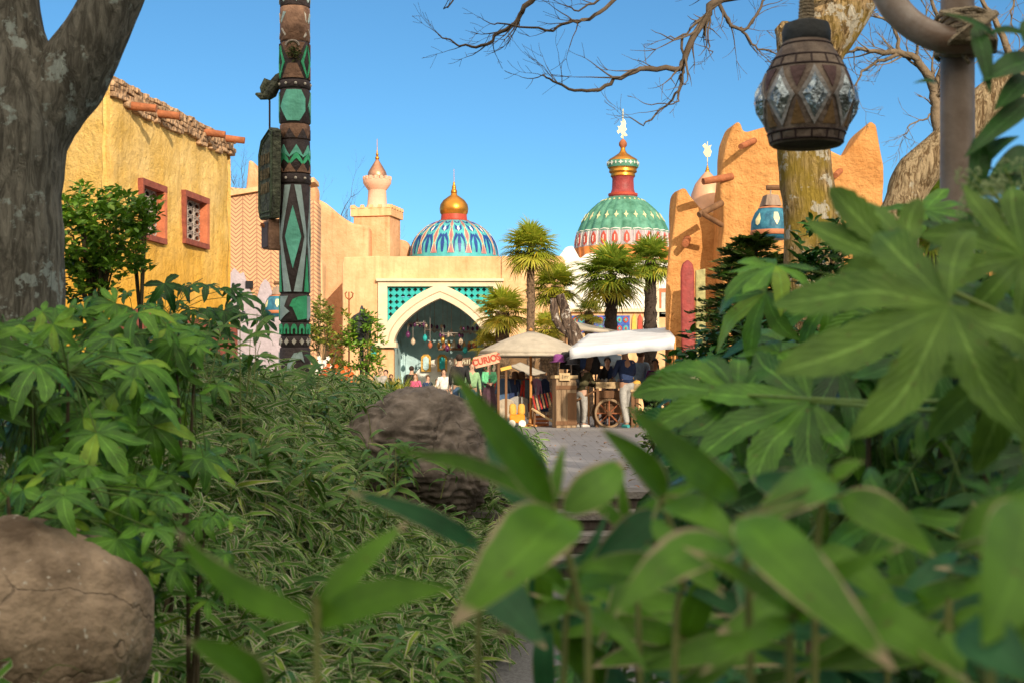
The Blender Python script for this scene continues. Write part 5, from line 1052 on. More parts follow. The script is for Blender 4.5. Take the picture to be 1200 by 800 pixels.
# far-right tree: cut stump limb and long limb going up to the right
dq = 12.6; b0 = P(1055, 600, dq); t3 = thing('tree', 'leaning golden barked tree with a sawn-off limb behind the lamp post', 'tree', (b0.x, dq, ground_z(b0.x, dq))); o = Vector(t3.location); wq = lambda n: L(n, dq)
mb = MB(); limb(mb, [P(1030, 640, dq) - o, P(1040, 430, dq) - o, P(1050, 290, dq) - o, P(1062, 232, dq) - o, P(1076, 202, dq) - o, P(1120, 160, dq) - o, P(1165, 114, dq) - o, P(1210, 76, dq) - o, P(1290, -20, dq) - o, P(1330, -140, dq) - o], [wq(34), wq(30), wq(26), wq(23), wq(24), wq(23), wq(24), wq(23), wq(20), wq(14)], 28, .06, 7)
mb.build('trunk', m_barkP, t3, angle=180)
mb = MB()
along(mb, [(1100, 168, dq), (1098, 135, dq), (1094, 108, dq), (1078, 75, dq), (1055, 62, dq), (1030, 62, dq), (1005, 58, dq), (985, 66, dq)], .055, .008, o, 4, 3, .5, 13); along(mb, [(1055, 62, dq), (1045, 30, dq), (1025, 20, dq)], .02, .008, o, 4, 3, .4, 14)
along(mb, [(1055, 64, dq), (1020, 76, dq), (1005, 95, dq), (1000, 110, dq)], .018, .005, o, 4, 3, .4, 15); along(mb, [(1094, 108, dq), (1110, 60, dq), (1100, 20, dq), (1080, -20, dq)], .035, .01, o, 5, 3, .6, 16); along(mb, [(1096, 132, dq), (1082, 140, dq), (1065, 150, dq), (1060, 160, dq)], .010, .004, o, 4, 2, .3, 17)
along(mb, [(1190, 80, dq), (1170, 30, dq), (1150, 0, dq), (1145, -40, dq)], .035, .01, o, 5, 3, .7, 18); along(mb, [(1180, -60, dq), (1190, -10, dq), (1185, 20, dq), (1195, 50, dq)], .014, .004, o, 4, 2, .5, 19)
along(mb, [(1120, -60, dq), (1060, -10, dq), (1050, 20, dq), (1070, 40, dq)], .02, .004, o, 5, 3, .45, 20)
mb.build('branches', m_twig, t3, angle=180)
# bare trees far behind the walls
for (px, py, d, h, lb, sd_) in [(283, 215, 62, 2.6, 'hazy bare tree top above the herringbone wall', 1), (392, 245, 66, 3.2, 'hazy bare tree behind the peach wall right of the totem pole', 2)]:
    p = P(px, 480, d); t = thing('bare_tree', lb, 'tree', (p.x, d, PZA), group='bare trees behind the walls'); random.seed(sd_ + 30); zt = PZ(py, d) - PZA
    mb = MB(); mb.tube([(0, 0, 0), (.1, 0, zt * .5), (0, 0, zt * .85)], [.2, .15, .1], 8); mb.build('trunk', m_twd, t); mb = MB()
    for k in range(16): a = random.uniform(0, 6.28); twigs(mb, (0, 0, zt * random.uniform(.55, .85)), (math.cos(a), math.sin(a) * .5, random.uniform(.4, 1.5)), h * random.uniform(.55, .8), .035, 3, .6, .08)
    mb.build('crown', m_twd, t, angle=180)

# ---------------------------------------------------------------- palms
m_ptr = mat('palm_fibre', (0.20, 0.13, 0.08), .95, .5, 14, 1, 40); m_ptd = mat('palm_dark_trunk', (0.07, 0.05, 0.04), .95, .4, 14, 1, 40)
m_pl = leaf_mat('palm_leaf', (0.22, 0.30, 0.02), (0.46, 0.48, 0.05), .4, None, .1, .42); m_pld = leaf_mat('palm_leaf_deep', (0.12, 0.22, 0.02), (0.32, 0.40, 0.045), .4, None, .1, .4); m_ply = leaf_mat('palm_leaf_old', (0.42, 0.42, 0.04), (0.62, 0.54, 0.08), .5, None, .1, .3)
def palm(px, pyc, d, rpx, label, seed, leafm=m_pl, trunkm=m_ptr, trpx=6, lean=0, nl=34, skirt=True, old=.12):
    random.seed(seed); zc = PZ(pyc, d); t = thing('palm_tree', label, 'palm', (PX(px, d) - lean, d, PZA), group='fan palms by the market'); hc = zc - PZA; top = Vector((lean, 0, hc)); rr = L(rpx, d)
    mb = MB(); n = 26; pts = [Vector((lean * (i / n) ** 1.5, 0, hc * i / n)) for i in range(n + 1)]; mb.tube(pts, [L(trpx, d) * (1.1 - .15 * i / n) * (1 + (.10 if i % 2 else -.06)) for i in range(n + 1)], 12, jit=.12)
    for i in range(140):   # leaf bases and fibre
        a = random.uniform(0, 6.28); z = hc * random.uniform(.35, 1.0); r_ = L(trpx, d) * .95; mb.blade((lean * (z / hc) ** 1.5 + math.cos(a) * r_, math.sin(a) * r_, z), (lean + math.cos(a) * r_ * 1.7, math.sin(a) * r_ * 1.7, z + .12 * random.uniform(-1, 1)), (math.cos(a), math.sin(a), 0), .05, n=2)
    mb.build('trunk', trunkm, t, angle=60)
    mb = MB(); mo = MB()
    for k in range(nl):
        a = k * 2.399 + random.uniform(-.2, .2); el = R(80 - 128 * (k / nl) ** .9 + random.uniform(-8, 8)); dd = Vector((math.cos(a) * math.cos(el), math.sin(a) * math.cos(el), math.sin(el)))
        pl_ = rr * random.uniform(.40, .62); c = top + dd * pl_ + Vector((0, 0, -.05 * rr)); tgt = mo if (k > nl * (1 - old * 2) and random.random() < .7) else mb
        tgt.tube([top, top + dd * pl_ * .5 + Vector((0, 0, .04 * rr)), c], .008, 4, cap=False)
        up = Vector((-math.cos(a) * math.sin(el), -math.sin(a) * math.sin(el), math.cos(el))); sd_ = dd.cross(up); fr_ = rr * random.uniform(.56, .74); ns = 26
        for q in range(ns):
            th = R(-125 + 250 * q / (ns - 1)); v = (dd * math.cos(th) + sd_ * math.sin(th)); ln = fr_ * (1 - .22 * abs(th) / 2.2) * random.uniform(.9, 1.05); tip = c + v * ln + up * (.10 * ln * abs(math.sin(th))) - Vector((0, 0, .28 * ln * random.uniform(.5, 1.2)))
            tgt.blade(c, tip, up + rv(.15), fr_ * .085, droop=ln * .22, n=3, fold=.3, peak=.42)
    mb.build('crown', leafm, t, angle=180)
    if mo.v: mo.build('dry_leaves', m_ply, t, angle=180)
    return t
palm(622, 290, 40, 37, 'tallest slender fan palm, right of the archway against the sky', 1, trpx=4.6, nl=44)
palm(650, 335, 42, 35, 'dense fan palm just right of the slender palm, overlapping its trunk', 2, trpx=5, nl=36)
palm(716, 322, 41, 44, 'broad dark-trunked fan palm in front of the green dome', 3, m_pld, m_ptd, 7, nl=46)
palm(762, 305, 42, 34, 'fan palm with a black trunk beside the orange fort', 4, m_pld, m_ptd, 7, nl=38)
palm(589, 365, 45, 36, 'short bushy fan palm in front of the right side of the archway', 5, trpx=8, nl=34, old=.3)
palm(640, 385, 41, 26, 'low yellowing fan palm behind the beige parasol', 6, trpx=7, nl=26, old=.45)
palm(572, 405, 45.5, 24, 'small yellow fan palm lowest and leftmost by the archway', 10, m_ply, trpx=5, nl=18, old=.5)
palm(690, 365, 44, 22, 'small fan palm low in front of the white house', 7, m_pld, trpx=5, nl=20, old=.3)
palm(1092, 258, 19, 62, 'fan palm seen between the leaning tree and the lamp post', 8, m_pld, m_ptr, 9, nl=30)
# rugged stump with climber behind the umbrellas
stp = thing('tree_stump', 'twisted rugged tree stump between the beige parasol and the awnings', 'tree', (PX(672, 36), 36, PZA)); o = Vector(stp.location); mb = MB()
limb(mb, [P(676, 500, 36) - o, P(676, 440, 36) - o, P(674, 400, 36) - o, P(664, 375, 36) - o, P(657, 345, 36) - o], [.22, .2, .19, .17, .1], 14, .22, 4); limb(mb, [P(670, 395, 36) - o, P(654, 378, 36) - o, P(648, 350, 36) - o], [.13, .12, .08], 12, .25, 6); mb.build('trunk', bark_mat('stump_bark', (.05, .035, .03), (.24, .17, .13), (.6, .55, .5), .57), stp, angle=180)
# ---------------------------------------------------------------- unseen blocks added behind the camera, outlines shaped to shade the garden
soft('shade_block_tall', [(-60, -.5), (22.4, -.5), (22.5, 29.8), (21, 30.5), (19.6, 30.2), (19.2, 25.8), (10, 25.2), (0, 25.8), (-20, 25.4), (-60, 25.5)], -3, 0, m_org, loc=(0, -45, 0), bevel=.4, disp=.15, sub=4); tag(bpy.data.objects['shade_block_tall'], 'tall orange unseen block added far behind the viewpoint to shade the garden', 'building')
soft('shade_block_narrow', [(22.6, -.5), (26.9, -.5), (26.9, 27.0), (25.4, 26.9), (25.0, 25.6), (22.6, 25.5)], -3, -.5, m_pch, loc=(0, -45, 0), bevel=.3, disp=.1, sub=4); tag(bpy.data.objects['shade_block_narrow'], 'narrow peach unseen block added far behind the viewpoint to shape the shade', 'building')
soft('shade_block_right', [(27.1, -.5), (60, -.5), (60, 31.2), (40, 31.8), (34, 31.6), (29, 31.6), (27.7, 29.5), (27.2, 26.5)], -2.2, 0, m_org, loc=(0, -45, 0), bevel=.4, disp=.12, sub=4); tag(bpy.data.objects['shade_block_right'], 'orange unseen block added far behind the viewpoint to the right to shade the plaza', 'building')

# ---------------------------------------------------------------- leaves
TAN = (0.45, 0.36, 0.22)
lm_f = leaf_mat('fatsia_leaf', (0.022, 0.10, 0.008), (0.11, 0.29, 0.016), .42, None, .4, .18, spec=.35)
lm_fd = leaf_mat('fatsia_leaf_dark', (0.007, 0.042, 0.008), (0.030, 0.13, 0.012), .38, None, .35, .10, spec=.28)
lm_fl = leaf_mat('fatsia_leaf_light', (0.085, 0.19, 0.022), (0.13, 0.25, 0.03), .5, None, .5, .22, spec=.3)
lm_s = leaf_mat('striped_bamboo_leaf', (0.035, 0.125, 0.012), (0.13, 0.29, 0.03), .5, (0.55, 0.52, 0.36), .1, .2, .13, .9, spec=.3, vein='par')
lm_h = leaf_mat('bamboo_leaf', (0.04, 0.15, 0.008), (0.14, 0.32, 0.018), .42, TAN, .10, .25, .02, 1.2, spec=.4, vein='par')
lm_h2 = leaf_mat('bamboo_leaf_blue', (0.018, 0.10, 0.035), (0.035, 0.15, 0.05), .4, TAN, .10, .2, .0, 1.0, spec=.3, vein='par')
lm_sh = leaf_mat('laurel_leaf', (0.07, 0.18, 0.012), (0.19, 0.36, 0.03), .4, None, .3, .15)
m_culm = mat('culm', (0.20, 0.23, 0.07), .6, .25, 8, .1); m_stem = mat('stem', (0.10, 0.08, 0.045), .8, .3, 8, .3)
UP = Vector((0, 0, 1)); m_pet = mat('green_petiole', (.07, .13, .02), .6, .2, 6, 0)
def gplace(px, d): x = PX(px, d); return Vector((x, d, ground_z(x, d)))

def fatsia_shrub(px, py, d, rx, rz, n, rad, label, seed, m=lm_f, ry=None, group='fatsia shrubs in the beds', face=.7, low=1.0):
    random.seed(seed); g = gplace(px, d); t = thing('fatsia_shrub', label, 'shrub', g, group=group); c = P(px, py, d) - g; ry = ry or rx * .8; mb = MB(); ms = MB()
    stems = [Vector((random.uniform(-.5, .5) * rx, random.uniform(-.4, .4) * ry, 0)) for _ in range(3)]
    tops = []
    for s0 in stems:
        e = Vector((c.x + s0.x * 1.2, s0.y, c.z + random.uniform(-.1, .4) * rz)); mid = s0.lerp(e, .5) + rv(.04); ms.tube([s0 * .5, mid, e], [.012, .009, .006], 6); tops.append(e)
    for k in range(n):
        while True:
            v = rv(1)
            if .35 < v.length < 1 and v.z > -low: break
        if k % 4 == 0: v.z = -abs(v.z) - random.uniform(.3, 1.3)
        p = c + Vector((v.x * rx, v.y * ry, v.z * rz))
        if p.z < 0.05: continue
        nrm = (UP * .75 + Vector((0, -1, 0)) * face + Vector((v.x, 0, 0)) * .5 + rv(.45)).normalized(); out = Vector((v.x * 1.2, v.y * .8 - .5, v.z * .4 - .45)) + rv(.5); out = out - nrm * out.dot(nrm)
        if out.length < .05: continue
        r_ = rad * random.uniform(.45, 1.15); mb.fatsia(p, out, nrm, r_, random.choice((5, 7, 7, 8)), droop=random.uniform(.15, .4), n=8, spread=random.uniform(265, 305))
        tp_ = min(tops, key=lambda q: (q - p).length); ms.tube([tp_, tp_.lerp(p, .5) + Vector((0, 0, .04)), p], .0024, 5, 1, False)
    ms.build('stem', [m_stem, m_pet], t); mb.build('foliage', m, t, angle=180); return t

# left bed
for a in [(40, 470, 4.6, .42, .30, 90, .17, 'big bright fatsia shrub at the far left in front of the grey trunk', 1, lm_f), (150, 440, 5.4, .42, .28, 85, .15, 'fatsia shrub spreading right of the grey trunk below the yellow house', 2, lm_f),
          (70, 600, 4.2, .38, .15, 50, .14, 'low fatsia shrub directly behind the brown boulder', 4, lm_f), (205, 640, 4.4, .22, .16, 22, .11, 'small fatsia seedling right of the brown boulder', 5, lm_f),
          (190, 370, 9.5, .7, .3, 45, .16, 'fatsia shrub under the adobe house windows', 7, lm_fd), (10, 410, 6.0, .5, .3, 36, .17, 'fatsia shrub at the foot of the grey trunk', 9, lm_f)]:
    fatsia_shrub(*a)
# right bed
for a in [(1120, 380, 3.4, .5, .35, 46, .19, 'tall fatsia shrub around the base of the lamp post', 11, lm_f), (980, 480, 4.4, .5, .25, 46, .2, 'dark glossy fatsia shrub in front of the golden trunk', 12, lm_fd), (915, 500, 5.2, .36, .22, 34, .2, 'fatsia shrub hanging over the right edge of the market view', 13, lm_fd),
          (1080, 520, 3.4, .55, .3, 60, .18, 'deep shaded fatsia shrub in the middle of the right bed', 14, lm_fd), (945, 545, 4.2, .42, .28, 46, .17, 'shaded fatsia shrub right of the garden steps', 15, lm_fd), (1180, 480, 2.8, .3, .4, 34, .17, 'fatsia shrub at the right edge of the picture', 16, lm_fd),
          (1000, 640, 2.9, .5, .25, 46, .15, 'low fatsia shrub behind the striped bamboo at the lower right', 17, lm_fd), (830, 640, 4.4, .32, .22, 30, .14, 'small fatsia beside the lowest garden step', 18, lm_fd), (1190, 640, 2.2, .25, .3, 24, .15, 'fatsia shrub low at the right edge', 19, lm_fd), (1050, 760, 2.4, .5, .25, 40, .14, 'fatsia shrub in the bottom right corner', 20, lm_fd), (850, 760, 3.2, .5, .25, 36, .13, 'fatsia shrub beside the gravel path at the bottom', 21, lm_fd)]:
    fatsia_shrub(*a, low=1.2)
# big foreground fatsia leaves
fp = thing('fatsia_shrub', 'closest fatsia shrub with a huge pale green seven-fingered leaf at the right', 'shrub', gplace(1260, 1.9)); o = Vector(fp.location)
def bigleaf(px, py, d, dirx, dirz, rpx, nrm, lobes=8, spread=250, m=lm_fl, droop=.12, dy=0, wide=1.0, seed=0):
    random.seed(seed); mb = MB(); c = P(px, py, d) - o; out = Vector((dirx, dy, dirz)); mb.fatsia(c, out, Vector(nrm), L(rpx, d), lobes, droop=droop, n=18, spread=spread, teeth=.14, wide=wide); lf = mb.build('leaf', m, fp, angle=180)
    ms = MB(); e = Vector((.1, .05, c.z - .12)) if px > 1000 else Vector((0, 0, c.z)); ms.tube([c, c.lerp(e, .5) + Vector((0, 0, -.01)), e], .0035, 6); ms.build('petiole', mat('petiole', (.16, .24, .05), .5, .1), fp)
bigleaf(1112, 357, 1.65, -1, -.42, 222, (0, -.8, .62), 7, 285, seed=3)
bigleaf(1062, 318, 1.95, -.62, .75, 142, (.1, -.85, .5), 5, 130, seed=4, wide=1.1)
bigleaf(1190, 420, 1.8, -.3, -1, 150, (0, -.8, .6), 7, 240, seed=5)
bigleaf(1200, 300, 2.0, -.8, .3, 120, (0, -.9, .4), 7, 230, seed=6)
bigleaf(950, 470, 2.6, -1, -.3, 150, (0, -.7, .7), 7, 230, lm_f, seed=7)
bigleaf(862, 462, 2.7, -1, .2, 118, (0, -.75, .65), 7, 220, lm_f, seed=8)
bigleaf(1050, 600, 1.9, -.5, -.8, 120, (0, -.6, .8), 7, 260, lm_f, seed=9)
ms = MB(); ms.tube([(0, 0, -.05), (.03, .0, .5), (.1, .05, P(0, 380, 1.8).z - o.z)], [.012, .011, .009], 8); ms.build('stem', m_stem, fp)
# pale flower heads
fh = thing('fatsia_flowers', 'pale green fatsia flower cluster in front of the lamp post at the right edge', 'flowers', gplace(1230, 2.3)); o2 = Vector(fh.location); random.seed(6)
m_flw = mat('flower_green', (0.30, 0.38, 0.18), .7, .25, 20, .2); mb = MB(); ms = MB(); root = P(1215, 300, 2.3) - o2; ms.tube([(0, 0, -.05), (0, 0, .5), root], .006, 6)
for k in range(26):
    c = P(random.uniform(1128, 1205), random.uniform(192, 262), 2.3 + random.uniform(-.06, .06)) - o2; ms.tube([root, root.lerp(c, .6) + Vector((0, 0, .01)), c], .0018, 4)
    for q in range(26): v = rv(1).normalized() * .014; mb.ball(c + v, .0024, seg=5)
ms.build('stalk', mat('petiole', (.16, .24, .05)), fh); mb.build('flower_heads', m_flw, fh)

# foreground broad-leaved bamboo, leaf by leaf
def bamboo(label, base, node_pts, leaves, seed):
    """node_pts: culm points (px,py,d); leaves: (bx,by,tx,ty,width px,d base,d tip,droop,curl,material)"""
    random.seed(seed); g = gplace(base[0], base[1]); t = thing('bamboo_plant', label, 'bamboo', g, group='broad-leaved bamboo close to the camera'); pts = [Vector((0, 0, -.03))] + [P(*q) - g for q in node_pts]
    mb = MB(); mb.tube(cr(pts, 4), .0034, 8); mb.build('culm', m_culm, t)
    for (bx, by, tx, ty, w, d0, d1, dp, cu, m) in leaves:
        b = P(bx, by, d0) - g; e = P(tx, ty, d1) - g; mb = MB(); nrm = Vector((random.uniform(-.25, .25), -.85, random.uniform(.25, .6))); ln = (e - b).length
        mb.blade(b, e, nrm, L(w, (d0 + d1) / 2) * .98, dp * ln, 18, random.uniform(.15, .38), peak=.36, curl=cu, bend=random.uniform(-.07, .07)); mb.build('leaf', m, t, angle=180)
        q = b.lerp(pts[-1], .5); near = min(pts, key=lambda v: (v - b).length); ms = MB(); ms.tube([near, b], .0018, 5, 0, False) if (near - b).length > .004 else None
        if ms.v: ms.build('leaf_stalk', m_culm, t)
A_, B_ = lm_h, lm_h2
bamboo('bamboo spray with one very broad leaf crossing the centre of the picture low down', (690, 1.3), [(690, 800, 1.3), (680, 715, 1.3), (655, 605, 1.28)],
       [(646, 592, 525, 428, 40, 1.28, 1.2, .25, .2, A_), (636, 588, 458, 528, 24, 1.28, 1.22, .15, .3, A_), (650, 588, 662, 518, 17, 1.28, 1.3, .1, .3, A_), (660, 600, 728, 540, 50, 1.28, 1.34, .3, .3, A_), (660, 603, 530, 733, 92, 1.27, 1.15, .3, .1, A_), (637, 598, 575, 478, 66, 1.4, 1.45, .1, .3, B_)], 1)
bamboo('bamboo spray with four narrow leaves at the lower left of centre', (372, 1.25), [(372, 800, 1.22), (370, 728, 1.22)],
       [(366, 725, 206, 620, 38, 1.22, 1.15, -.15, .2, A_), (371, 722, 478, 612, 34, 1.22, 1.25, .15, .3, A_), (374, 732, 532, 690, 44, 1.22, 1.2, .2, -.2, A_), (310, 812, 215, 748, 44, 1.18, 1.12, .1, .2, A_)], 2)
bamboo('single bluish bamboo leaf pointing left below the layered rock', (560, 1.5), [(560, 800, 1.5), (563, 645, 1.5)], [(562, 642, 406, 576, 28, 1.5, 1.45, .2, .2, B_), (565, 660, 640, 760, 60, 1.5, 1.4, .2, .1, B_)], 3)
bamboo('bamboo with long arching leaves right of centre', (790, 1.4), [(790, 800, 1.4), (800, 680, 1.4), (775, 580, 1.4)],
       [(864, 583, 734, 474, 42, 1.4, 1.3, .2, .2, A_), (778, 582, 703, 500, 34, 1.4, 1.35, .2, .3, A_), (780, 590, 868, 640, 46, 1.38, 1.3, .2, .2, A_), (765, 608, 850, 692, 26, 1.36, 1.3, .25, .5, A_), (770, 600, 690, 665, 44, 1.4, 1.4, .2, .2, B_), (800, 690, 665, 668, 36, 1.4, 1.3, .2, .1, A_)], 4)
bamboo('bamboo with a very wide pale-edged leaf falling to the lower right', (900, 1.15), [(880, 800, 1.15), (868, 606, 1.12)],
       [(868, 606, 1050, 786, 78, 1.12, .98, .2, -.1, A_), (975, 560, 872, 622, 54, 1.3, 1.2, .25, .1, A_), (975, 560, 1012, 540, 20, 1.3, 1.3, .1, .4, A_), (985, 580, 1095, 652, 54, 1.3, 1.25, .25, .2, A_), (860, 640, 720, 720, 60, 1.15, 1.05, .2, .2, A_)], 5)
bamboo('bamboo with blurred drooping leaves in the right corner', (1150, 1.0), [(1160, 820, 1.0), (1190, 620, 1.0)],
       [(1205, 590, 1152, 756, 110, .98, .92, .1, .1, A_), (1130, 730, 1215, 800, 70, .95, .9, .2, .1, B_), (1000, 712, 1135, 800, 62, 1.1, 1.05, .4, .2, A_), (1125, 640, 1215, 575, 60, 1.1, 1.1, .2, .2, A_), (1000, 700, 900, 690, 50, 1.15, 1.2, .2, .2, B_)], 6)
bamboo('bamboo stalk with a pale cut stem in the lower right thicket', (955, 1.4), [(955, 800, 1.4), (957, 640, 1.38), (968, 575, 1.36)], [(968, 575, 880, 560, 44, 1.36, 1.4, .2, .2, B_), (960, 640, 1060, 720, 40, 1.4, 1.35, .2, .2, A_), (940, 690, 840, 742, 50, 1.3, 1.25, .2, .2, A_)], 7)
bamboo('slender bamboo with crossing pale-edged blades in front of the garden steps', (640, 1.5), [(660, 800, 1.5), (668, 690, 1.5)],
       [(672, 690, 770, 612, 22, 1.5, 1.45, .3, .3, A_), (665, 690, 560, 640, 20, 1.5, 1.45, .3, .3, A_), (668, 700, 800, 668, 26, 1.5, 1.4, .35, .2, A_), (664, 705, 575, 745, 24, 1.5, 1.42, .3, .3, A_), (668, 695, 712, 600, 16, 1.5, 1.5, .2, .4, B_), (672, 715, 760, 790, 26, 1.5, 1.4, .3, .2, A_)], 21)
bamboo('slender bamboo with dry-tipped blades fanning over the lower right of the steps', (760, 1.6), [(750, 800, 1.6), (742, 650, 1.6), (735, 628, 1.6)],
       [(735, 628, 640, 575, 20, 1.6, 1.55, .3, .3, A_), (738, 630, 830, 560, 24, 1.6, 1.5, .3, .3, A_), (738, 640, 640, 668, 24, 1.6, 1.5, .35, .2, B_), (742, 645, 850, 700, 26, 1.6, 1.5, .35, .2, A_), (740, 650, 700, 760, 24, 1.6, 1.5, .3, .2, A_), (735, 630, 725, 545, 15, 1.6, 1.6, .2, .4, A_)], 22)
bamboo('bamboo with long thin arching blades at the bottom right of centre', (930, 1.15), [(925, 820, 1.15), (930, 720, 1.12)],
       [(930, 720, 800, 640, 26, 1.12, 1.1, .3, .3, A_), (932, 720, 1060, 640, 28, 1.12, 1.05, .3, .2, A_), (930, 728, 820, 790, 30, 1.12, 1.05, .3, .2, A_), (934, 726, 1040, 700, 26, 1.12, 1.05, .4, .3, A_), (930, 716, 905, 615, 18, 1.12, 1.12, .2, .3, A_)], 23)
random.seed(77)
for k in range(1, 9):
    d = random.uniform(1.35, 1.9); bx = [560, 640, 720, 800, 880, 960, 1040, 1110, 1180][k]; ty = random.uniform(690, 760); lv = []
    for q in range(9):
        a = random.uniform(0, 6.28); ln = random.uniform(110, 230); x1 = bx + math.cos(a) * ln; y1 = ty + 20 + math.sin(a) * ln * .6
        if x1 < 600: x1 = 1200 - x1
        lv.append((bx + math.cos(a) * 8, ty + math.sin(a) * 8 + random.uniform(0, 50), x1, y1, random.uniform(18, 40), d, d + random.uniform(-.15, .15), random.uniform(.1, .4), random.uniform(-.3, .5), random.choice((A_, A_, B_))))
    bamboo(['bamboo beside the gravel path at the bottom centre', 'second bamboo from the path in the bottom thicket', 'third bamboo from the path in the bottom thicket', 'bamboo behind the arching leaves right of centre', 'bamboo behind the wide pale-edged leaf', 'bamboo behind the pale cut stem', 'bamboo low between the cut stem and the right corner', 'bamboo below the giant fatsia leaf', 'bamboo in the lower right corner'][k], (bx, d), [(bx, ty + 60, d), (bx + 4, ty, d)], lv, 30 + k)
# hanging bamboo top right
hb = thing('bamboo_plant', 'tall bamboo with leaves hanging beside the lamp post at the top right', 'bamboo', gplace(1290, 2.6)); o3 = Vector(hb.location)
mb = MB(); cp = [Vector((0, 0, -.05)), P(1285, 400, 2.6) - o3, P(1262, 100, 2.6) - o3, P(1215, -10, 2.6) - o3, P(1170, -20, 2.6) - o3]; mb.tube(cr(cp, 5), [.008] * 5 + [.006] * 8 + [.004] * 8, 8)
for a, b_ in (((1262, 110), (1165, 60)), ((1285, 300), (1150, 190)), ((1280, 200), (1160, 250))): mb.tube([P(a[0], a[1], 2.6) - o3, P((a[0] + b_[0]) / 2, (a[1] + b_[1]) / 2 - 12, 2.6) - o3, P(b_[0], b_[1], 2.6) - o3], .0022, 5)
mb.build('culm', mat('dark_culm', (.03, .035, .03), .5, .2), hb)
for (bx, by, tx, ty, w) in [(1142, 30, 1160, 110, 20), (1168, 45, 1105, 16, 10), (1158, 40, 1205, 42, 12), (1215, 70, 1150, 96, 34), (1205, 90, 1165, 130, 26), (1210, 115, 1130, 185, 26), (1212, 180, 1160, 205, 30), (1150, 160, 1132, 245, 30), (1160, 235, 1180, 290, 30), (1205, 200, 1140, 230, 30), (1162, 262, 1110, 268, 22), (1150, 190, 1195, 160, 24), (1098, 100, 1070, 98, 8), (1205, 20, 1225, 90, 30), (1180, 300, 1200, 210, 30)]:
    mb = MB(); mb.blade(P(bx, by, 2.55) - o3, P(tx, ty, 2.5) - o3, (random.uniform(-.3, .3), -.8, .4), L(w, 2.5) * 1.1, .02, 10, .2, curl=random.uniform(-.5, .6)); mb.build('leaf', lm_fd, hb, angle=180)

# ---------------------------------------------------------------- striped bamboo ground cover on both banks (nobody could count it)
def cover(name, n, xf, seed, ln=(.13, .27), m=lm_s, wf=.09, upf=.6, dens=None):
    random.seed(seed); mb = MB(); k = 0
    while k < n:
        q = xf()
        if q is None: continue
        x, y = q; z = ground_z(x, y); qx, qy = 600 + x * F / y, HZ - (z + .25 - CZ) * F / y
        if y < 12.3 and ((qx - 492) / 88) ** 2 + ((qy - 532) / 84) ** 2 < 1: k += 1; continue
        h = random.uniform(.05, .42) * (1 if noise.noise(Vector((x * 1.5, y * 1.5, 5))) > -.25 else .6) + .10 * noise.noise(Vector((x * 2.3, y * 2.3, 0)))
        top = Vector((x, y, z + max(.04, h)))
        for j in range(random.choice((2, 3, 4))):
            a = random.uniform(0, 6.28); dd = Vector((math.cos(a), math.sin(a), random.uniform(-1.8, .25))).normalized(); l_ = random.uniform(*ln); b = top + rv(.03)
            nr = ((UP + rv(.9)) if random.random() < .35 else Vector((random.uniform(-.2, 1), -1, random.uniform(0, .7)))).normalized(); mb.blade(b, b + dd * l_, nr, l_ * wf * random.uniform(.8, 1.4), l_ * .7, 4, .25, curl=random.uniform(-.4, .4))
            k += 1
    o = mb.build(name, m, angle=180); o['kind'] = 'stuff'; o['label'] = 'pale-striped dwarf bamboo leaves covering the bank'; return o
def xl():
    y = random.uniform(3.2, 16.5) ** 1.0; xe, _ = path_edges(y); lim = max(-.37 * y - .4, -5.5); x = xe + .08 - abs(random.gauss(0, 1)) * (.55 + .11 * y)
    return (x, y) if x > lim and random.random() < min(1, 8 / y) else None
def xr():
    y = random.uniform(3.5, 15); _, xe = path_edges(y); x = xe + abs(random.gauss(0, 1)) * (.4 + .1 * y); return (x, y) if x < .37 * y + .3 else None
cover('bamboo_ground_cover', 46000, xl, 1); cover('right_ground_cover', 5000, xr, 2)
bpy.data.objects['right_ground_cover'].name = 'bank_ground_cover'
# taller bamboo clumps standing in the left bed
def clump(px, d, w, h, n, label, seed, m=lm_h, ln=(.16, .26), wf=.16):
    random.seed(seed); g = gplace(px, d); t = thing('bamboo_clump', label, 'bamboo', g, group='bamboo clumps in the left bed'); mb = MB(); ms = MB()
    for k in range(n):
        b = Vector((random.gauss(0, w * .5), random.gauss(0, w * .3), -.03)); hh = h * random.uniform(.6, 1.05); e = b + Vector((random.gauss(0, .10), random.gauss(0, .08), hh)); ms.tube([b, b.lerp(e, .5) + rv(.02), e], [.004, .0035, .002], 5)
        for j in range(random.randint(6, 9)):
            q = b.lerp(e, random.uniform(.45, 1)); a = random.uniform(0, 6.28); dd = Vector((math.cos(a), math.sin(a), random.uniform(-.9, .5))).normalized(); l_ = random.uniform(*ln); mb.blade(q, q + dd * l_, (UP + Vector((0, -.5, 0)) + rv(.6)), l_ * wf, l_ * .4, 5, .2, curl=random.uniform(-.4, .4))
    ms.build('stems', m_culm, t); mb.build('foliage', m, t, angle=180)
lm_mix = leaf_mat('bamboo_clump_leaf', (0.03, 0.12, 0.012), (0.12, 0.26, 0.03), .42, TAN, .2, .2, .05, .6, vein='par')
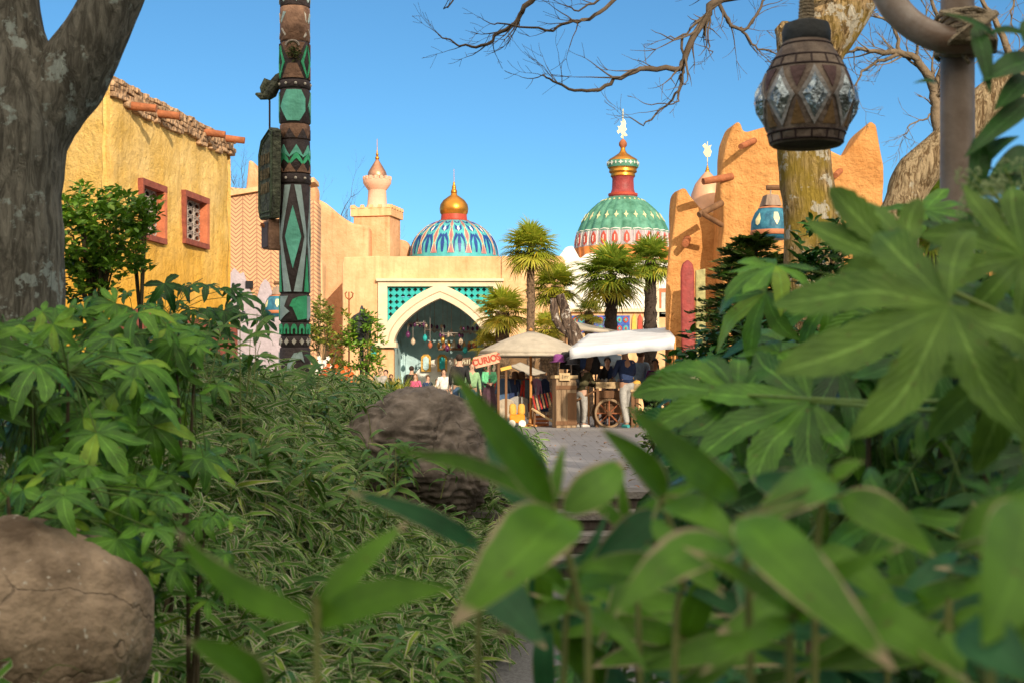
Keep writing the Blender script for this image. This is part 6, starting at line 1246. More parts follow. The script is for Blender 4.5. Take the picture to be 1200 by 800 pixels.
for a in [(130, 7.5, .5, .85, 26, 'bamboo clump right of the grey trunk under the leafy shrub', 1), (215, 8.6, .6, .75, 26, 'bamboo clump below the first adobe house window', 2), (320, 10.5, .7, .45, 34, 'bamboo clump directly left of the totem pole', 3), (375, 9.8, .5, .35, 26, 'bamboo clump at the right of the totem pole foot', 4), (345, 8.2, .6, .3, 26, 'bamboo clump drooping in front of the totem pole foot', 5), (250, 7.3, .6, .5, 24, 'bamboo clump in the middle of the left bed', 6), (420, 11, .4, .4, 20, 'bamboo clump beside the dark layered rock', 7), (300, 6.0, .6, .3, 18, 'low bamboo clump among the ground cover', 8)]:
    clump(*a[:4], a[4], a[5], a[6], lm_mix)

# leafy shrub in front of the adobe house
def leafy(name, label, px, pyc, d, rx, rz, n, ll, m, seed, cat='shrub', ry=None, skew=None, wf=.42):
    random.seed(seed); g = gplace(px, d); t = thing(name, label, cat, g); c = P(px, pyc, d) - g; mb = MB(); ms = MB(); ry = ry or rx
    ends = []
    for k in range(n // 9):
        while True:
            v = rv(1)
            if v.length < 1 and noise.noise(v * 1.9 + Vector((seed, 0, 0))) > -.16: break
        e = c + Vector((v.x * rx, v.y * ry, v.z * rz)); 
        if e.z < .1: continue
        ends.append(e)
        for j in range(9):
            a = j * 2.4; dd = Vector((math.cos(a), math.sin(a), random.uniform(-.1, .9))).normalized(); b = e + rv(ll * .5); mb.blade(b, b + dd * ll * random.uniform(.7, 1.2), UP + rv(.7), ll * wf, ll * .2, 4, .15)
    for e in ends[::9]: ms.tube([Vector((0, 0, 0)), (c * .55) + Vector((0, 0, -.1)), e.lerp(c, .5), e], [.02, .014, .006, .003], 5, cap=False)
    ms.build('stem', m_stem, t); mb.build('foliage', m, t, angle=180); return t
leafy('leafy_shrub', 'rounded evergreen shrub in front of the yellow house beside the grey trunk', 112, 285, 11, .44, .50, 3200, .075, lm_sh, 5)
leafy('leafy_shrub', 'evergreen shrub top with an arm of leaves reaching over the first window', 165, 258, 11.3, .17, .2, 420, .07, lm_sh, 6)
# yew-like conifer in front of the fort
random.seed(14); g = gplace(882, 15.5); t = thing('conifer', 'dark feathery conifer in front of the orange fort', 'tree', g); mb = MB(); ms = MB(); hc = PZ(282, 15.5) - g.z; ms.tube([(0, 0, -.1), (0, 0, hc * .6), (.05, 0, hc * .95)], [.06, .04, .01], 8)
lm_con = leaf_mat('conifer_needles', (0.035, 0.09, 0.02), (0.13, 0.21, 0.04), .5, None, 0, .1)
for k in range(380):
    z = hc * random.uniform(.25, 1) ; t_ = 1 - (z / hc); a = random.uniform(0, 6.28); ln = (.16 + 1.1 * t_ ** .6) * random.uniform(.55, 1.05); dd = Vector((math.cos(a), math.sin(a) * .7, random.uniform(.15, .8))).normalized(); p0 = Vector((0, 0, z)); prev = p0
    for i in range(1, 9):
        q = p0 + dd * (ln * i / 8) + Vector((0, 0, -.30 * ln * (i / 8) ** 2)); sd_ = dd.cross(UP).normalized()
        for j in range(9):
            if i < 2: continue
            b = prev.lerp(q, random.random()); s2 = random.choice((-1, 1)); mb.blade(b, b + (dd * .7 + sd_ * s2 + Vector((0, 0, random.uniform(-.3, .15)))) * .095, UP + rv(.4), .030, n=2)
        prev = q
    ms.tube([p0, p0 + dd * ln * .5 + Vector((0, 0, -.05 * ln)), p0 + dd * ln + Vector((0, 0, -.28 * ln))], [.010, .006, .003], 4, cap=False)
ms.build('trunk', m_stem, t); mb.build('crown', lm_con, t, angle=180)
leafy('dark_shrub', 'dark drooping shrub between the golden trunk and the leaning tree', 975, 300, 10, .30, .28, 420, .11, lm_fd, 8, wf=.3)
leafy('dark_shrub', 'small dark shrub low at the plaza edge right of the market cart', 770, 500, 13.5, .3, .22, 360, .07, lm_con, 9)
leafy('hedge', 'dark hedge closing the bed behind the right-hand fatsia shrubs', 1000, 440, 9, 1.3, .55, 2400, .10, lm_fd, 10, ry=.6); leafy('hedge', 'dark hedge at the far right behind the lamp post', 1180, 430, 7, .8, .6, 1500, .10, lm_fd, 11, ry=.6)
# flower bed before the arch building
lm_y = leaf_mat('sunny_leaf', (0.07, 0.13, 0.015), (0.26, 0.30, 0.04), .45, None, .1, .25); lm_g = leaf_mat('grass_blade', (0.12, 0.17, 0.015), (0.36, 0.38, 0.05), .5, None, .1, .3)
mb = MB(); c = P(415, 490, 33.5); 
prismp = [(-3.2, 0), (2.4, 0), (2.2, .35), (-3.0, .4)]
soft('flower_bed', prismp, -1.3, 1.6, m_soil, loc=(c.x, 33.5, PZA - .05), bevel=.12); struct(bpy.data.objects['flower_bed'])
random.seed(5); mb = MB()
for k in range(170):
    b = P(random.choice((random.gauss(398, 22), random.gauss(445, 20), random.uniform(355, 475))), 486, random.uniform(32.3, 34.3)); b.z = PZA + .3; hh = random.uniform(.45, .95)
    for j in range(16):
        a = random.uniform(0, 6.28); e = b + Vector((math.cos(a) * hh * .4, math.sin(a) * hh * .4, hh * random.uniform(.6, 1.1))); mb.blade(b, e, Vector((-math.cos(a), -math.sin(a), .3)), .035, hh * .25, 3, .2, peak=.3)
o = mb.build('ornamental_grass', lm_g, angle=180); o['kind'] = 'stuff'; o['label'] = 'yellow green grasses in the sunny flower bed'
leafy('flowering_shrub', 'loose sunlit shrub right of the totem pole in the flower bed', 385, 405, 33.8, .75, 1.05, 1500, .13, lm_y, 21, wf=.36); leafy('flowering_shrub', 'taller dark green climber shrub wrapped round the black lantern', 428, 408, 33.6, .5, .85, 1300, .12, lm_sh, 22, wf=.4)
leafy('flowering_shrub', 'thin shrub with upright shoots beside the arch pier', 374, 372, 34.2, .35, .5, 300, .12, lm_y, 23, wf=.36)
for k, (px, py, r, c_, lb) in enumerate([(383, 436, .25, (0.65, .13, .03), 'cluster of orange red flowers left in the bed'), (391, 451, .22, (.7, .16, .03), 'lower cluster of orange flowers in the bed'), (372, 449, .22, (.15, .42, .55), 'pale blue flowers beside the totem pole'), (376, 428, .22, (.8, .78, .72), 'white flowers beside the totem pole'), (407, 438, .16, (.65, .15, .03), 'small red flowers in the middle of the bed')]):
    random.seed(k); d = 33.0; p = P(px, py, d); t = thing('flower_cluster', lb, 'flowers', (p.x, d, PZA + .3)); z = p.z - PZA - .3; mm = mat('petal_%s' % 'abcde'[k], c_, .6, .2, 9, 0); mb = MB(); ms = MB()
    for q in range(26):
        c = Vector((random.gauss(0, r * .5), random.gauss(0, r * .4), z + random.gauss(0, r * .5)))
        for j in range(5): a = j * 1.256; mb.blade(c, c + Vector((math.cos(a), -.4, math.sin(a))) * .06, (0, -1, 0), .05, n=2)
        if q % 3 == 0: ms.tube([(c.x * .3, 0, 0), c], .006, 4)
    ms.build('stem', m_stem, t); mb.build('petals', mm, t, angle=180)
il = thing('iron_lantern', 'black iron lantern on a post standing in the flower bed', 'lantern', (PX(424, 33.9), 33.9, PZA)); m_bi = mat('black_iron', (.03, .035, .04), .5, .2); mb = MB(); z = PZ(402, 33.9) - PZA; mb.tube([(0, 0, 0), (0, 0, z)], .05, 8); mb.build('post', m_bi, il)
mb = MB(); mb.lathe([(.1, z), (.2, z + .08), (.26, z + .5), (.3, z + .53), (.2, z + .66), (.06, z + .74), (.05, z + .80), (.02, z + .9)], seg=6); mb.build('lamp_house', m_bi, il, smooth=False)
tc_ = thing('torch', 'thin iron torch with a curled top against the peach wall', 'torch', (PX(409, 35), 35, PZA)); mb = MB(); z = PZ(346, 35) - PZA; mb.tube([(0, 0, 0), (0, 0, z - .1)], .022, 6)
for sg in (-1, 0, 1): mb.tube([(0, 0, z - .12), (sg * .08, 0, z - .05), (sg * .10, 0, z + .04), (sg * .05, 0, z + .08)], .018, 5)
mb.build('stand', m_log, tc_)
# ---------------------------------------------------------------- people
m_skin = mat('skin', (0.55, 0.33, 0.23), .6, .06, 5, 0, spec=.3); m_skin2 = mat('skin_tan', (0.40, 0.22, 0.14), .6, .06, 5, 0)
m_hair = mat('dark_hair', (0.03, 0.018, 0.012), .6, .4, 30, .4, 60); m_hairb = mat('brown_hair', (0.13, 0.07, 0.035), .6, .4, 30, .4, 60); m_hairg = mat('ginger_hair', (0.33, 0.16, 0.06), .6, .4, 30, .4, 60)
m_eye = mat('eye_dark', (.02, .015, .012), .4, 0, 1, 0); m_lip = mat('lips', (.33, .11, .09), .5, 0, 1, 0)
def skin(name, verts, edges, rad, m, parent, sub=1, root=0, extra=None):
    me = bpy.data.meshes.new('tmp'); me.from_pydata([tuple(v) for v in verts], edges, []); o = bpy.data.objects.new('tmp', me); COL.objects.link(o)
    md = o.modifiers.new('s', 'SKIN'); md.use_smooth_shade = True; o.modifiers.new('u', 'SUBSURF').levels = sub; o.modifiers['u'].render_levels = sub
    for i, r in enumerate(rad): me.skin_vertices[0].data[i].radius = r if isinstance(r, tuple) else (r, r)
    me.skin_vertices[0].data[root].use_root = True
    bpy.context.view_layer.update(); dg = bpy.context.evaluated_depsgraph_get(); m2 = bpy.data.meshes.new_from_object(o.evaluated_get(dg)); bpy.data.objects.remove(o)
    m2.name = name
    if extra:
        bm = bmesh.new(); bm.from_mesh(m2); n0 = len(bm.faces); t = bpy.data.meshes.new('x'); t.from_pydata(extra.v, [], extra.f); bm.from_mesh(t); bm.faces.ensure_lookup_table()
        for k, f in enumerate(bm.faces):
            f.smooth = True
            if k >= n0: f.material_index = extra.mi[k - n0]
        bm.to_mesh(m2); bm.free()
    m2.materials.clear()
    for q in (m if isinstance(m, list) else [m]): m2.materials.append(q)
    ob = bpy.data.objects.new(name, m2); COL.objects.link(ob); ob.parent = parent; return ob
def person(label, px, d, h, face, top, bottom, hair, pose='stand', lean=0.0, arms=((.10, .05), (.10, .05)), hairlong=False, group=None, detail=2, sk=None, base=PZA, shoes=(.03, .03, .03), coat=False, hood=False, hairm=None):
    """face: heading in degrees (0 = away from the camera, 180 = towards it). arms: (forward, outward) hand offsets in body heights/2"""
    t = thing('person', label, 'person', (PX(px, d), d, base), R(-face) if face else 0, group); k = h / 1.75; S = lambda x, y, z: Vector((x * k, y * k, z * k)); sk = sk or m_skin
    st = {'stand': .0, 'stride': .16, 'lean': .06}.get(pose, 0); ln = lean
    def bend(v):   # lean forward about the hips
        if v.z < .95 * k: return v
        dz = v.z - .95 * k; return Vector((v.x, v.y + dz * math.sin(ln), .95 * k + dz * math.cos(ln)))
    V = []; E = []; Rr = []
    def av(p, r, par=None):
        V.append(p); Rr.append((r[0] * k, r[1] * k) if isinstance(r, tuple) else r * k)
        if par is not None: E.append((par, len(V) - 1))
        return len(V) - 1
    pel = av(S(0, 0, .96), (.15, .11)); wa = av(bend(S(0, 0, 1.12)), (.135, .10), pel); ch = av(bend(S(0, 0, 1.32)), (.165, .11), wa); nk = av(bend(S(0, 0, 1.47)), (.065, .06), ch); hd = av(bend(S(0, .02, 1.55)), (.07, .08), nk); h2 = av(bend(S(0, .03, 1.63)), (.078, .095), hd); h3 = av(bend(S(0, .02, 1.715)), (.05, .06), h2)
    legs = []
    for sg in (-1, 1):
        hp = av(S(.09 * sg, 0, .88), .092, pel); kn = av(S(.10 * sg, .03 + st * sg * .6, .50), .06, hp); an = av(S(.105 * sg, -.02 + st * sg * 1.3, .09), .042, kn); ft = av(S(.115 * sg, .14 + st * sg * 1.3, .04), (.04, .03), an); legs.append((hp, kn, an, ft))
    am = []; hands = MB()
    for sg, (fw, ot) in zip((-1, 1), arms):
        sh = av(bend(S(.18 * sg, 0, 1.40)), .055, ch); el = av(bend(S((.22 + ot * .4) * sg, fw * .3 - .03, 1.13 + fw * .1)), .042, sh); hw = S((.22 + ot) * sg if fw < .3 else (.10 + ot) * sg, fw, .88 + fw * .65)
        if ln > .3: hw = hw + S(0, .35, -.1)
        else: hw = bend(hw)
        wr_ = av(hw, .028, el); dr_ = (hw - V[el]).normalized(); pm = av(hw + dr_ * .07 * k, (.036, .018), wr_); am.append((sh, el, wr_))
        side = dr_.orthogonal().normalized()
        for f in range(4): b = V[pm] + side * (f - 1.5) * .018 * k; hands.tube([b - dr_ * .01 * k, b + dr_ * (.045 + .01 * (f in (1, 2))) * k, b + dr_ * .075 * k + dr_.cross(side) * .025 * k], [.009 * k, .0085 * k, .006 * k], 5)
        hands.tube([V[wr_] + dr_ * .03 * k, V[wr_] + dr_ * .06 * k + side * .04 * k, V[wr_] + dr_ * .09 * k + side * .05 * k], [.011 * k, .010 * k, .007 * k], 5)
    hc = V[h2]; o_ = len(hands.v)
    f0 = bend(S(0, .125, 1.635)) ; hands.ball(bend(S(0, .122, 1.60)), .017 * k, seg=6, sc=(.8, 1.1, 1.4))
    for sg in (-1, 1):
        hands.ball(bend(S(.034 * sg, .108, 1.637)), .011 * k, 1, 6); hands.ball(bend(S(.082 * sg, .02, 1.62)), .022 * k, 0, 6, (.4, .8, 1.2))
    hands.ball(bend(S(0, .112, 1.565)), .02 * k, 2, 6, (1.2, .4, .35))
    skin('body', V, E, Rr, [sk, m_eye, m_lip], t, 1, pel, hands)
    g = .018 * k
    # trousers or skirt
    if bottom:
        if bottom[0] == 'skirt':
            mb = MB(); mb.lathe([(.30 * k, .22 * k), (.27 * k, .5 * k), (.2 * k, .85 * k), (.15 * k, 1.08 * k)], seg=16, wob=lambda a, j: 1 + .06 * math.sin(6 * a)); mb.build('skirt', bottom[1], t)
        else:
            vs = [S(0, 0, 1.02), S(0, 0, .93)]; es = [(0, 1)]; rs = [(.155 * k, .12 * k), (.165 * k, .13 * k)]
            for L_ in legs:
                a0 = len(vs); vs += [V[L_[0]], V[L_[1]], V[L_[2]] + Vector((0, 0, .0))]; es += [(1, a0), (a0, a0 + 1), (a0 + 1, a0 + 2)]; w_ = bottom[2] if len(bottom) > 2 else 1; rs += [.105 * k * w_, .078 * k * w_, .062 * k * w_]
            skin('trousers', vs, es, rs, bottom[1], t, 1, 1)
    # jacket / shirt
    lo_ = .62 if coat else .94
    vs = [S(0, 0, lo_), S(0, 0, 1.02), V[wa], V[ch], bend(S(0, 0, 1.43))]; es = [(0, 1), (1, 2), (2, 3), (3, 4)]; rs = [(.20 * k if coat else .165 * k, .15 * k), (.165 * k, .13 * k), (.155 * k, .125 * k), (.185 * k, .13 * k), (.10 * k, .085 * k)]
    for a in am: a0 = len(vs); vs += [V[a[0]], V[a[1]], V[a[2]].lerp(V[a[1]], .12)]; es += [(3, a0), (a0, a0 + 1), (a0 + 1, a0 + 2)]; rs += [.072 * k, .058 * k, .045 * k]
    skin('coat' if coat else 'jacket', vs, es, rs, top, t, 1, 2)
    hm = hairm or hair
    mb = MB(); c = bend(S(0, .0, 1.665)); mb.ball(c, .108 * k, 0, 12, (.88, 1.0, .92)); 
    if hairlong: mb.ball(bend(S(0, -.06, 1.52)), .11 * k, 0, 10, (.9, .6, 1.6))
    o_ = mb.build('hair', hair, t)
    # open the hair in front of the face
    bm = bmesh.new(); bm.from_mesh(o_.data); fcp = bend(S(0, .14, 1.60)); bmesh.ops.delete(bm, geom=[v for v in bm.verts if (v.co - fcp).length < .095 * k], context='VERTS'); bm.to_mesh(o_.data); bm.free()
    if hood: mb = MB(); mb.ball(bend(S(0, -.02, 1.66)), .15 * k, 0, 12, (.95, .9, 1.1)); hh = mb.build('hood', top, t); bm = bmesh.new(); bm.from_mesh(hh.data); bmesh.ops.delete(bm, geom=[v for v in bm.verts if (v.co - bend(S(0, .16, 1.60))).length < .13 * k], context='VERTS'); bm.to_mesh(hh.data); bm.free()
    ms_ = mat('shoe_%d' % int(sum(shoes) * 100), shoes, .6, .2, 6, 0)
    for L_ in legs: mb = MB(); a = V[L_[2]]; b = V[L_[3]]; mb.tube([a + S(0, -.05, -.045), a + S(0, .03, -.04), (a + b) / 2 + S(0, .02, -.02), b + S(0, .01, -.008), b + S(0, .05, -.012)], [.035 * k, .05 * k, .046 * k, .042 * k, .02 * k], 8); mb.build('shoe', ms_, t)
    return t, k, bend
def cl(n, c, v=.2): return mat(n, c, .85, v, 12, .25, 40)
navy = cl('navy_cloth', (.025, .045, .12)); olive = cl('olive_cloth', (.10, .09, .045)); greyl = cl('light_grey_cloth', (.36, .35, .33)); beige = cl('beige_cloth', (.50, .42, .32)); green = cl('mint_cloth', (.14, .50, .25)); black = cl('black_cloth', (.02, .02, .022)); pink = cl('pink_cloth', (.62, .10, .22)); white = cl('white_cloth', (.72, .70, .66)); bluej = cl('denim', (.07, .13, .24)); lblue = cl('light_blue_cloth', (.30, .45, .60)); brownc = cl('brown_cloth', (.13, .075, .05)); purple = cl('purple_cloth', (.20, .05, .20)); redc = cl('red_cloth', (.50, .05, .04))
person('man in a navy jacket and pale jeans standing at the market cart', 734, 32, 1.86, -25, navy, ('t', greyl), m_hair, 'stride', .08, ((.35, .02), (.3, .05)), shoes=(.05, .35, .36), sk=m_skin2)
t_, k_, bd_ = person('young person in light grey sweatpants with a checked backpack leaning to the cart', 681, 32.3, 1.55, 50, olive, ('t', greyl, 1.15), m_hairb, 'stand', .32, ((.42, .0), (.48, .05)), shoes=(.6, .58, .55))
chk = bpy.data.materials.new('checked_cloth'); chk.use_nodes = True; _n = chk.node_tree; _tc = _n.nodes.new('ShaderNodeTexCoord'); _ck = _n.nodes.new('ShaderNodeTexChecker'); _ck.inputs['Scale'].default_value = 17; _ck.inputs[1].default_value = (.6, .6, .6, 1); _ck.inputs[2].default_value = (.02, .02, .03, 1); _n.links.new(_tc.outputs['Object'], _ck.inputs[0]); _n.links.new(_ck.outputs[0], _n.nodes['Principled BSDF'].inputs['Base Color'])
bpk = thing('backpack', 'black and white checked backpack on the leaning young person', 'backpack', t_.location + Vector((-.20, -.10, 1.10)), R(-35)); mb = MB(); mb.lathe([(.05, -.20), (.155, -.18), (.17, -.05), (.16, .1), (.12, .2), (.03, .23)], seg=14); o_ = mb.build('bag', black, bpk); o_.scale = (1, .62, 1)
mb = MB(); mb.box((0, -.115, -.06), (.25, .03, .19)); o_ = mb.build('pocket', chk, bpk); bv = o_.modifiers.new('b', 'BEVEL'); bv.width = .012
for sg in (-1, 1): mb = MB(); mb.tube([(sg * .09, .06, .18), (sg * .10, .16, .16), (sg * .11, .19, .0), (sg * .1, .09, -.15)], .014, 5); mb.build('strap', black, bpk)
person('woman in a hooded mint green coat looking down at her phone', 573, 43, 1.68, 172, green, ('skirt', cl('plum_cloth', (.07, .035, .05))), m_hair, 'stand', .05, ((.30, -.04), (.30, -.04)), coat=True, hood=True)
ph_ = thing('phone', 'small phone held by the woman in the mint green coat', 'phone', (PX(573, 43) + .02, 42.62, PZA + 1.12)); mb = MB(); mb.box((0, 0, 0), (.07, .012, .14), M=Matrix.Rotation(R(-30), 4, 'X')); mb.build('case', m_eye, ph_); mb = MB(); mb.box((0, .009, .0), (.06, .003, .125), M=Matrix.Rotation(R(-30), 4, 'X')); mb.build('screen', m_gut, ph_)
ppl = [('person in a light green patterned top beside the woman in the mint coat', 553, 39.5, 1.62, 170, cl('sage_cloth', (.25, .42, .22)), ('t', bluej), m_hair, False), ('man in a black jacket in front of the archway, back turned', 538, 36, 1.76, 15, black, ('t', bluej), m_hair, False),
       ('balding man in a dark blue jacket behind the woman in the mint coat', 586, 46.5, 1.62, 185, bluej, ('t', black), m_hairb, False), ('person with long ginger hair in a pink jacket under the arch', 487, 45, 1.35, 190, pink, ('t', black), m_hairg, True),
       ('dark haired person in black left of the pink jacket', 482, 47, 1.62, 20, black, ('t', bluej), m_hair, False), ('long haired woman in a white top right of centre under the arch', 520, 44.5, 1.50, 175, white, ('t', bluej), m_hair, True),
       ('person in a navy top right of the pink jacket', 501, 45.5, 1.30, 150, navy, ('t', black), m_hairb, False), ('child in a pale top beside the woman in white', 512, 46, 1.18, 180, beige, ('t', bluej), m_hairb, False), ('child in a tan coat at the left foot of the arch', 467, 45.5, 1.20, 170, brownc, ('t', black), m_hairb, False),
       ('grey haired person in front of the left arch pier', 446, 42, 1.52, 185, greyl, ('t', black), m_hairb, False), ('person in a dark coat among the group by the left arch pier', 452.5, 43, 1.45, 200, black, ('t', bluej), m_hair, False), ('person in brown at the right of the group by the left pier', 458, 43.5, 1.32, 160, brownc, ('t', bluej), m_hairb, False),
       ('person in a light blue shirt beyond the man in navy at the cart', 750, 34.5, 1.84, 35, lblue, ('t', black), m_hairb, False), ('person in a purple scarf right of the white awning post', 768, 34, 1.6, 200, purple, ('t', black), m_hair, True), ('shopper in dark blue browsing among the stalls at the right', 792, 31.6, 1.55, 30, navy, ('t', bluej), m_hairb, False),
       ('person in red between the garment rail and the mint coat', 580, 45, 1.4, 150, redc, ('t', bluej), m_hair, False), ('white haired woman in a beige coat at the far right of the market', 806, 31.4, 1.62, 170, beige, ('t', brownc), m_whitep, True), ('stall keeper in dark clothes behind the market cart', 712, 34.6, 1.66, 185, black, ('t', black), m_hair, False)]
for i, (lb, px, d, h, fc, tp_, bt, hr, lg) in enumerate(ppl): person(lb, px, d, h, fc, tp_, bt, hr, 'stand' if i % 3 else 'stride', .03, (((i % 4) * .08, .04), (.05 + (i % 3) * .1, .03)), lg, group='visitors in the plaza')

# ---------------------------------------------------------------- parasol, awnings, market goods
m_canv = mat('beige_canvas', (0.42, 0.37, 0.30), .9, .15, 3, .25, 12); m_canw = mat('white_canvas', (0.60, 0.62, 0.66), .85, .1, 2, .3, 5); m_pole = mat('varnished_pole', (0.55, 0.25, 0.07), .5, .2, 5, .1); m_pale = mat('straw_wood', (.50, .36, .2), .8, .25, 6, .3)
d = 33.0; us = thing('parasol', 'octagonal beige market parasol on an orange wooden pole', 'parasol', (PX(622, d), d, PZA)); zu = lambda py: PZ(py, d) - PZA; ru = L(62, d)
mb = MB(); prf = [(ru, zu(415)), (ru * .98, zu(411)), (ru * .6, zu(400)), (ru * .28, zu(392.5)), (.02, zu(388))]; mb.lathe(prf, seg=32, wob=lambda a, j: 1 - .045 * abs(math.sin(4 * a)) * (j < 3), cap=False, a0=.1); o_ = mb.build('canopy', m_canv, us, angle=30); sd2 = o_.modifiers.new('s', 'SOLIDIFY'); sd2.thickness = .012
mb = MB(); mb.lathe([(ru * .998, zu(414.8)), (ru * 1.0, zu(418))], seg=32, wob=lambda a, j: 1 - .045 * abs(math.sin(4 * a)) + .01 * math.sin(20 * a), cap=False, a0=.1); o_ = mb.build('valance', m_canv, us); sd2 = o_.modifiers.new('s', 'SOLIDIFY'); sd2.thickness = .01
mb = MB(); mb.tube([(0, 0, 0), (0, 0, zu(387))], .032, 10); mb.lathe([(.02, zu(388.5)), (.05, zu(387)), (.03, zu(385.5)), (0, zu(384))], seg=10); mb.build('pole', m_pole, us); mb = MB(); mb.lathe([(.3, 0), (.28, .05), (.06, .08), (.05, .2)], seg=16); mb.build('base', m_pole, us)
for k in range(8): a = .1 + k * math.pi / 4; mb = MB(); mb.tube([(ru * .97 * math.cos(a), ru * .97 * math.sin(a), zu(413.5)), (0, 0, zu(390))], .012, 5); mb.tube([(ru * .5 * math.cos(a), ru * .5 * math.sin(a), zu(402)), (.03 * math.cos(a), .03 * math.sin(a), zu(411))], .010, 5); mb.build('rib', m_wood, us)
def awning(label, c4, m, posts, thick=.02, sag=.06, val=.0, seed=1, ridge=None):
    """c4: four corners (px,py,d) near-left, near-right, far-right, far-left"""
    q = [P(*a) for a in c4]; o0 = Vector((q[0].x, q[0].y, PZA)); t = thing('awning', label, 'awning', o0); mb = MB(); n = 16; vs = []; 
    for j in range(n + 1):
        for i in range(n + 1):
            u, v = i / n, j / n; p = q[0].lerp(q[1], u).lerp(q[3].lerp(q[2], u), v); w_ = 4 * u * (1 - u) * 4 * v * (1 - v); p = p - Vector((0, 0, sag * w_ * .5 + .02 * noise.noise(p * 1.7)))
            if ridge: p.z += ridge * (1 - abs(2 * v - 1))
            vs.append(p - o0)
    mb.add(vs, [(j * (n + 1) + i, j * (n + 1) + i + 1, (j + 1) * (n + 1) + i + 1, (j + 1) * (n + 1) + i) for j in range(n) for i in range(n)]); o_ = mb.build('canopy', m, t, angle=180); s_ = o_.modifiers.new('s', 'SOLIDIFY'); s_.thickness = thick
    if val:
        mb = MB(); vs = []; 
        for (a, b_) in ((0, 1), (1, 2), (3, 0)):
            o2_ = len(vs)
            for i in range(25):
                p = q[a].lerp(q[b_], i / 24) - o0; sc_ = val * (1 - .06 * abs(math.sin(i * math.pi / 4))); vs += [p, p - Vector((0, .02 * math.sin(i), sc_))]
            mb.f += [(o2_ + 2 * i, o2_ + 2 * i + 2, o2_ + 2 * i + 3, o2_ + 2 * i + 1) for i in range(24)]
        nf = len(mb.f); mb.v = [tuple(v) for v in vs]; mb.mi = [0] * nf; mb.uv = [[(0, 0)] * 4] * nf; o_ = mb.build('valance', m, t, angle=180); s_ = o_.modifiers.new('s', 'SOLIDIFY'); s_.thickness = .01
    for k in posts: p = q[k] - o0; mb = MB(); mb.tube([(p.x, p.y + .02, 0), (p.x, p.y + .02, p.z)], .025, 8); mb.build('post', m_pole if k % 2 else m_wood, t)
    return t
awning('wide white canvas awning over the market cart', [(668, 408, 31.0), (791, 396, 30.6), (781, 383, 34.5), (690, 391, 34.5)], m_canw, (1, 2, 3), val=.24)
awning('sloping beige awning behind the white one', [(663, 381, 36.0), (730, 389, 36.0), (716, 386, 38.5), (671, 376, 38.5)], m_canv, (0, 1), val=.10)
awning('small blue-grey awning low behind the cart', [(698, 420, 36.5), (728, 424, 36.5), (728, 416, 37.8), (700, 412, 37.8)], mat('blue_canvas', (.20, .25, .30), .9, .15, 3, .2), (0, 1), val=.18)
awning('plain canvas lean-to left of the parasol pole', [(598, 428, 35), (622, 440, 35), (640, 436, 36.5), (610, 424, 36.5)], m_canv, (1, 2))
# signs
m_sgn = mat('salmon_board', (.72, .38, .25), .8, .2, 6, .3); m_sgnl = mat('red_lettering', (.42, .07, .04), .7, .1, 5, 0)
d = 31.4; cs = thing('wooden_sign', 'tilted pale board reading CURIOS in red letters', 'sign', P(570, 421.5, d), 0); tl = R(14)
mb = MB(); mb.box((0, 0, 0), (L(29, d), .05, L(13, d)), M=Matrix.Rotation(-tl, 4, 'Y')); mb.build('board', m_sgn, cs, smooth=False); text('CURIOS', L(10.5, d), .006, m_sgnl, cs, (0, -.035, 0), (R(90), -tl, 0), sx=.92, bold=.006)
mb = MB(); 
mb.tube([(L(14, d), .05, L(5, d)), (L(14, d), .05, -(P(0, 421.5, d).z - PZA))], .03, 6)
mb.build('post', m_wood, cs)
ds = thing('wooden_sign', 'dark painted board with worn green and cream letters left of the CURIOS board', 'sign', P(542, 423.5, 38.3)); mb = MB(); mb.box((0, 0, 0), (L(24, d), .05, L(11, d)), M=Matrix.Rotation(-R(4), 4, 'Y')); mb.build('board', brownc, ds, smooth=False)
m_cream2 = mat('cream_lettering', (.55, .5, .35), .7, .1, 5, 0); random.seed(6); mb = MB()
for i in range(7): x = L(-9.5 + i * 3.2, d); mb.tube([(x, -.035, L(-3.4, d)), (x + L(random.uniform(-.6, .9), d), -.035, L(3.4, d))], .014, 4); mb.tube([(x, -.035, L(random.choice((-3.2, 0, 3.2)), d)), (x + L(1.6, d), -.035, L(random.choice((-3.2, 0, 3.2)), d))], .012, 4)
mb.build('lettering', m_cream2, ds); mb = MB(); mb.tube([(0, .05, 0), (0, .05, -(ds.location.z - PZA))], .035, 6); mb.build('post', m_wood, ds)
sb2 = thing('signboard', 'orange plank shelf board under the CURIOS sign', 'board', P(593, 431, 31.6)); mb = MB(); mb.box((0, 0, 0), (L(13, d), .06, L(4, d)), M=Matrix.Rotation(-tl, 4, 'Y')); mb.build('plank', m_yw, sb2, smooth=False); mb = MB(); mb.tube([(0, .04, 0), (0, .04, -(sb2.location.z - PZA))], .03, 6); mb.build('post', m_wood, sb2)

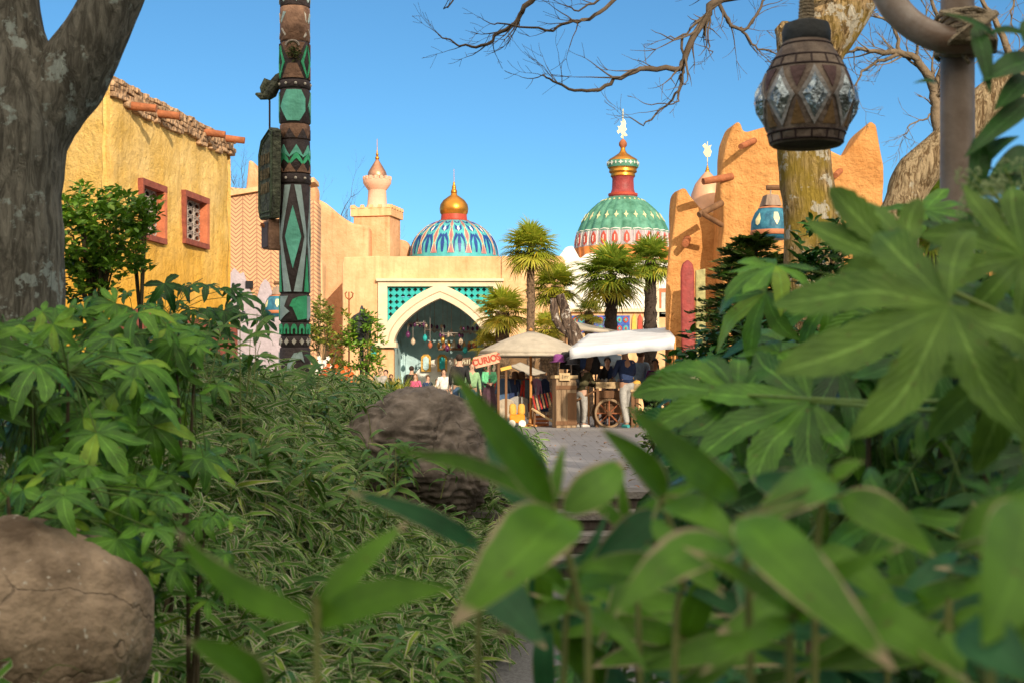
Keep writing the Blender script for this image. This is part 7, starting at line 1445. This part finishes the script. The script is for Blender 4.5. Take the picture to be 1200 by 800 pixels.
def garment(x, z, w, h, m, parent_loc, d, label, kind='shirt', th=.09, group=None, sleeve=True):
    t = thing('hanging_garment', label, 'garment', (x, d, z), random.uniform(-.2, .2), group); mb = MB()
    pl = [(-w * .5, -h), (w * .5, -h), (w * .48, -.12 * h), (w * .2, 0), (-w * .2, 0), (-w * .48, -.12 * h)]
    if sleeve: pl = [(-w * .42, -h), (w * .42, -h), (w * .40, -.35 * h), (w * .52, -.62 * h), (w * .66, -.58 * h), (w * .5, -.10 * h), (w * .15, 0), (-w * .15, 0), (-w * .5, -.10 * h), (-w * .66, -.58 * h), (-w * .52, -.62 * h), (-w * .40, -.35 * h)]
    prism(mb, pl, -th / 2, th / 2); o_ = mb.build('cloth', m, t, smooth=True, angle=60); bv = o_.modifiers.new('b', 'BEVEL'); bv.width = .02; bv.segments = 2
    mb = MB(); mb.tube([(-w * .3, 0, -.04), (0, 0, .02), (w * .3, 0, -.04)], .008, 4); mb.tube([(0, 0, .02), (0, 0, .08)], .006, 4); mb.build('hanger', m_iron, t)
d = 34.0; rk = thing('garment_rail', 'garment rail of hanging jackets and shirts under the beige parasol', 'rail', (PX(607, d), d, PZA)); mb = MB(); zr = PZ(440, d) - PZA
for x in (PX(584, d) - rk.location.x, PX(640, d) - rk.location.x): mb.tube([(x, -.2, 0), (x, 0, .25), (x, 0, zr)], .018, 6); mb.tube([(x, .2, 0), (x, 0, .25)], .018, 6)
mb.tube([(PX(582, d) - rk.location.x, 0, zr), (PX(642, d) - rk.location.x, 0, zr)], .018, 6); mb.build('frame', m_iron, rk)
random.seed(9)
GR = [(590, .32, .62, bluej, 'faded blue jacket at the left end of the rail'), (598, .44, .62, navy, 'dark navy shirt with wide sleeves on the rail'), (612, .46, .60, cl('slate_cloth', (.09, .13, .17)), 'slate blue jacket in the middle of the rail'), (618, .3, .8, redc, 'red garment left of the parasol pole on the rail'), (629, .22, .62, cl('lilac_cloth', (.45, .25, .45)), 'lilac shirt right of the parasol pole'), (633, .2, .75, lblue, 'pale blue shirt on the right of the rail'), (638, .22, .8, navy, 'narrow navy coat at the right end of the rail')]
for px, w_, h_, m, lb in GR: garment(PX(px, d), PZA + zr - .06, w_, h_, m, None, d - .04, lb, group='clothes on the rail')
for px, py, w_, h_, m, lb in [(593, 467, .40, .46, beige, 'tan bag hanging low on the left of the rail'), (608, 464, .46, .48, greyl, 'grey folded trousers hanging low in the middle')]: garment(PX(px, 33.7), PZ(py, 33.7), w_, h_, m, None, 33.7, lb, sleeve=False, group='clothes on the rail')
for i, (px, lb) in enumerate([(603.5, 'brown felt hat on the left stand above the rail'), (611.5, 'brown felt hat on the right stand above the rail')]):
    t = thing('hat', lb, 'hat', (PX(px, 33.9), 33.9, PZ(444, 33.9))); mb = MB(); mb.lathe([(.14, .0), (.10, .01), (.085, .03), (.08, .16), (.05, .19), (0, .2)], seg=14); mb.build('crown', brownc, t); mb = MB(); mb.tube([(0, 0, 0), (0, 0, -.12)], .02, 6); mb.build('stand', m_wood, t)
d = 32.6; ot = thing('display_cart', 'low orange toy-like display cart at the foot of the parasol', 'cart', (PX(606, d), d, PZA)); m_or = mat('bright_orange', (.80, .28, .02), .6, .12, 5, .1)
mb = MB(); mb.box((0, 0, .20), (L(18, d), .35, .2)); o_ = mb.build('body', m_or, ot); bv = o_.modifiers.new('b', 'BEVEL'); bv.width = .03
for sg in (-1, 1): mb = MB(); mb.lathe([(.07, .30), (.09, .34), (.08, .50), (.05, .54), (0, .55)], (sg * .10, 0, 0), 12); mb.build('jar', m_yw, ot)
for sx2 in (-1, 1):
    for sy in (-1, 1): mb = MB(); mb.tube([(sx2 * .12, sy * .19 - .02, .09), (sx2 * .12, sy * .19 + .02, .09)], .085, 12); mb.build('wheel', m_whitep, ot)
ct = thing('crate', 'low orange brown crate right of the orange display cart', 'crate', (PX(634, 33), 33, PZA)); mb = MB()
for k in range(3): mb.box((0, -.16, .05 + k * .09), (.36, .02, .07)); mb.box((0, .16, .05 + k * .09), (.36, .02, .07)); mb.box((-.17, 0, .05 + k * .09), (.02, .3, .07)); mb.box((.17, 0, .05 + k * .09), (.02, .3, .07))
mb.build('slats', m_log, ct, smooth=False)
# slatted goods table
st_ = thing('slatted_table', 'sloping slatted table with striped goods left of the tall cabinet', 'table', (PX(640, 32.6), 32.6, PZA)); M_ = Matrix.Translation((0, 0, .62)) @ Matrix.Rotation(R(-12), 4, 'Y') @ Matrix.Rotation(R(28), 4, 'X')
for k in range(9): mb = MB(); mb.box(tuple(M_ @ Vector((-.28 + k * .07, 0, 0))), (.04, .62, .05), M=M_.to_3x3().to_4x4()); mb.build('slat', m_pale if k % 2 else redc, st_, smooth=False)
for sx2 in (-1, 1):
    for sy in (-1, 1): mb = MB(); mb.tube([(sx2 * .28, sy * .25, 0), (sx2 * .26, sy * .2, .62 + sy * .1 - sx2 * -.05)], .025, 6); mb.build('leg', m_wood, st_)
mb = MB(); mb.tube([(-.34, -.27, .44), (.2, -.27, .1)], .028, 6); mb.build('brace', m_pale, st_)
# tall cabinet / barrel
cb = thing('wooden_cabinet', 'tall rough plank cabinet with a pale price label at its top', 'cabinet', (PX(661, 32), 32, PZA), R(8)); wc = L(24, 32); hc = PZ(438, 32) - PZA; m_plk = mat('weathered_plank', (.24, .15, .085), .85, .35, 7, .6, 20, kind='wood', col2=(.33, .23, .14)); random.seed(3)
for k in range(4): x = -wc / 2 + wc / 4 * (k + .5); mb = MB(); mb.box((x, -.28, hc / 2 - .08), (wc / 4 - .008, .03, hc - .18 - random.uniform(0, .03))); mb.build('plank', m_plk, cb, smooth=False)
mb = MB(); mb.box((0, .02, hc / 2 - .05), (wc - .02, .55, hc - .12)); mb.build('carcass', m_plk, cb, smooth=False)
for z in (.12, hc - .3): mb = MB(); mb.box((0, -.305, z), (wc + .02, .02, .09)); mb.build('batten', m_wood, cb, smooth=False)
mb = MB(); mb.box((0, 0, hc - .06), (wc + .06, .62, .07)); mb.build('top', m_pale, cb, smooth=False)
mb = MB(); mb.box((-.04, -.325, hc - .06), (.24, .015, .17)); lbp = mb.build('price_label', m_pale, cb, smooth=False); mb = MB()
for x_, h_ in ((-.10, .045), (-.05, .03), (-.02, .03), (.02, .03)): mb.tube([(x_, -.335, hc - .06 - h_), (x_ + .012, -.335, hc - .06 + h_)], .006, 4); mb.tube([(x_, -.335, hc - .06 + h_ * .6), (x_ + .022, -.335, hc - .06 + h_ * .6)], .005, 4)
mb.build('faded_writing', m_eye, lbp)
mb = MB(); mb.box((.13, -.315, .45), (.2, .02, .7)); mb.build('panel', m_wood, cb, smooth=False)
for i, (px, py, rr_, lb) in enumerate([(654, 423, .17, 'purple round hat on top of the tall cabinet'), (663, 422, .2, 'black hat beside the purple hat on the cabinet'), (669, 426, .17, 'dark grey cap on the right of the cabinet top'), (661, 431, .16, 'black folded cap at the front of the cabinet top')]):
    t = thing('hat', lb, 'hat', (PX(px, 32 + i * .06), 32 + (i % 2) * .15 - .1, PZ(py, 32)), 0, 'hats on the cabinet'); mb = MB(); mb.lathe([(rr_ * 1.2, -.02), (rr_ * .75, 0), (rr_ * .7, rr_ * .7), (rr_ * .4, rr_ * .95), (0, rr_)], seg=14, wob=lambda a, j: 1 + .08 * math.sin(3 * a + j)); mb.build('crown', [purple, black, cl('charcoal', (.05, .05, .06)), black][i], t)
    mb = MB(); mb.tube([(0, 0, 0), (0, 0, PZA + hc - t.location.z - .03)], .012, 5); mb.build('stand', m_iron, t)
# hanging black goods between cabinet and cart
for i, (px, py) in enumerate([(676, 412), (683, 409), (690, 411), (697, 415)]):
    t = thing('hanging_bag', ['black cloth bag hanging leftmost under the white awning', 'dark bag hanging second from the left under the white awning', 'patterned brown bag hanging third under the white awning', 'black bag hanging rightmost beside the awning post'][i], 'bag', (PX(px, 32.4), 32.4, PZ(py, 32.4)), 0, 'bags under the awning'); mb = MB(); mb.lathe([(.06, -.46), (.11, -.4), (.12, -.2), (.07, -.06), (.02, 0)], seg=10, wob=lambda a, j: 1 + .12 * math.sin(2 * a + j)); mb.build('sack', [black, navy, brownc, black][i], t); mb = MB(); mb.tube([(-.03, 0, -.03), (-.02, 0, .12), (.02, 0, .12), (.03, 0, -.03)], .008, 4); mb.build('strap', m_wood, t)
# market cart with spoked wheels and piled white goods
d = 32.6; mc = thing('market_cart', 'brown wooden market cart with a spoked wheel piled with pale trinkets', 'cart', (PX(722, d), d, PZA)); wm = L(50, d)
mb = MB(); mb.box((0, 0, .93), (wm, .9, .06)); mb.box((0, -.44, 1.0), (wm, .03, .09)); mb.box((0, .44, 1.0), (wm, .03, .09)); mb.build('tray', m_pale, mc, smooth=False)
mb = MB(); 
for k in range(3): mb.box((0, -.38, .42 + k * .17), (wm * .94, .04, .155))
mb.box((0, .0, .6), (wm * .9, .7, .5)); mb.build('side_board', m_wood, mc, smooth=False)
for sx2 in (-1, 1):
    for sy in (-1, 1): mb = MB(); mb.box((sx2 * wm * .46, sy * .4, .46), (.06, .06, .92)); mb.build('leg', m_wood, mc, smooth=False)
for i, (x, y) in enumerate(((PX(712, d) - mc.location.x, -.52), (PX(712, d) - mc.location.x, .55))):
    rw = .31; mb = MB(); mb.tube([(x + rw * math.cos(q * math.pi / 14), y, .33 + rw * math.sin(q * math.pi / 14)) for q in range(29)], .03, 6, cap=False); wh = mb.build('wheel', m_plk, mc)
    for q in range(8): a = q * math.pi / 4; mb = MB(); mb.tube([(x, y, .33), (x + rw * math.cos(a), y, .33 + rw * math.sin(a))], .017, 5); mb.build('spoke', m_log, wh)
    mb = MB(); mb.tube([(x, y - .06, .33), (x, y + .06, .33)], .06, 10); mb.build('hub', m_wood, wh)
mb = MB(); mb.tube([(-wm * .5, -.4, .85), (-wm * .5 - .45, -.4, .62)], .025, 6); mb.build('handle', m_wood, mc)
random.seed(11)
TR = ['small white carved camel', 'white bead heap', 'pale shell bowl', 'cream pottery cup', 'white figurine']
for k in range(10):
    x = -wm * .42 + k * wm * .09; y = random.uniform(-.32, .0); cname = ['leftmost', 'second', 'third', 'fourth', 'fifth', 'sixth', 'seventh', 'eighth', 'ninth', 'rightmost'][k]
    t = thing('trinket', cname + ' pale trinket from the left on the market cart tray', 'trinket', (mc.location.x + x, mc.location.y + y, PZA + .96), 0, 'trinkets on the cart'); mb = MB(); r_ = random.uniform(.06, .085); mb.lathe([(r_, 0), (r_ * 1.1, r_ * .5), (r_ * .5, r_ * 1.2), (r_ * .6, r_ * 1.8), (r_ * .2, r_ * 2.3)], seg=9, wob=lambda a, j: 1 + .15 * math.sin(3 * a + j * 2 + k)); mb.build('figure', white if k % 3 else m_pale, t)
for i, (px, py, m, lb) in enumerate([(708, 436, black, 'black sack of goods behind the trinkets at the left of the cart'), (716, 432, navy, 'navy bundle standing on the cart beside the man in navy'), (722, 430, lblue, 'light blue folded cloth on the cart')]):
    t = thing('bundle', lb, 'bundle', (PX(px, 32.9), 32.9, PZA + .96)); mb = MB(); mb.lathe([(.13, 0), (.15, .14), (.12, .3), (.05, .38), (.02, .46)], seg=12, wob=lambda a, j: 1 + .12 * math.sin(3 * a + j)); mb.build('cloth', m, t)
# stall goods glimpsed at the right
sl_ = thing('stall_table', 'market table with colourful goods half hidden by the fatsia leaves', 'table', (PX(786, 32.3), 32.3, PZA)); mb = MB(); mb.box((0, 0, .85), (1.9, .7, .05)); mb.build('top', m_pale, sl_, smooth=False)
for sx2 in (-1, 1):
    for sy in (-1, 1): mb = MB(); mb.box((sx2 * .9, sy * .3, .41), (.06, .06, .82)); mb.build('leg', m_wood, sl_, smooth=False)
for i, (x, m, nm) in enumerate([(-.8, m_yw, 'yellow'), (-.45, purple, 'purple'), (-.1, white, 'white'), (.25, m_or, 'orange'), (.6, lblue, 'pale blue')]):
    t = thing('goods_basket', nm + ' basket of goods on the half hidden market table', 'basket', (sl_.location.x + x, 32.2, PZA + .88), 0, 'baskets on the table'); mb = MB(); mb.lathe([(.10, 0), (.14, .12), (.12, .13)], seg=14); mb.build('basket', m_pale, t); mb = MB(); mb.lathe([(.12, .12), (.09, .19), (0, .22)], seg=12); mb.build('contents', m, t)
